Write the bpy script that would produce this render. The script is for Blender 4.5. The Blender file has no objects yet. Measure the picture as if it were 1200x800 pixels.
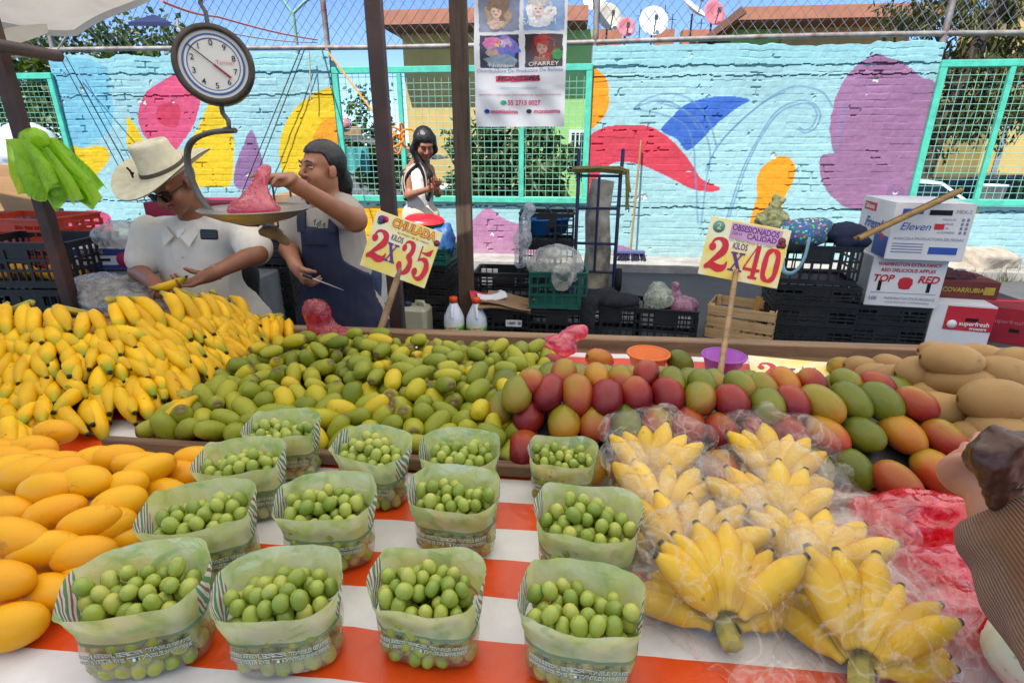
import bpy, bmesh, math, random
import numpy as np
from mathutils import Vector, Matrix, Euler, noise as mnoise

R = math.radians
sc = bpy.context.scene
col = sc.collection
random.seed(7)
rng = np.random.default_rng(7)

# ------------------------------------------------------------------ camera
cam_data = bpy.data.cameras.new("camera")
cam = bpy.data.objects.new("camera", cam_data)
col.objects.link(cam)
cam.location = (0, 0, 1.5)
cam.rotation_euler = Euler((R(70), 0, R(6)), 'XYZ')
cam_data.sensor_width = 36
cam_data.lens = 36 * 634 / 1200
cam_data.clip_start = 0.02
cam_data.clip_end = 2000
sc.camera = cam

# ------------------------------------------------------------------ sky, sun, exposure
SUN_EL, SUN_AZ = R(58), R(-22)      # azimuth: from behind the camera, a little to its left
world = bpy.data.worlds.new("World")
sc.world = world
world.use_nodes = True
wn = world.node_tree
wn.nodes.clear()
w_out = wn.nodes.new('ShaderNodeOutputWorld')
w_bg = wn.nodes.new('ShaderNodeBackground')
w_sky = wn.nodes.new('ShaderNodeTexSky')
w_sky.sky_type = 'NISHITA'
w_sky.sun_disc = False
w_sky.sun_elevation = SUN_EL
w_sky.sun_rotation = R(180) + R(22)
w_sky.altitude = 3000
w_sky.air_density = 0.75
w_sky.dust_density = 0.05
w_sky.ozone_density = 4.5
w_bg.inputs['Strength'].default_value = 0.14
wn.links.new(w_sky.outputs[0], w_bg.inputs[0])
wn.links.new(w_bg.outputs[0], w_out.inputs[0])

sun_d = bpy.data.lights.new("sun", 'SUN')
sun_d.energy = 4.0
sun_d.angle = R(0.5)
sun_d.color = (1.0, 0.955, 0.88)
sun = bpy.data.objects.new("sun", sun_d)
col.objects.link(sun)
sdir = Vector((math.sin(SUN_AZ) * math.cos(SUN_EL), -math.cos(SUN_AZ) * math.cos(SUN_EL), math.sin(SUN_EL)))
sun.rotation_euler = sdir.to_track_quat('Z', 'Y').to_euler()
sun.location = (0, -10, 20)

sc.view_settings.view_transform = 'Standard'
sc.view_settings.look = 'None'
sc.view_settings.exposure = 0.95
sc.view_settings.gamma = 1.0
sc.view_settings.use_curve_mapping = False
sc.render.engine = 'CYCLES'
sc.cycles.use_denoising = True
sc.cycles.max_bounces = 8
sc.cycles.diffuse_bounces = 4
sc.cycles.transparent_max_bounces = 16
sc.cycles.caustics_reflective = False
sc.cycles.caustics_refractive = False
sc.cycles.sample_clamp_indirect = 6

# ------------------------------------------------------------------ tagging
def tag(o, label, cat, group=None, kind=None):
    if label: o["label"] = label
    if cat: o["category"] = cat
    if group: o["group"] = group
    if kind: o["kind"] = kind
    return o

def structure(o):
    o["kind"] = "structure"
    return o

def empty(name, loc=(0, 0, 0), rz=0.0, label=None, cat=None, group=None):
    o = bpy.data.objects.new(name, None)
    o.empty_display_size = 0.05
    col.objects.link(o)
    o.location = loc
    o.rotation_euler = (0, 0, rz)
    return tag(o, label, cat, group)

def link(name, me, mats=None, parent=None, loc=None, rot=None, scale=None):
    o = bpy.data.objects.new(name, me)
    col.objects.link(o)
    if mats is not None:
        if not isinstance(mats, (list, tuple)): mats = [mats]
        if not len(me.materials):
            for m in mats: me.materials.append(m)
    if parent is not None: o.parent = parent
    if loc is not None: o.location = loc
    if rot is not None: o.rotation_euler = rot
    if scale is not None: o.scale = scale if hasattr(scale, '__len__') else (scale,) * 3
    return o

def copy_tree(o, parent=None):
    c = o.copy()
    col.objects.link(c)
    c.parent = parent
    for ch in o.children:
        copy_tree(ch, c)
    return c

# ------------------------------------------------------------------ meshes
def np_mesh(name, V, Fq, smooth=True, mat_idx=None):
    """V (n,3) array, Fq (m,4) or (m,3) int array"""
    me = bpy.data.meshes.new(name)
    V = np.asarray(V, dtype=np.float32); Fq = np.asarray(Fq, dtype=np.int32)
    k = Fq.shape[1]
    me.vertices.add(len(V)); me.vertices.foreach_set('co', V.ravel())
    me.loops.add(Fq.size); me.loops.foreach_set('vertex_index', Fq.ravel())
    me.polygons.add(len(Fq))
    me.polygons.foreach_set('loop_start', np.arange(0, Fq.size, k, dtype=np.int32))
    me.polygons.foreach_set('loop_total', np.full(len(Fq), k, dtype=np.int32))
    if mat_idx is not None: me.polygons.foreach_set('material_index', np.asarray(mat_idx, dtype=np.int32))
    me.polygons.foreach_set('use_smooth', np.full(len(Fq), smooth))
    me.update(calc_edges=True)
    return me

def vcol(me, name, arr):
    a = me.color_attributes.new(name, 'FLOAT_COLOR', 'POINT')
    arr = np.asarray(arr, dtype=np.float32)
    if arr.shape[1] == 3: arr = np.concatenate([arr, np.ones((len(arr), 1), np.float32)], 1)
    a.data.foreach_set('color', arr.ravel())

def vfloat(me, name, arr):
    a = me.attributes.new(name, 'FLOAT', 'POINT')
    a.data.foreach_set('value', np.asarray(arr, dtype=np.float32))

class MB:
    """collects shapes for one mesh"""
    def __init__(s): s.v = []; s.f = []; s.sm = []
    def add(s, vs, fs, smooth=False):
        b = len(s.v)
        s.v += [tuple(v) for v in vs]
        s.f += [tuple(i + b for i in f) for f in fs]
        s.sm += [smooth] * len(fs)
        return s
    def box(s, c, d, rot=None, bev=0.0):
        x, y, z = d[0] / 2, d[1] / 2, d[2] / 2
        M = Euler(rot).to_matrix() if rot else None
        if bev <= 0:
            P = [(-x,-y,-z),(x,-y,-z),(x,y,-z),(-x,y,-z),(-x,-y,z),(x,-y,z),(x,y,z),(-x,y,z)]
            F = [(3,2,1,0),(4,5,6,7),(0,1,5,4),(1,2,6,5),(2,3,7,6),(3,0,4,7)]
        else:
            b = min(bev, x*.9, y*.9, z*.9); P = []; ix = {}
            for sx in (-1,1):
                for sy in (-1,1):
                    for sz in (-1,1):
                        for k in range(3):
                            p = [sx*(x-b), sy*(y-b), sz*(z-b)]
                            p[k] = (sx*x, sy*y, sz*z)[k]
                            ix[(sx,sy,sz,k)] = len(P); P.append(tuple(p))
            F = []
            for k in range(3):
                a, c2 = [(1,2),(2,0),(0,1)][k]
                for sg in (-1,1):
                    q = []
                    for (i,j) in ((-1,-1),(1,-1),(1,1),(-1,1)):
                        t=[0,0,0]; t[k]=sg; t[a]=i; t[c2]=j; q.append(ix[(t[0],t[1],t[2],k)])
                    F.append(tuple(q if sg>0 else q[::-1]))
            for k in range(3):
                a, c2 = [(1,2),(2,0),(0,1)][k]
                for i in (-1,1):
                    for j in (-1,1):
                        t1=[0,0,0]; t1[a]=i; t1[c2]=j; t2=list(t1); t1[k]=-1; t2[k]=1
                        t1=tuple(t1); t2=tuple(t2)
                        q=(ix[t1+(a,)],ix[t2+(a,)],ix[t2+(c2,)],ix[t1+(c2,)])
                        F.append(q if i*j<0 else q[::-1])
            for sx in (-1,1):
                for sy in (-1,1):
                    for sz in (-1,1):
                        q=(ix[(sx,sy,sz,0)],ix[(sx,sy,sz,1)],ix[(sx,sy,sz,2)])
                        F.append(q if sx*sy*sz>0 else q[::-1])
        if M: P = [M @ Vector(p) for p in P]
        return s.add([(p[0]+c[0],p[1]+c[1],p[2]+c[2]) for p in P], F)
    def tube(s, pts, r, seg=8, cap=True, squash=1.0):
        pts = [Vector(p) for p in pts]
        n = len(pts)
        rr = r if hasattr(r, '__len__') else [r] * n
        vs = []; fs = []
        t0 = (pts[1] - pts[0]).normalized()
        up = Vector((0,0,1)) if abs(t0.z) < .9 else Vector((0,1,0))
        a = t0.cross(up).normalized()
        for i in range(n):
            t = (pts[min(i+1,n-1)] - pts[max(i-1,0)])
            t = t.normalized() if t.length > 1e-9 else t0
            a = (a - t * a.dot(t)).normalized(); b = t.cross(a)
            for k in range(seg):
                an = 2*math.pi*k/seg
                vs.append(pts[i] + (a*math.cos(an) + b*math.sin(an)*squash)*rr[i])
        for i in range(n-1):
            for k in range(seg):
                k2 = (k+1) % seg
                fs.append((i*seg+k, i*seg+k2, (i+1)*seg+k2, (i+1)*seg+k))
        s.add(vs, fs, seg > 5)
        if cap:
            s.add(vs[:seg], [tuple(range(seg))[::-1]]); s.add(vs[-seg:], [tuple(range(seg))])
        return s
    def lathe(s, prof, seg=24, c=(0,0,0), axis='z', smooth=True):
        vs = []; fs = []
        for (r, h) in prof:
            for k in range(seg):
                an = 2*math.pi*k/seg
                x, y = r*math.cos(an), r*math.sin(an)
                p = (x, y, h) if axis == 'z' else ((x, h, -y) if axis == 'y' else (h, x, y))
                vs.append((p[0]+c[0], p[1]+c[1], p[2]+c[2]))
        n = len(prof)
        for i in range(n-1):
            for k in range(seg):
                k2 = (k+1) % seg
                fs.append((i*seg+k, i*seg+k2, (i+1)*seg+k2, (i+1)*seg+k))
        return s.add(vs, fs, smooth)
    def prism(s, poly, n0, n1, plane='xz'):
        """closed polygon extruded between n0 and n1 along the axis normal to the plane"""
        k = len(poly)
        def P(p, d): return (p[0], d, p[1]) if plane == 'xz' else ((p[0], p[1], d) if plane == 'xy' else (d, p[0], p[1]))
        vs = [P(p, n0) for p in poly] + [P(p, n1) for p in poly]
        fs = [tuple(range(k)), tuple(range(2*k-1, k-1, -1))] + [(i, i+k, (i+1)%k+k, (i+1)%k) for i in range(k)]
        return s.add(vs, fs)
    def sheet(s, nu, nv, fn, smooth=True):
        vs = [fn(i/(nu-1), j/(nv-1)) for j in range(nv) for i in range(nu)]
        fs = [(j*nu+i, j*nu+i+1, (j+1)*nu+i+1, (j+1)*nu+i) for j in range(nv-1) for i in range(nu-1)]
        return s.add(vs, fs, smooth)
    def mesh(s, name, fixn=False):
        me = bpy.data.meshes.new(name)
        me.from_pydata(s.v, [], s.f)
        me.polygons.foreach_set('use_smooth', s.sm)
        if fixn:
            bm = bmesh.new(); bm.from_mesh(me); bmesh.ops.recalc_face_normals(bm, faces=bm.faces); bm.to_mesh(me); bm.free()
        me.update()
        return me
    def build(s, name, mat, parent=None, loc=None, rot=None, fixn=False, **k):
        return link(name, s.mesh(name, fixn), mat, parent, loc, rot, **k)

def text_mesh(txt, size=1.0, bold=0.0, xs=1.0, shear=0.0, spacing=1.0, width=None, depth=0.0):
    cu = bpy.data.curves.new('lettering', 'FONT')
    cu.body = txt; cu.size = size; cu.align_x = 'CENTER'; cu.align_y = 'CENTER'
    cu.offset = bold * size; cu.shear = shear; cu.space_character = spacing
    cu.resolution_u = 3; cu.extrude = depth
    o = bpy.data.objects.new('tmp', cu); col.objects.link(o)
    dg = bpy.context.evaluated_depsgraph_get(); dg.update()
    me = bpy.data.meshes.new_from_object(o.evaluated_get(dg))
    bpy.data.objects.remove(o); bpy.data.curves.remove(cu)
    me.materials.clear()
    n = len(me.vertices); a = np.empty(n*3, np.float32); me.vertices.foreach_get('co', a); a = a.reshape(-1, 3)
    if width and n:
        a[:, 0] *= width / max(1e-6, a[:, 0].max() - a[:, 0].min())
        a[:, 0] -= (a[:, 0].max() + a[:, 0].min()) / 2
    else: a[:, 0] *= xs
    me.vertices.foreach_set('co', a.ravel()); me.update()
    return me

def put_text(txt, size, mat, parent, loc, rot=(R(90), 0, 0), **k):
    return link('lettering', text_mesh(txt, size, **k), mat, parent, loc, rot)

# ------------------------------------------------------------------ materials
_mats = {}
def nodes_of(name):
    m = bpy.data.materials.new(name); m.use_nodes = True
    nt = m.node_tree; b = nt.nodes['Principled BSDF']
    return m, nt, b
def L(nt, a, b): nt.links.new(a, b)
def N(nt, t, **k):
    n = nt.nodes.new('ShaderNode' + t)
    for a, v in k.items(): setattr(n, a, v)
    return n
def ramp(nt, fac, stops):
    n = N(nt, 'ValToRGB'); cr = n.color_ramp
    while len(cr.elements) < len(stops): cr.elements.new(.5)
    for e, (p, c) in zip(cr.elements, stops):
        e.position = p; e.color = tuple(c) + ((1,) if len(c) == 3 else ())
    L(nt, fac, n.inputs[0]); return n.outputs[0]
def mix(nt, fac, a, b, mode='MIX'):
    n = N(nt, 'MixRGB', blend_type=mode)
    for s, v in zip(n.inputs, (fac, a, b)):
        if hasattr(v, 'is_output'): L(nt, v, s)
        elif isinstance(v, (int, float)): s.default_value = v
        else: s.default_value = tuple(v) + (1,) if len(v) == 3 else v
    return n.outputs[0]
def noise_tex(nt, scale, detail=4, vec=None, rough=.55, dist=0):
    n = N(nt, 'TexNoise'); n.inputs['Scale'].default_value = scale; n.inputs['Detail'].default_value = detail
    n.inputs['Roughness'].default_value = rough; n.inputs['Distortion'].default_value = dist
    if vec is not None: L(nt, vec, n.inputs['Vector'])
    return n.outputs['Fac']
def math_n(nt, op, a, b=0.0):
    n = N(nt, 'Math', operation=op)
    for s, v in zip(n.inputs, (a, b)):
        if hasattr(v, 'is_output'): L(nt, v, s)
        else: s.default_value = v
    return n.outputs[0]
def obj_vec(nt, rand=True):
    """object coordinates, shifted per object so copies differ"""
    tc = N(nt, 'TexCoord')
    if not rand: return tc.outputs['Object']
    oi = N(nt, 'ObjectInfo')
    sc_ = N(nt, 'VectorMath', operation='ADD')
    mul = math_n(nt, 'MULTIPLY', oi.outputs['Random'], 37.0)
    L(nt, tc.outputs['Object'], sc_.inputs[0]); L(nt, mul, sc_.inputs[1])
    return sc_.outputs[0]
def bump(nt, b, h, strength=.3, dist=.01):
    n = N(nt, 'Bump'); n.inputs['Strength'].default_value = strength; n.inputs['Distance'].default_value = dist
    L(nt, h, n.inputs['Height']); L(nt, n.outputs[0], b.inputs['Normal'])

def mat(name, c=(.5,.5,.5), rough=.6, var=.15, scale=8.0, bmp=0.0, bscale=40.0, metal=0.0, spec=.5, dirt=None, rand=0.0, bdist=.004, dirt_amt=.5, sss=0.0):
    """plain surface with grain, wear and fine relief"""
    if name in _mats: return _mats[name]
    m, nt, b = nodes_of(name)
    v = obj_vec(nt)
    f = noise_tex(nt, scale, 5, v)
    lo = tuple(max(0, x*(1-var)) for x in c); hi = tuple(min(1, x*(1+var)) for x in c)
    o = ramp(nt, f, [(.3, lo), (.7, hi)])
    if rand:
        oi = N(nt, 'ObjectInfo')
        h = N(nt, 'HueSaturation'); L(nt, o, h.inputs['Color'])
        L(nt, math_n(nt, 'ADD', math_n(nt, 'MULTIPLY', oi.outputs['Random'], 2*rand), 1-rand), h.inputs['Value'])
        o = h.outputs[0]
    if dirt is not None:
        f2 = noise_tex(nt, scale*.45, 8, v, .68)
        k = ramp(nt, f2, [(.5, (0,0,0)), (.72, (dirt_amt,)*3)])
        o = mix(nt, k, o, dirt)
    L(nt, o, b.inputs['Base Color'])
    b.inputs['Roughness'].default_value = rough
    b.inputs['Metallic'].default_value = metal
    b.inputs['Specular IOR Level'].default_value = spec
    if sss:
        b.inputs['Subsurface Weight'].default_value = sss
        b.inputs['Subsurface Radius'].default_value = (.012, .006, .003)
        b.inputs['Subsurface Scale'].default_value = .3
    if bmp: bump(nt, b, noise_tex(nt, bscale, 4, v), bmp, bdist)
    _mats[name] = m
    return m

def wood(name, c, dark=.5, scale=6, rough=.75, axis=0):
    if name in _mats: return _mats[name]
    m, nt, b = nodes_of(name)
    v = obj_vec(nt); mp = N(nt, 'Mapping'); L(nt, v, mp.inputs[0])
    s = [scale*6]*3; s[axis] = scale*.35; mp.inputs['Scale'].default_value = s
    f = noise_tex(nt, 1.0, 6, mp.outputs[0], .6, 1.2)
    o = ramp(nt, f, [(.25, tuple(x*dark for x in c)), (.5, c), (.8, tuple(min(1,x*1.25) for x in c))])
    f2 = noise_tex(nt, scale*.8, 6, v, .7)
    o = mix(nt, ramp(nt, f2, [(.52, (0,0,0)), (.75, (.6,.6,.6))]), o, tuple(x*.4 for x in c))
    L(nt, o, b.inputs['Base Color']); b.inputs['Roughness'].default_value = rough
    bump(nt, b, f, .4, .003)
    _mats[name] = m
    return m

def film(name, tint=(1,1,1), clear=.8, haze=.1, gloss=.15, haze_col=(.9,.9,.9), rough=.12, wr=60., wrs=.5, crease_glint=0.0):
    """thin plastic film: see-through with a sheen and some milky haze"""
    if name in _mats: return _mats[name]
    m = bpy.data.materials.new(name); m.use_nodes = True
    nt = m.node_tree; nt.nodes.clear()
    out = N(nt, 'OutputMaterial')
    tr = N(nt, 'BsdfTransparent'); tr.inputs[0].default_value = tuple(tint) + (1,)
    gl = N(nt, 'BsdfGlossy'); gl.inputs['Roughness'].default_value = rough
    df = N(nt, 'BsdfDiffuse'); df.inputs[0].default_value = tuple(haze_col) + (1,)
    tl = N(nt, 'BsdfTranslucent'); tl.inputs[0].default_value = tuple(haze_col) + (1,)
    v = obj_vec(nt)
    h = noise_tex(nt, wr, 3, v, .6, 1.5)
    bp = N(nt, 'Bump'); bp.inputs['Strength'].default_value = wrs; bp.inputs['Distance'].default_value = .006
    L(nt, h, bp.inputs['Height'])
    for n in (gl, df): L(nt, bp.outputs[0], n.inputs['Normal'])
    m1 = N(nt, 'MixShader'); m1.inputs[0].default_value = .5
    L(nt, df.outputs[0], m1.inputs[1]); L(nt, tl.outputs[0], m1.inputs[2])
    m2 = N(nt, 'MixShader'); m2.inputs[0].default_value = 1 - clear
    L(nt, math_n(nt, 'MULTIPLY', ramp(nt, noise_tex(nt, wr*.35, 5, v, .6, 2.), [(.35, (.25,)*3), (.75, (1.6,)*3)]), haze), m2.inputs[0])
    if crease_glint:
        rd = math_n(nt, 'ABSOLUTE', math_n(nt, 'SUBTRACT', noise_tex(nt, wr*.55, 2, v, .5, 1.2), .5))  # pale streaks in the haze stand in for highlights along creases
        ck = ramp(nt, rd, [(0, (crease_glint,)*3), (.012, (crease_glint*.5,)*3), (.035, (0,0,0))])
        L(nt, math_n(nt, 'MAXIMUM', ck, m2.inputs[0].links[0].from_socket), m2.inputs[0])
    L(nt, tr.outputs[0], m2.inputs[1]); L(nt, m1.outputs[0], m2.inputs[2])
    lw = N(nt, 'LayerWeight'); lw.inputs[0].default_value = .25; L(nt, bp.outputs[0], lw.inputs['Normal'])
    m3 = N(nt, 'MixShader')
    L(nt, math_n(nt, 'ADD', math_n(nt, 'MULTIPLY', lw.outputs['Facing'], gloss*2.2), gloss*.25), m3.inputs[0])
    L(nt, m2.outputs[0], m3.inputs[1]); L(nt, gl.outputs[0], m3.inputs[2])
    L(nt, m3.outputs[0], out.inputs[0])
    _mats[name] = m
    return m

def attr_mat(name, attr='paint', rough=.7, bmp=.3, bscale=60, grain=.12, spec=.3):
    """colour from a painted point attribute with grain"""
    if name in _mats: return _mats[name]
    m, nt, b = nodes_of(name)
    a = N(nt, 'Attribute', attribute_name=attr)
    v = obj_vec(nt, False)
    f = noise_tex(nt, bscale*.3, 6, v, .65)
    g = ramp(nt, f, [(.3, (1-grain,)*3), (.7, (1+grain*.4,)*3)])
    L(nt, mix(nt, 1.0, a.outputs['Color'], g, 'MULTIPLY'), b.inputs['Base Color'])
    b.inputs['Roughness'].default_value = rough; b.inputs['Specular IOR Level'].default_value = spec
    bump(nt, b, noise_tex(nt, bscale, 5, v), bmp, .004)
    _mats[name] = m
    return m

# ------------------------------------------------------------------ implicit surfaces (bodies, bags, clothes)
def v3(p): return np.array(p, dtype=np.float32)
def cap(a, b, r0, r1=None, k=.02, i=0, sub=False, sq=None):
    r1 = r0 if r1 is None else r1
    a, b = v3(a), v3(b)
    def f(P):
        d = b - a; L2 = float(d @ d) + 1e-9
        t = np.clip((P - a) @ d / L2, 0, 1)
        q = P - a - t[..., None] * d
        if sq is not None: q = q / v3(sq)
        return np.sqrt((q*q).sum(-1)) - (r0 + (r1 - r0) * t)
    rm = max(r0, r1) * (max(sq) if sq is not None else 1)
    return f, np.minimum(a, b) - rm, np.maximum(a, b) + rm, k, i, sub
def ell(c, r, rot=None, k=.02, i=0, sub=False):
    c, r = v3(c), v3(r)
    M = np.array(Euler(rot).to_matrix(), dtype=np.float32) if rot is not None else None
    def f(P):
        q = P - c
        if M is not None: q = q @ M
        k0 = np.sqrt(((q/r)**2).sum(-1)); k1 = np.sqrt(((q/(r*r))**2).sum(-1)) + 1e-6
        return k0*(k0-1)/k1
    rm = float(r.max())
    return f, c - rm, c + rm, k, i, sub
def rbox(c, h, rr=.01, rot=None, k=.02, i=0, sub=False):
    c, h = v3(c), v3(h)
    M = np.array(Euler(rot).to_matrix(), dtype=np.float32) if rot is not None else None
    def f(P):
        q = P - c
        if M is not None: q = q @ M
        d = np.abs(q) - (h - rr)
        return np.sqrt((np.maximum(d, 0)**2).sum(-1)) + np.minimum(d.max(-1), 0) - rr
    rm = float(np.sqrt((h*h).sum()))
    return f, c - rm, c + rm, k, i, sub

def implicit(name, prims, h=.01, cut=None, disp=None):
    """smooth union of the pieces meshed with surface nets; returns mesh with material index per piece id"""
    lo = np.min([p[1] for p in prims if not p[5]], 0) - 3*h - .01
    hi = np.max([p[2] for p in prims if not p[5]], 0) + 3*h + .01
    n = np.ceil((hi - lo) / h).astype(int) + 1
    D = np.full(n, .3, np.float32); I = np.zeros(n, np.int16); B = np.full(n, .3, np.float32)
    ax = [lo[j] + h*np.arange(n[j], dtype=np.float32) for j in range(3)]
    for (f, a, b, k, i, sub) in prims:
        m = k + 2.5*h + .012
        i0 = np.clip(((a - m - lo)/h).astype(int), 0, n-1); i1 = np.clip(((b + m - lo)/h).astype(int) + 2, 1, n)
        if (i1 <= i0).any(): continue
        sl = tuple(slice(i0[j], i1[j]) for j in range(3))
        P = np.stack(np.meshgrid(*[ax[j][sl[j]] for j in range(3)], indexing='ij'), -1)
        d = f(P).astype(np.float32)
        o = D[sl]
        if sub:
            d = -d
            hh = np.maximum(k - np.abs(o - d), 0)/max(k, 1e-6)
            D[sl] = np.maximum(o, d) + hh*hh*k*.25
        else:
            hh = np.maximum(k - np.abs(o - d), 0)/max(k, 1e-6)
            D[sl] = np.minimum(o, d) - hh*hh*k*.25
            w = d < B[sl]
            I[sl] = np.where(w, i, I[sl]); B[sl] = np.where(w, d, B[sl])
    if cut is not None or disp is not None:
        P = np.stack(np.meshgrid(*ax, indexing='ij'), -1)
        if disp is not None: D = D + disp(P)
        if cut is not None: D = np.maximum(D, cut(P))
    D[0] = D[-1] = .3; D[:, 0] = D[:, -1] = .3; D[:, :, 0] = D[:, :, -1] = .3
    S = D < 0
    c = n - 1
    cnt = np.zeros(c, np.int32); acc = np.zeros(tuple(c) + (3,), np.float32)
    offs = [(x, y, z) for x in (0,1) for y in (0,1) for z in (0,1)]
    def sub_(A, o): return A[o[0]:o[0]+c[0], o[1]:o[1]+c[1], o[2]:o[2]+c[2]]
    for e in range(3):
        for o in offs:
            if o[e]: continue
            o2 = list(o); o2[e] = 1
            s0, s1 = sub_(S, o), sub_(S, o2)
            x = s0 != s1
            if not x.any(): continue
            d0, d1 = sub_(D, o)[x], sub_(D, o2)[x]
            t = d0/(d0 - d1)
            q = np.tile(np.array(o, np.float32), (len(t), 1)); q[:, e] += t
            acc[x] += q; cnt[x] += 1
    act = cnt > 0
    idx = np.full(c, -1, np.int64); idx[act] = np.arange(act.sum())
    cells = np.argwhere(act).astype(np.float32)
    V = lo + h*(cells + acc[act]/cnt[act][:, None])
    quads = []
    for e in range(3):
        a, b = (e+1) % 3, (e+2) % 3
        sA = [slice(1, -1)]*3; sA[e] = slice(0, -1)
        sB = [slice(1, -1)]*3; sB[e] = slice(1, None)
        x = S[tuple(sA)] != S[tuple(sB)]
        ii = np.argwhere(x)
        if not len(ii): continue
        base = ii.copy(); base[:, a] += 1; base[:, b] += 1
        inside = S[tuple(sA)][x]
        def ID(da, db):
            q = base.copy(); q[:, a] -= da; q[:, b] -= db
            q = np.minimum(q, c - 1)
            return idx[q[:, 0], q[:, 1], q[:, 2]]
        Q = np.stack([ID(1,1), ID(0,1), ID(0,0), ID(1,0)], 1)
        Q[~inside] = Q[~inside][:, ::-1]
        quads.append(Q)
    Q = np.concatenate(quads); Q = Q[(Q >= 0).all(1)]
    ci = np.minimum(cells.astype(int) + 0, n - 1)
    pid = I[ci[:, 0], ci[:, 1], ci[:, 2]]
    me = np_mesh(name, V, Q, True, pid[Q[:, 0]])
    return me

def displace(me, fn):
    n = len(me.vertices); a = np.empty(n*3, np.float32); b = np.empty(n*3, np.float32)
    me.vertices.foreach_get('co', a); me.vertices.foreach_get('normal', b)
    a = a.reshape(-1, 3); b = b.reshape(-1, 3)
    d = np.array([fn(Vector(p)) for p in a], np.float32)
    a = a + b*d[:, None]
    me.vertices.foreach_set('co', a.ravel()); me.update()

def lap_smooth(me, it=2, f=.5):
    n = len(me.vertices); a = np.empty(n*3, np.float32); me.vertices.foreach_get('co', a); a = a.reshape(-1, 3)
    e = np.empty(len(me.edges)*2, np.int32); me.edges.foreach_get('vertices', e); e = e.reshape(-1, 2)
    for _ in range(it):
        s = np.zeros_like(a); c = np.zeros(n, np.float32)
        np.add.at(s, e[:, 0], a[e[:, 1]]); np.add.at(s, e[:, 1], a[e[:, 0]])
        np.add.at(c, e[:, 0], 1); np.add.at(c, e[:, 1], 1)
        a = a + f*(s/np.maximum(c, 1)[:, None] - a)
    me.vertices.foreach_set('co', a.ravel()); me.update()

def spline(pts, n=10):
    """Catmull-Rom through the points"""
    P = [Vector(p) for p in pts]; out = []
    for i in range(len(P)-1):
        p0, p1, p2, p3 = P[max(i-1,0)], P[i], P[i+1], P[min(i+2,len(P)-1)]
        for k in range(n):
            t = k/n
            out.append(.5*((2*p1)+(p2-p0)*t+(2*p0-5*p1+4*p2-p3)*t*t+(3*p1-p0-3*p2+p3)*t**3))
    out.append(P[-1]); return out
def fbm(p, s, o=3):
    v = 0; a = 1; q = Vector(p)*s
    for _ in range(o):
        v += a*mnoise.noise(q); q = q*2.03; a *= .5
    return v

# ================================================================== SETTING
def vnoise(x, z, s, seed=0):
    """2-D value noise, arrays in"""
    g = np.random.default_rng(seed).random((256, 256)).astype(np.float32)
    X, Z_ = x*s + 1000.37, z*s + 1000.71
    i, j = np.floor(X).astype(int), np.floor(Z_).astype(int)
    u, v = X - i, Z_ - j
    u = u*u*(3-2*u); v = v*v*(3-2*v)
    q = lambda a, b: g[a % 256, b % 256]
    return (q(i,j)*(1-u)+q(i+1,j)*u)*(1-v) + (q(i,j+1)*(1-u)+q(i+1,j+1)*u)*v
def vfbm(x, z, s, o=4, seed=0):
    t = 0; a = 1; w = 0
    for k in range(o):
        t = t + a*vnoise(x, z, s*2**k, seed+k); w += a; a *= .55
    return t/w
def inside(poly, x, z):
    r = np.zeros(x.shape, bool); n = len(poly)
    for i in range(n):
        (x0, z0), (x1, z1) = poly[i], poly[(i+1) % n]
        if z0 == z1: continue
        c = ((z0 > z) != (z1 > z)) & (x < (x1-x0)*(z-z0)/(z1-z0) + x0)
        r ^= c
    return r
def smooth_poly(p, n=5):
    k = len(p); P = [Vector((a, b, 0)) for a, b in p]; out = []
    for i in range(k):
        p0, p1, p2, p3 = P[i-1], P[i], P[(i+1) % k], P[(i+2) % k]
        for j in range(n):
            t = j/n
            q = .5*((2*p1)+(p2-p0)*t+(2*p0-5*p1+4*p2-p3)*t*t+(3*p1-p0-3*p2+p3)*t**3)
            out.append((q.x, q.y))
    return out

# ---- ground
asphalt, nt, b = nodes_of('asphalt')
v = obj_vec(nt, False)
g = ramp(nt, noise_tex(nt, 160, 3, v), [(.3, (.09,.09,.092)), (.62, (.15,.15,.152)), (.75, (.26,.26,.255))])
g = mix(nt, ramp(nt, noise_tex(nt, .9, 6, v, .65), [(.4, (0,0,0)), (.7, (.55,)*3)]), g, (.20,.195,.185))
g = mix(nt, ramp(nt, noise_tex(nt, 6, 8, v, .75), [(.58, (0,0,0)), (.66, (.7,)*3)]), g, (.06,.06,.06))
L(nt, g, b.inputs['Base Color']); b.inputs['Roughness'].default_value = .9
bump(nt, b, noise_tex(nt, 120, 3, v), .5, .006)
gm = MB(); gm.sheet(41, 9, lambda u, w: (-400 + 800*u, -60 + 67.45*w, 0), False)
structure(gm.build('ground', asphalt))
gm = MB(); gm.sheet(41, 31, lambda u, w: (-600 + 1200*u, 7.45 + 790*w, -.65), False)
structure(gm.build('road', asphalt))

concrete = mat('concrete', (.42,.40,.37), .9, .2, 5, .4, 90, dirt=(.2,.18,.15))
kb = MB()
x = -12.0
structure(MB().box((0, 7.02, .03), (24, .55, .14)).build('sidewalk', concrete))

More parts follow.
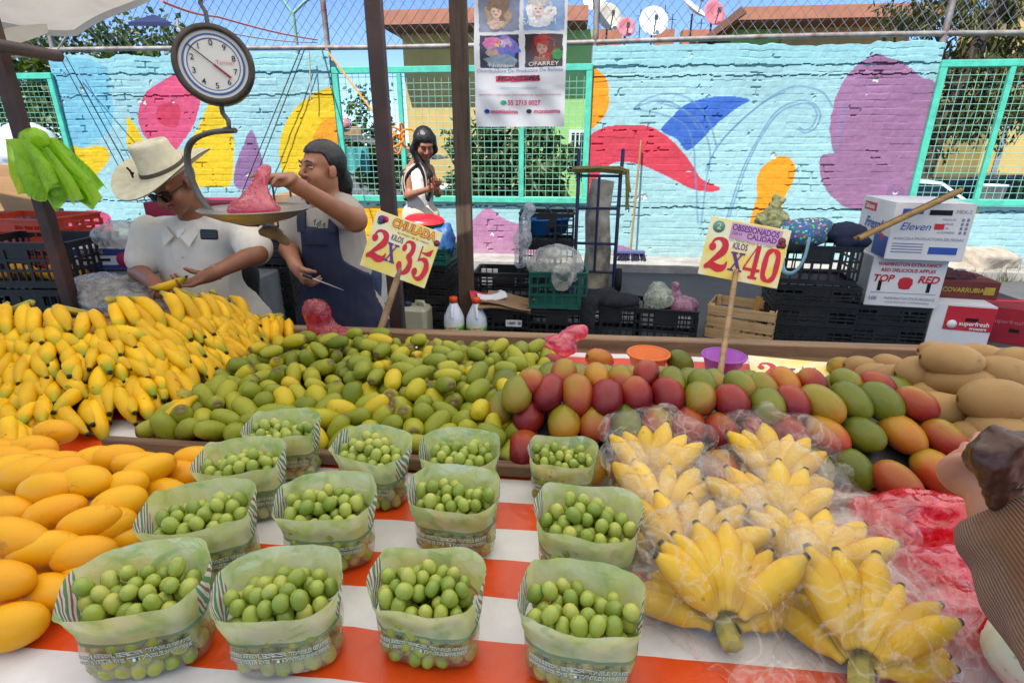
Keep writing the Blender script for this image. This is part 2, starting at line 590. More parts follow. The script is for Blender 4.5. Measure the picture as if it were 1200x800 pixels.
# ---- the painted wall
WY = 7.3
CY = (.37,.575,.595)
MURAL = [
    # (colour, outline in wall metres)
    ((0.23,0.50,0.60), [(-6.91, 2.53), (-6.16, 2.51), (-6.14, 2.24), (-6.16, 1.95), (-6.28, 1.69), (-6.54, 1.54), (-6.91, 1.49), (-6.92, 2.03)]),
    ((0.62,0.12,0.22), [(-5.07, 2.40), (-5.41, 2.26), (-5.65, 2.13), (-5.79, 1.95), (-5.84, 1.78), (-5.81, 1.63), (-5.68, 1.49), (-5.46, 1.37), (-5.27, 1.52), (-5.05, 1.74), (-4.93, 1.95), (-4.86, 2.12), (-4.91, 2.33)]),
    ((0.55,0.07,0.13), [(-5.50, 1.98), (-5.25, 2.02), (-5.20, 1.90), (-5.32, 1.71), (-5.55, 1.79)]),
    ((0.72,0.52,0.03), [(-5.98, 1.85), (-5.89, 1.71), (-5.83, 1.52), (-5.92, 1.45), (-6.07, 1.47), (-6.04, 1.66)]),
    ((0.72,0.52,0.03), [(-4.72, 2.06), (-4.99, 1.71), (-5.29, 1.40), (-5.42, 1.16), (-5.33, 0.97), (-4.99, 0.95), (-4.68, 0.97), (-4.57, 1.27), (-4.52, 1.60), (-4.57, 1.88)]),
    ((0.72,0.52,0.03), [(-6.94, 1.48), (-6.75, 1.45), (-6.54, 1.48), (-6.40, 1.44), (-6.41, 1.30), (-6.63, 1.12), (-6.91, 1.01), (-6.97, 1.21)]),
    ((0.30,0.18,0.32), [(-4.24, 1.68), (-4.18, 1.47), (-4.15, 1.27), (-4.18, 1.09), (-4.31, 0.97), (-4.45, 0.91), (-4.61, 0.97), (-4.54, 1.24), (-4.39, 1.49)]),
    ((0.72,0.52,0.03), [(-3.08, 2.18), (-3.46, 2.04), (-3.72, 1.81), (-3.87, 1.52), (-3.91, 1.24), (-3.85, 0.98), (-3.72, 0.72), (-3.14, 0.47), (-2.81, 1.39), (-2.91, 2.01)]),
    ((0.72,0.35,0.03), [(-3.08, 1.83), (-3.31, 1.73), (-3.43, 1.52), (-3.50, 1.31), (-3.50, 1.04), (-3.34, 0.81), (-2.99, 0.77), (-2.90, 1.60)]),
    ((0.60,0.12,0.25), [(-7.32, 0.41), (-7.08, 0.56), (-6.85, 0.61), (-6.61, 0.54), (-6.61, 0.32), (-6.75, 0.01), (-7.42, -0.00)]),
    ((0.72,0.44,0.03), [(-3.74, 0.58), (-3.12, 0.68), (-2.40, 0.70), (-2.04, 0.62), (-1.94, 0.40), (-2.02, 0.09), (-2.71, -0.12), (-3.71, -0.07)]),
    ((0.47,0.25,0.39), [(-1.10, 0.70), (-0.88, 0.57), (-0.52, 0.42), (-0.40, 0.13), (-0.30, -0.13), (-1.25, -0.20), (-1.68, -0.14), (-1.59, 0.23), (-1.37, 0.47)]),
    ((0.74,0.34,0.03), [(0.14, 2.36), (0.33, 2.29), (0.41, 2.17), (0.42, 2.05), (0.41, 1.89), (0.32, 1.76), (0.17, 1.71)]),
    ((0.60,0.08,0.12), [(0.16, 1.49), (0.37, 1.69), (0.64, 1.72), (0.92, 1.71), (1.11, 1.62), (1.28, 1.49), (1.45, 1.32), (1.64, 1.09), (1.86, 0.99), (1.80, 0.94), (1.55, 0.96), (1.33, 1.06), (1.11, 1.16), (0.85, 1.26), (0.57, 1.29), (0.35, 1.13), (0.20, 0.76)]),
    ((0.07,0.18,0.52), [(1.08, 1.66), (1.19, 1.81), (1.34, 1.95), (1.57, 2.02), (1.82, 2.04), (2.08, 2.00), (1.98, 1.93), (1.82, 1.81), (1.67, 1.66), (1.43, 1.43), (1.28, 1.56)]),
    ((0.76,0.36,0.03), [(2.52, 1.36), (2.67, 1.33), (2.74, 1.20), (2.72, 1.02), (2.65, 0.82), (2.66, 0.55), (2.67, 0.34), (2.38, 0.33), (2.29, 0.55), (2.33, 0.86), (2.30, 1.06), (2.34, 1.23)]),
    ((0.35,0.20,0.32), [(3.40, 2.47), (3.24, 2.38), (3.09, 2.17), (3.04, 1.94), (3.05, 1.68), (3.12, 1.46), (3.15, 1.40), (3.01, 1.37), (3.02, 1.20), (3.12, 1.00), (3.32, 0.82), (3.51, 0.74), (4.07, 0.74), (4.14, 2.03), (3.92, 2.23), (3.70, 2.38), (3.53, 2.43)]),
    ((0.30,0.17,0.30), [(3.86, 1.02), (4.02, 1.02), (4.05, 0.82), (3.89, 0.82)]),
    ((0.72,0.52,0.04), [(4.42, 0.74), (4.93, 0.75), (4.81, 0.60), (4.55, 0.54)]),
    ((0.35,0.20,0.34), [(0.62, 0.23), (0.85, 0.19), (1.15, 0.04), (1.18, -0.05), (0.64, -0.07)]),
]
STROKES = [
    [(2.03, 0.62), (2.14, 1.19), (2.28, 1.59), (2.44, 1.85), (2.66, 1.95), (2.79, 1.94), (2.87, 1.84), (2.85, 1.71), (2.77, 1.66), (2.70, 1.69)],
    [(2.00, 0.62), (2.10, 1.16), (2.25, 1.58), (2.41, 1.87), (2.63, 1.98), (2.80, 1.96), (2.91, 1.84), (2.89, 1.69), (2.78, 1.63), (2.69, 1.67)],
    [(1.67, 1.19), (1.77, 1.46), (2.00, 1.75), (2.29, 2.00), (2.53, 2.13), (2.75, 2.12), (2.91, 2.06), (3.03, 1.92)],
    [(0.73, 1.91), (0.90, 2.03), (1.16, 2.07), (1.40, 2.00), (1.63, 1.78), (1.77, 1.46)],
    [(0.73, 1.90), (1.04, 1.85), (1.36, 1.72), (1.49, 1.46), (1.54, 1.19), (1.65, 0.54)],
    [(1.00, 1.98), (1.34, 1.88), (1.57, 1.69), (1.70, 1.39), (1.69, 1.06), (1.69, 0.53)],
    [(0.78, 1.94), (1.05, 2.00), (1.31, 1.90), (1.52, 1.69)],
    [(1.81, 1.54), (2.03, 1.78), (2.25, 1.97), (2.47, 2.08)],
    [(3.16, 1.96), (3.17, 1.68), (3.16, 1.40)],
]
def seg_dist(pts, x, z):
    d = np.full(x.shape, 9., np.float32)
    for (x0, z0), (x1, z1) in zip(pts[:-1], pts[1:]):
        dx, dz = x1-x0, z1-z0
        t = np.clip(((x-x0)*dx+(z-z0)*dz)/(dx*dx+dz*dz+1e-9), 0, 1)
        d = np.minimum(d, np.hypot(x-x0-t*dx, z-z0-t*dz))
    return d
mural_mat = attr_mat('mural_paint', 'paint', .75, .45, 45, .13)
wall_root = empty('mural_wall', (0, WY, 0), 0, 'turquoise painted brick wall with large mural petals behind the stall', 'wall')

def wall_face(x0, x1, z0, z1, name, crack, ragged, h=.0105):
    nx, nz = int((x1-x0)/h)+1, int((z1-z0)/h)+1
    X, Zg = np.meshgrid(np.linspace(x0, x1, nx), np.linspace(z0, z1, nz))
    wob = (vfbm(X, Zg, 3, 2, 5)-.5)*.02
    CH, BL = .079, .27
    zz = Zg + wob; row = np.floor(zz/CH); fz = zz - row*CH
    xx = X + (row % 2)*BL*.5 + vnoise(row, row*0, 1, 9)*.05 + wob
    br = np.floor(xx/BL); fx = xx - br*BL
    jd = np.minimum(np.minimum(fz, CH-fz), np.minimum(fx, BL-fx))
    wear = vfbm(X, Zg, 2.2, 3, 21)
    jdep = np.clip(1 - jd/.011, 0, 1)*(.001+.008*np.clip(wear*2.4-.95, 0, 1))*(.3+.9*vnoise(X, Zg, 9, 3))
    proud = (vnoise(br*1.7, row*2.3, 1.0, 31)-.5)*.006
    rel = proud - jdep + (vfbm(X, Zg, 16, 3, 41)-.5)*.006 + (vfbm(X, Zg, 1.3, 2, 44)-.5)*.03
    # dark gaps where mortar has fallen out
    gap = (jd < .009) & (vfbm(X, Zg, 5, 3, 51) > .715)
    rel -= gap*.018
    for (zc, amp) in crack:
        cz = zc + (vfbm(X, X*0, 7, 3, 61)-.5)*.07
        wd = .004 + .018*np.clip(vfbm(X, X*0+3, 2.5, 3, 71)*2-.75, 0, 1)*amp
        rel -= (np.abs(Zg-cz) < wd)*.045
    chips = vfbm(X, Zg, 6, 4, 81) > .80
    rel -= chips*.012
    C = np.empty(X.shape + (3,), np.float32); C[:] = CY
    tone = .9 + .2*vfbm(X, Zg, 1.1, 4, 91)
    C *= tone[..., None]
    up = np.clip((Zg - 2.33)/.04, 0, 1)[..., None]
    C = C*(1-up) + np.array((.34,.58,.60), np.float32)*up
    for c, p in MURAL:
        mk = inside(smooth_poly(p), X + (vnoise(X, Zg, 14, 4)-.5)*.012, Zg)
        if mk.any():
            C[mk] = np.array(c, np.float32)*(.88+.24*vfbm(X, Zg, 3, 4, 95)[mk])[:, None]
    for s in STROKES:
        pts = [(p.x, p.y) for p in spline([(a, b_, 0) for a, b_ in s], 6)]
        if max(p[0] for p in pts) < x0 or min(p[0] for p in pts) > x1: continue
        d = seg_dist(pts, X, Zg)
        k = (np.clip(1.5 - d/.009, 0, 1)*.75)[..., None]
        C = C*(1-k) + np.array((.16,.27,.42), np.float32)*k
    C = np.where(chips[..., None] & (vnoise(X, Zg, 3, 6)[..., None] > .45), np.array((.62,.63,.6), np.float32)*np.ones_like(C), C)
    # grime and scrapes near the foot
    ft = np.clip(.35 - Zg, 0, .35)/.35*vfbm(X, Zg, 4, 4, 99)
    C = C*(1-ft[..., None]*.6) + np.array((.45,.42,.38), np.float32)*ft[..., None]*.6
    Zt = Zg.copy()
    if ragged:
        cr = np.clip(vfbm(X, X*0, 3, 4, 101)-.42, 0, 1)*.14
        t = np.clip((Zg - (z1-.25))/.25, 0, 1)
        Zt = Zg - cr*t
    V = np.stack([X, -rel, Zt], -1).reshape(-1, 3)
    i = np.arange(nx*nz).reshape(nz, nx)
    Q = np.stack([i[:-1, :-1], i[:-1, 1:], i[1:, 1:], i[1:, :-1]], -1).reshape(-1, 4)
    me = np_mesh(name, V, Q, False); vcol(me, 'paint', C.reshape(-1, 3))
    return link(name, me, mural_mat, wall_root)

wall_core = mat('wall_render', (.35,.62,.63), .85, .2, 4, .5, 30, dirt=(.4,.36,.3))
LOWZ = .79
wall_face(-6.93, -3.07, LOWZ+.003, 2.60, 'tall_panel', [(2.36, 1.0), (2.1, .25)], True)
wall_face(.20, 4.11, LOWZ+.003, 2.60, 'tall_panel', [(2.37, 1.0), (2.26, .2)], True)
wall_face(-9.2, 7.2, .02, LOWZ, 'low_course', [(.735, .9)], False, .0125)
for x0, x1, z0, z1 in ((-6.93, -3.07, LOWZ, 2.50), (.20, 4.11, LOWZ, 2.50), (-9.2, 7.2, 0, LOWZ-.01)):
    MB().box(((x0+x1)/2, .135, (z0+z1)/2), (x1-x0-.004, .17, z1-z0)).build('wall_core', wall_core, wall_root)

# ---- turquoise window frames with welded mesh
frame_m = mat('turquoise_enamel', (.13,.58,.43), .45, .12, 12, .2, 60, dirt=(.10,.33,.26))
wire_m = mat('turquoise_wire', (.32,.62,.50), .5, .1, 20)
def mesh_window(x0, x1, z0, z1, muls, label, pitch=.088):
    r = empty('mesh_window', ((x0+x1)/2, WY-.03, z0), 0, label, 'window')
    ox, oz = (x0+x1)/2, z0
    w = .075
    for nm, c, d in (('frame_rail', (0, 0, w/2), (x1-x0, .05, w)), ('frame_rail', (0, 0, z1-z0-w/2), (x1-x0, .05, w)),
                     ('frame_stile', (x0-ox+w/2, 0, (z1-z0)/2), (w, .046, z1-z0-2*w)), ('frame_stile', (x1-ox-w/2, 0, (z1-z0)/2), (w, .046, z1-z0-2*w))):
        MB().box(c, d, bev=.006).build(nm, frame_m, r)
    for mx in muls:
        MB().box((mx-ox, 0, (z1-z0)/2), (.06, .046, z1-z0-2*w), bev=.006).build('mullion', frame_m, r)
    g = MB()
    k = x0+w
    while k < x1-w:
        g.tube([(k-ox, .012, w*.6), (k-ox+random.uniform(-.004,.004), .012, z1-z0-w*.6)], .0032, 4, False); k += pitch
    k = z0+w
    while k < z1-w:
        g.tube([(x0-ox+w*.6, .018, k-oz), (x1-ox-w*.6, .018, k-oz)], .0032, 4, False); k += pitch*.86
    o = g.build('wire_mesh', wire_m, r); o["kind"] = "stuff"
mesh_window(-3.04, .21, .78, 2.405, (-2.18, -.64), 'long turquoise framed mesh window behind the girl and the beauty banner')
mesh_window(4.10, 7.0, .80, 2.39, (4.86, 5.9), 'turquoise framed mesh window beside the mauve petal of the mural')
mesh_window(-9.2, -6.90, .80, 2.39, (-8.0,), 'turquoise framed mesh window beside the hanging green bags', .075)

# ---- chain-link fence on top of the wall
rail_m = mat('rusty_pipe', (.36,.33,.30), .6, .25, 9, .5, 60, metal=.3, dirt=(.22,.08,.04), dirt_amt=.9)
wire2 = mat('galvanised_wire', (.30,.31,.32), .5, .15, 10, metal=.5)
fence = empty('chain_link_fence', (-1, WY+.08, 2.6), 0, 'chain-link fence on rusty pipe rail along the wall top', 'fence')
MB().tube([(-8.2+u*14.2, 0, .055+.02*math.sin(u*9)) for u in [i/30 for i in range(31)]], .03, 8).build('rail', rail_m, fence)
for px in (-5.9, -2.12, 1.22, 5.12):
    MB().tube([(px, .0, -.28), (px+.01, .01, .2), (px, 0, 1.45)], .036, 8).build('post', rail_m, fence)
ch = MB(); p = .125
for d in (-1, 1):
    k = -8.6
    while k < 7.4:
        pts = []; n = 9
        for i in range(n+1):
            z = .06 + 1.35*i/n
            pts.append((k + d*1.35*.85*(i/n), .008*d*(-1)**i, z))
        ch.tube(pts, .0034, 3, False); k += p
ch.build('chain_link', wire2, fence)["kind"] = "stuff"

# ---- trees and shrubs
def leaf_mat(name, a, b_, c):
    m, nt, bs = nodes_of(name)
    v = N(nt, 'TexCoord').outputs['Object']
    at = N(nt, 'Attribute', attribute_name='rnd')
    o = ramp(nt, at.outputs['Fac'], [(0, a), (.55, b_), (1, c)])
    L(nt, o, bs.inputs['Base Color']); bs.inputs['Roughness'].default_value = .45
    tl = N(nt, 'BsdfTranslucent'); L(nt, mix(nt, 1., o, (1.3,1.5,.5), 'MULTIPLY'), tl.inputs[0])
    ms = N(nt, 'MixShader'); ms.inputs[0].default_value = .3
    out = nt.nodes['Material Output']
    L(nt, bs.outputs[0], ms.inputs[1]); L(nt, tl.outputs[0], ms.inputs[2]); L(nt, ms.outputs[0], out.inputs[0])
    return m
leaf_dark = leaf_mat('leaf_dark', (.035,.07,.025), (.085,.14,.045), (.20,.25,.11))
leaf_mid = leaf_mat('leaf_mid', (.035,.06,.015), (.09,.14,.03), (.20,.24,.06))
leaf_dry = leaf_mat('leaf_dry', (.04,.05,.02), (.10,.12,.04), (.24,.19,.05))
bark = mat('bark', (.10,.075,.055), .9, .35, 14, .8, 30, bdist=.02)
def crown_mesh(name, clumps, leaf, n, seed, narrow=.32, droop=.3):
    r = np.random.default_rng(seed)
    C = np.array([c[:3] for c in clumps]); Rr = np.array([c[3:6] if len(c) > 4 else (c[3],)*3 for c in clumps])
    wts = Rr.prod(1)**(2/3); wts = wts/wts.sum()
    sub = []
    for i, c in enumerate(clumps):
        m = max(3, int(wts[i]*n/45))
        d = r.normal(size=(m, 3)); d /= np.linalg.norm(d, axis=1)[:, None]
        rad = (.45 + .6*r.random(m))**.6
        sub.append(np.concatenate([C[i] + d*Rr[i]*rad[:, None], np.full((m, 1), Rr[i].mean()*.2)], 1))
    sub = np.concatenate(sub)
    pick = r.integers(0, len(sub), n)
    P = sub[pick, :3] + r.normal(size=(n, 3))*sub[pick, 3:4]
    A = r.normal(size=(n, 3)); A[:, 2] -= droop; A /= np.linalg.norm(A, axis=1)[:, None]
    Bv = np.cross(A, r.normal(size=(n, 3))); Bv /= np.linalg.norm(Bv, axis=1)[:, None]
    s = leaf*(.6+.8*r.random((n, 1)))
    nrm = np.cross(A, Bv)
    V = np.stack([P, P+A*s*.5+Bv*s*narrow+nrm*s*.06, P+A*s, P+A*s*.5-Bv*s*narrow+nrm*s*.06], 1).reshape(-1, 3)
    me = np_mesh(name, V, np.arange(4*n).reshape(-1, 4), False)
    tone = np.clip(r.random(len(sub))[pick]*.55 + r.random(n)*.45, 0, 1)
    vfloat(me, 'rnd', np.repeat(tone, 4))
    return me
def tree(name, loc, trunk, limbs, clumps, leaf, n, lm, label, cat='tree', group=None, seed=1, droop=.3, narrow=.32):
    r = empty(name, loc, 0, label, cat, group)
    t = MB(); t.tube(spline(trunk[0], 5), [trunk[1]+(trunk[2]-trunk[1])*i/(5*(len(trunk[0])-1)) for i in range(5*(len(trunk[0])-1)+1)], 9)
    for pts, r0 in limbs:
        q = spline(pts, 4); t.tube(q, [r0*(1-.75*i/(len(q)-1)) for i in range(len(q))], 6)
    t.build('trunk', bark, r)
    link('crown', crown_mesh('crown', clumps, leaf, n, seed, narrow, droop), lm, r)
    return r
# broad-leaved tree behind the long window
tree('broadleaf_tree', (-1.35, 9.6, -.3), ([(0,0,-.35),(.05,0,.6),(-.05,.05,1.2),(.05,0,1.9)], .09, .05),
     [([(0,0,.8),(.5,.0,1.2),(.9,0,1.5)], .04), ([(0,0,.9),(-.5,0,1.3),(-.8,.1,1.7)], .04), ([(0,0,1.4),(.2,.1,2.0),(.3,0,2.4)], .03)],
     [(.15,0,1.25,.75,.5,.5),(-.45,.1,1.0,.5,.4,.45),(.65,0,1.15,.6,.45,.45),(.0,0,1.85,.6,.45,.5),(.5,.1,1.75,.55,.4,.4),(1.15,.0,1.35,.5,.4,.38),(.12,0,2.3,.3,.3,.25),(1.6,.05,1.55,.35,.3,.3),(-.2,0,.65,.6,.4,.3)],
     .17, 5200, leaf_dark, 'broad-leaved green tree growing behind the long mesh window', seed=3, narrow=.2, droop=.9)
tree('olive_tree', (-4.6, 13.0, -.4), ([(0,0,-.25),(.1,0,1.0),(0,0,2.2)], .12, .06), [([(0,0,1.2),(.5,0,2.0)], .05)],
     [(0,0,2.2,.75,.6,.75),(.3,0,1.4,.8,.6,.5),(-.5,0,1.5,.6,.5,.6)], .13, 2600, leaf_mid, 'small grey-green tree behind the orange rope', seed=5)
tree('leafy_tree', (-10.4, 12, .35), ([(0,0,-1.0),(.1,0,.8),(0,0,2.4)], .16, .08), [([(0,0,1.4),(1.2,0,2.3)], .07), ([(0,0,1.4),(-1.2,0,2.2)], .07)],
     [(-.2,0,2.9,1.3,1,.75),(1.5,0,2.75,1.3,1,.62),(-2.0,0,2.6,1.3,1,.8),(2.7,0,2.5,.9,.8,.5),(-3.0,0,1.6,1.4,1,1.0),(0,0,1.6,1.6,1,.8)],
     .15, 9000, leaf_mid, 'spreading leafy tree above the wall beside the white tarp', seed=8)
tree('willow_tree', (6.3, 9.6, -.65), ([(-.75,0,0),(-.7,.1,1.7),(-.55,0,3.0),(-.3,0,4.2)], .16, .09),
     [([(-.6,0,2.4),(.0,0,3.2),(.8,.1,4.3)], .09), ([(-.6,0,2.8),(-1.0,0,3.6),(-1.5,.1,4.2)], .06), ([(-.6,0,2.2),(-.1,.1,2.8),(.5,0,3.2)], .05)],
     [(-1.2,0,3.95,.6,.5,.3),(-.4,0,3.0,.5,.4,.45),(.1,0,2.6,.5,.4,.4),(.0,.2,3.45,.7,.5,.3),(.9,0,4.1,.6,.5,.3),(-.5,0,2.4,.4,.4,.4),(-.2,0,4.2,.7,.5,.25),(.9,0,3.2,.5,.4,.3)],
     .14, 6800, leaf_dry, 'tall drooping tree with slanted trunk above the mauve petal', seed=11, droop=1.6, narrow=.13)
def shrub(loc, rad, n, seed, label, lm=leaf_mid, leaf=.12):
    r = empty('shrub', loc, 0, label, 'shrub', 'shrubs beyond the wall')
    s = MB()
    for k in range(5):
        a = k*1.3; s.tube([(0,0,0),(math.cos(a)*rad*.3, math.sin(a)*rad*.3, rad*.7)], [.012,.004], 5)
    s.build('stem', bark, r)
    link('crown', crown_mesh('crown', [(0,0,rad*.75,rad,rad*.8,rad*.7)], leaf, n, seed), lm, r)
shrub((-3.35, 9.3, -.65), .85, 1100, 21, 'leafy shrub low behind the long mesh window')
shrub((-2.7, 8.6, -.65), .9, 900, 22, 'large-leaved shrub behind the girl', leaf_mid, .2)
shrub((7.6, 10.6, -.65), .9, 1100, 23, 'bright green shrub beside the white bucket behind the mesh', leaf_mid, .12)
shrub((-10.3, 9.8, -.65), 1.7, 2200, 24, 'dark shrub behind the mesh window beside the hanging green bags', leaf_dark, .15)

# ---- buildings beyond the wall
yellow = mat('yellow_plaster', (.66,.50,.20), .85, .08, 3, .3, 50, dirt=(.6,.47,.22))
lime = mat('lime_plaster', (.36,.58,.21), .85, .08, 3, .3, 50)
fascia = mat('terracotta_paint', (.50,.23,.14), .8, .1, 4, .3, 60, dirt=(.4,.19,.12))
tan = mat('tan_plaster', (.50,.36,.18), .85, .12, 3, .3, 50, dirt=(.36,.25,.13))
dark_glass = mat('dark_glass', (.02,.03,.045), .1, .2, 3)
white_p = mat('white_plaster', (.72,.72,.68), .8, .08, 4)
eave_m = mat('brown_soffit', (.25,.13,.085), .85, .1, 4)
def P3(px): return px
hs = empty('yellow_house', (-2.5, 15, 0), 0, 'yellow and lime house with terracotta roof fascia behind the long window', 'house')
def hbox(root, x0, x1, y0, y1, z0, z1, name, m):
    l = root.location
    return MB().box(((x0+x1)/2-l.x, (y0+y1)/2-l.y, (z0+z1)/2-l.z), (x1-x0, y1-y0, z1-z0)).build(name, m, root)
hbox(hs, -4.35, -1.2, 15, 21, -.65, 4.1, 'wall', yellow)
hbox(hs, -1.195, .42, 14.9, 21, -.65, 4.1, 'wall', lime)
l = hs.location
rf = MB(); rf.prism([(-4.6-l.x, 4.12), (.25-l.x, 4.12), (.25-l.x, 4.42), (-4.6-l.x, 4.42)], -1.0, 6.5)
rf.build('roof', fascia, hs, fixn=True)
hbox(hs, -4.55, .2, 14.05, 14.88, 4.08, 4.117, 'soffit', eave_m)
def window(root, x, y, z, w, h, bars=3):
    l = root.location
    o = MB().box((x-l.x, y-l.y-.02, z-l.z), (w+.14, .08, h+.14)).build('window', white_p, root)
    MB().box((x-l.x, y-l.y-.065, z-l.z), (w, .03, h)).build('pane', dark_glass, o)
    g = MB()
    for k in range(1, bars+1): g.box((x-l.x-w/2+w*k/(bars+1), y-l.y-.09, z-l.z), (.03, .02, h))
    g.build('window_bar', white_p, o)
window(hs, .12, 14.9, 1.35, .3, .85, 2)
# low parapet house under the dishes
hp = empty('parapet_house', (2.2, 20, 0), 0, 'low house with terracotta parapet blocks under the satellite dishes', 'house')
hbox(hp, -.3, 4.6, 20, 26, -.65, 4.3, 'wall', tan)
for (a, b_, z) in ((-.1, 1.45, 4.97), (2.5, 3.1, 4.93), (3.35, 4.15, 4.9)):
    hbox(hp, a, b_, 19.9, 20.4, 4.3, z, 'parapet', fascia)
hbox(hp, -.15, .75, 19.9, 19.98, 3.6, 4.28, 'window', mat('navy_glass', (.02,.05,.12), .2))
hr = empty('green_house', (6, 16, 0), 0, 'house with long terracotta eave over green and tan upper walls', 'house')
hbox(hr, 3.95, 5.15, 16.2, 22, -.65, 4.25, 'wall', lime)
hbox(hr, 5.155, 8.2, 16.1, 22, -.65, 4.25, 'wall', tan)
l = hr.location
q = MB(); q.prism([(3.8-l.x, 4.28), (8.4-l.x, 4.28), (8.4-l.x, 4.55), (3.86-l.x, 4.55)], -.8, 6)
q.build('roof', fascia, hr, fixn=True)
q = MB(); q.prism([(3.1-l.x, 3.95), (3.3-l.x, 3.95), (3.99-l.x, 4.44), (3.84-l.x, 4.56)], -.82, 4); q.build('sloping_eave', eave_m, hr, fixn=True)
hbox(hr, 3.9, 8.35, 15.25, 16.05, 4.24, 4.276, 'soffit', eave_m)
# lime street house and yellow end wall seen through the mesh at the mauve petal
hl = empty('lime_house', (8.6, 14, 0), 0, 'low lime house with white cornice behind the silver car', 'house')
hbox(hl, 7.2, 12.5, 14.2, 18, -.65, 1.48, 'wall', lime)
hbox(hl, 7.1, 12.6, 14.0, 14.5, 1.48, 1.62, 'cornice', white_p)
hbox(hl, 7.1, 12.6, 14.8, 18, 1.62, 3.0, 'upper_wall', tan)
window(hl, 9.0, 14.2, .8, 1.1, .8, 6); window(hl, 7.6, 14.2, .85, .4, .7, 2)
hy = empty('yellow_gable', (9.6, 12, 0), 0, 'plain yellow house end with a grey downpipe behind the mesh', 'house')
hbox(hy, 8.05, 13, 12.2, 13.9, -.65, 4.0, 'wall', yellow)
MB().tube([(-1.3, .12, -.65), (-1.3, .12, 3.8)], .04, 8).build('downpipe', mat('grey_pipe', (.3,.36,.42), .5), hy)

# satellite dishes
dish_white = mat('dish_white', (.72,.74,.74), .5, .08, 6); dish_pink = mat('dish_pink', (.72,.27,.30), .5, .08, 6)
dish_cream = mat('dish_cream', (.62,.58,.48), .5, .1, 6)
steel = mat('dark_steel', (.12,.12,.13), .5, .2, 12, metal=.6)
def dish(loc, r, m, aim, label, post=.7):
    o = empty('satellite_dish', loc, 0, label, 'satellite dish', 'satellite dishes on the roofs')
    d = MB(); prof = [(r*t, .25*r*t*t) for t in (0.01,.25,.5,.75,.92,1.0)] + [(r*.985, .25*r+.012), (r*.7, .14*r), (.01, .015)]
    d.lathe(prof, 24)
    ob = d.build('reflector', m, o, (0,0,post)); ob.rotation_euler = aim
    MB().tube([(0,.05,-.1),(0,.05,post-.05)], .03, 7).build('mast', steel, o)
    q = Euler(aim).to_matrix()
    a_ = q @ Vector((0,-r*.9,.2*r)); b_ = q @ Vector((0,-.1*r,.85*r))
    MB().tube([Vector((0,0,post))+a_, Vector((0,0,post))+b_], .018, 6).build('feed_arm', steel, o)
    h = Vector((0,0,post))+b_
    MB().box(h, (.09,.09,.13)).build('receiver', steel, o)
dish((.92, 19, 4.39), .42, dish_cream, (R(70),0,R(25)), 'cream satellite dish beside the fence post')
dish((2.28, 19, 4.25), .44, dish_white, (R(72),0,R(8)), 'white satellite dish standing alone between the roof blocks')
dish((.54, 18.5, 4.82), .38, dish_white, (R(75),0,R(-20)), 'white satellite dish near the house roof corner')
dish((3.43, 19, 4.52), .46, dish_white, (R(32),R(25),R(20)), 'white satellite dish tipped skyward')
dish((1.4, 18, 3.95), .27, dish_pink, (R(75),0,R(15)), 'small pink satellite dish low by the roof blocks')
dish((3.8, 18, 4.25), .34, dish_pink, (R(75),0,R(25)), 'pink satellite dish beside the sloping eave')
for (px, h, lb) in ((2.0,.9,'thin roof aerial beside the lone white dish'),(2.75,1.0,'thin roof aerial standing on a terracotta parapet block'),(3.0,.75,'short roof aerial between the parapet blocks'),(3.9,.6,'short roof aerial beside the pink dish')):
    a_ = MB(); a_.tube([(0,0,0),(0,0,h)], .016, 5); a_.tube([(-.12,0,h*.8),(.12,0,h*.8)], .01, 4)
    tag(a_.build('aerial', steel, None, (px, 19.95, 4.6)), lb, 'aerial', 'roof aerials')
# street lamp
pale_green = mat('pale_green_paint', (.30,.50,.42), .5, .1, 8)
lp = empty('street_lamp', (-7.62, 16, -.65), 0, 'pale green forked street lamp pole beyond the fence', 'street lamp')
MB().tube([(0,0,0),(0,0,5.48)], [.07,.06], 8).build('pole', pale_green, lp)
MB().tube([(0,0,5.45),(-.2,0,5.75),(-.55,0,6.1)], .04, 7).build('arm', pale_green, lp)
MB().tube([(0,0,5.45),(.4,0,5.74),(.9,0,5.95)], .04, 7).build('arm', pale_green, lp)
for x_, z_ in ((-.75, 6.2), (1.1, 6.03)):
    MB().box((x_, 0, z_), (.5,.2,.1), bev=.03).build('lamp_head', pale_green, lp)

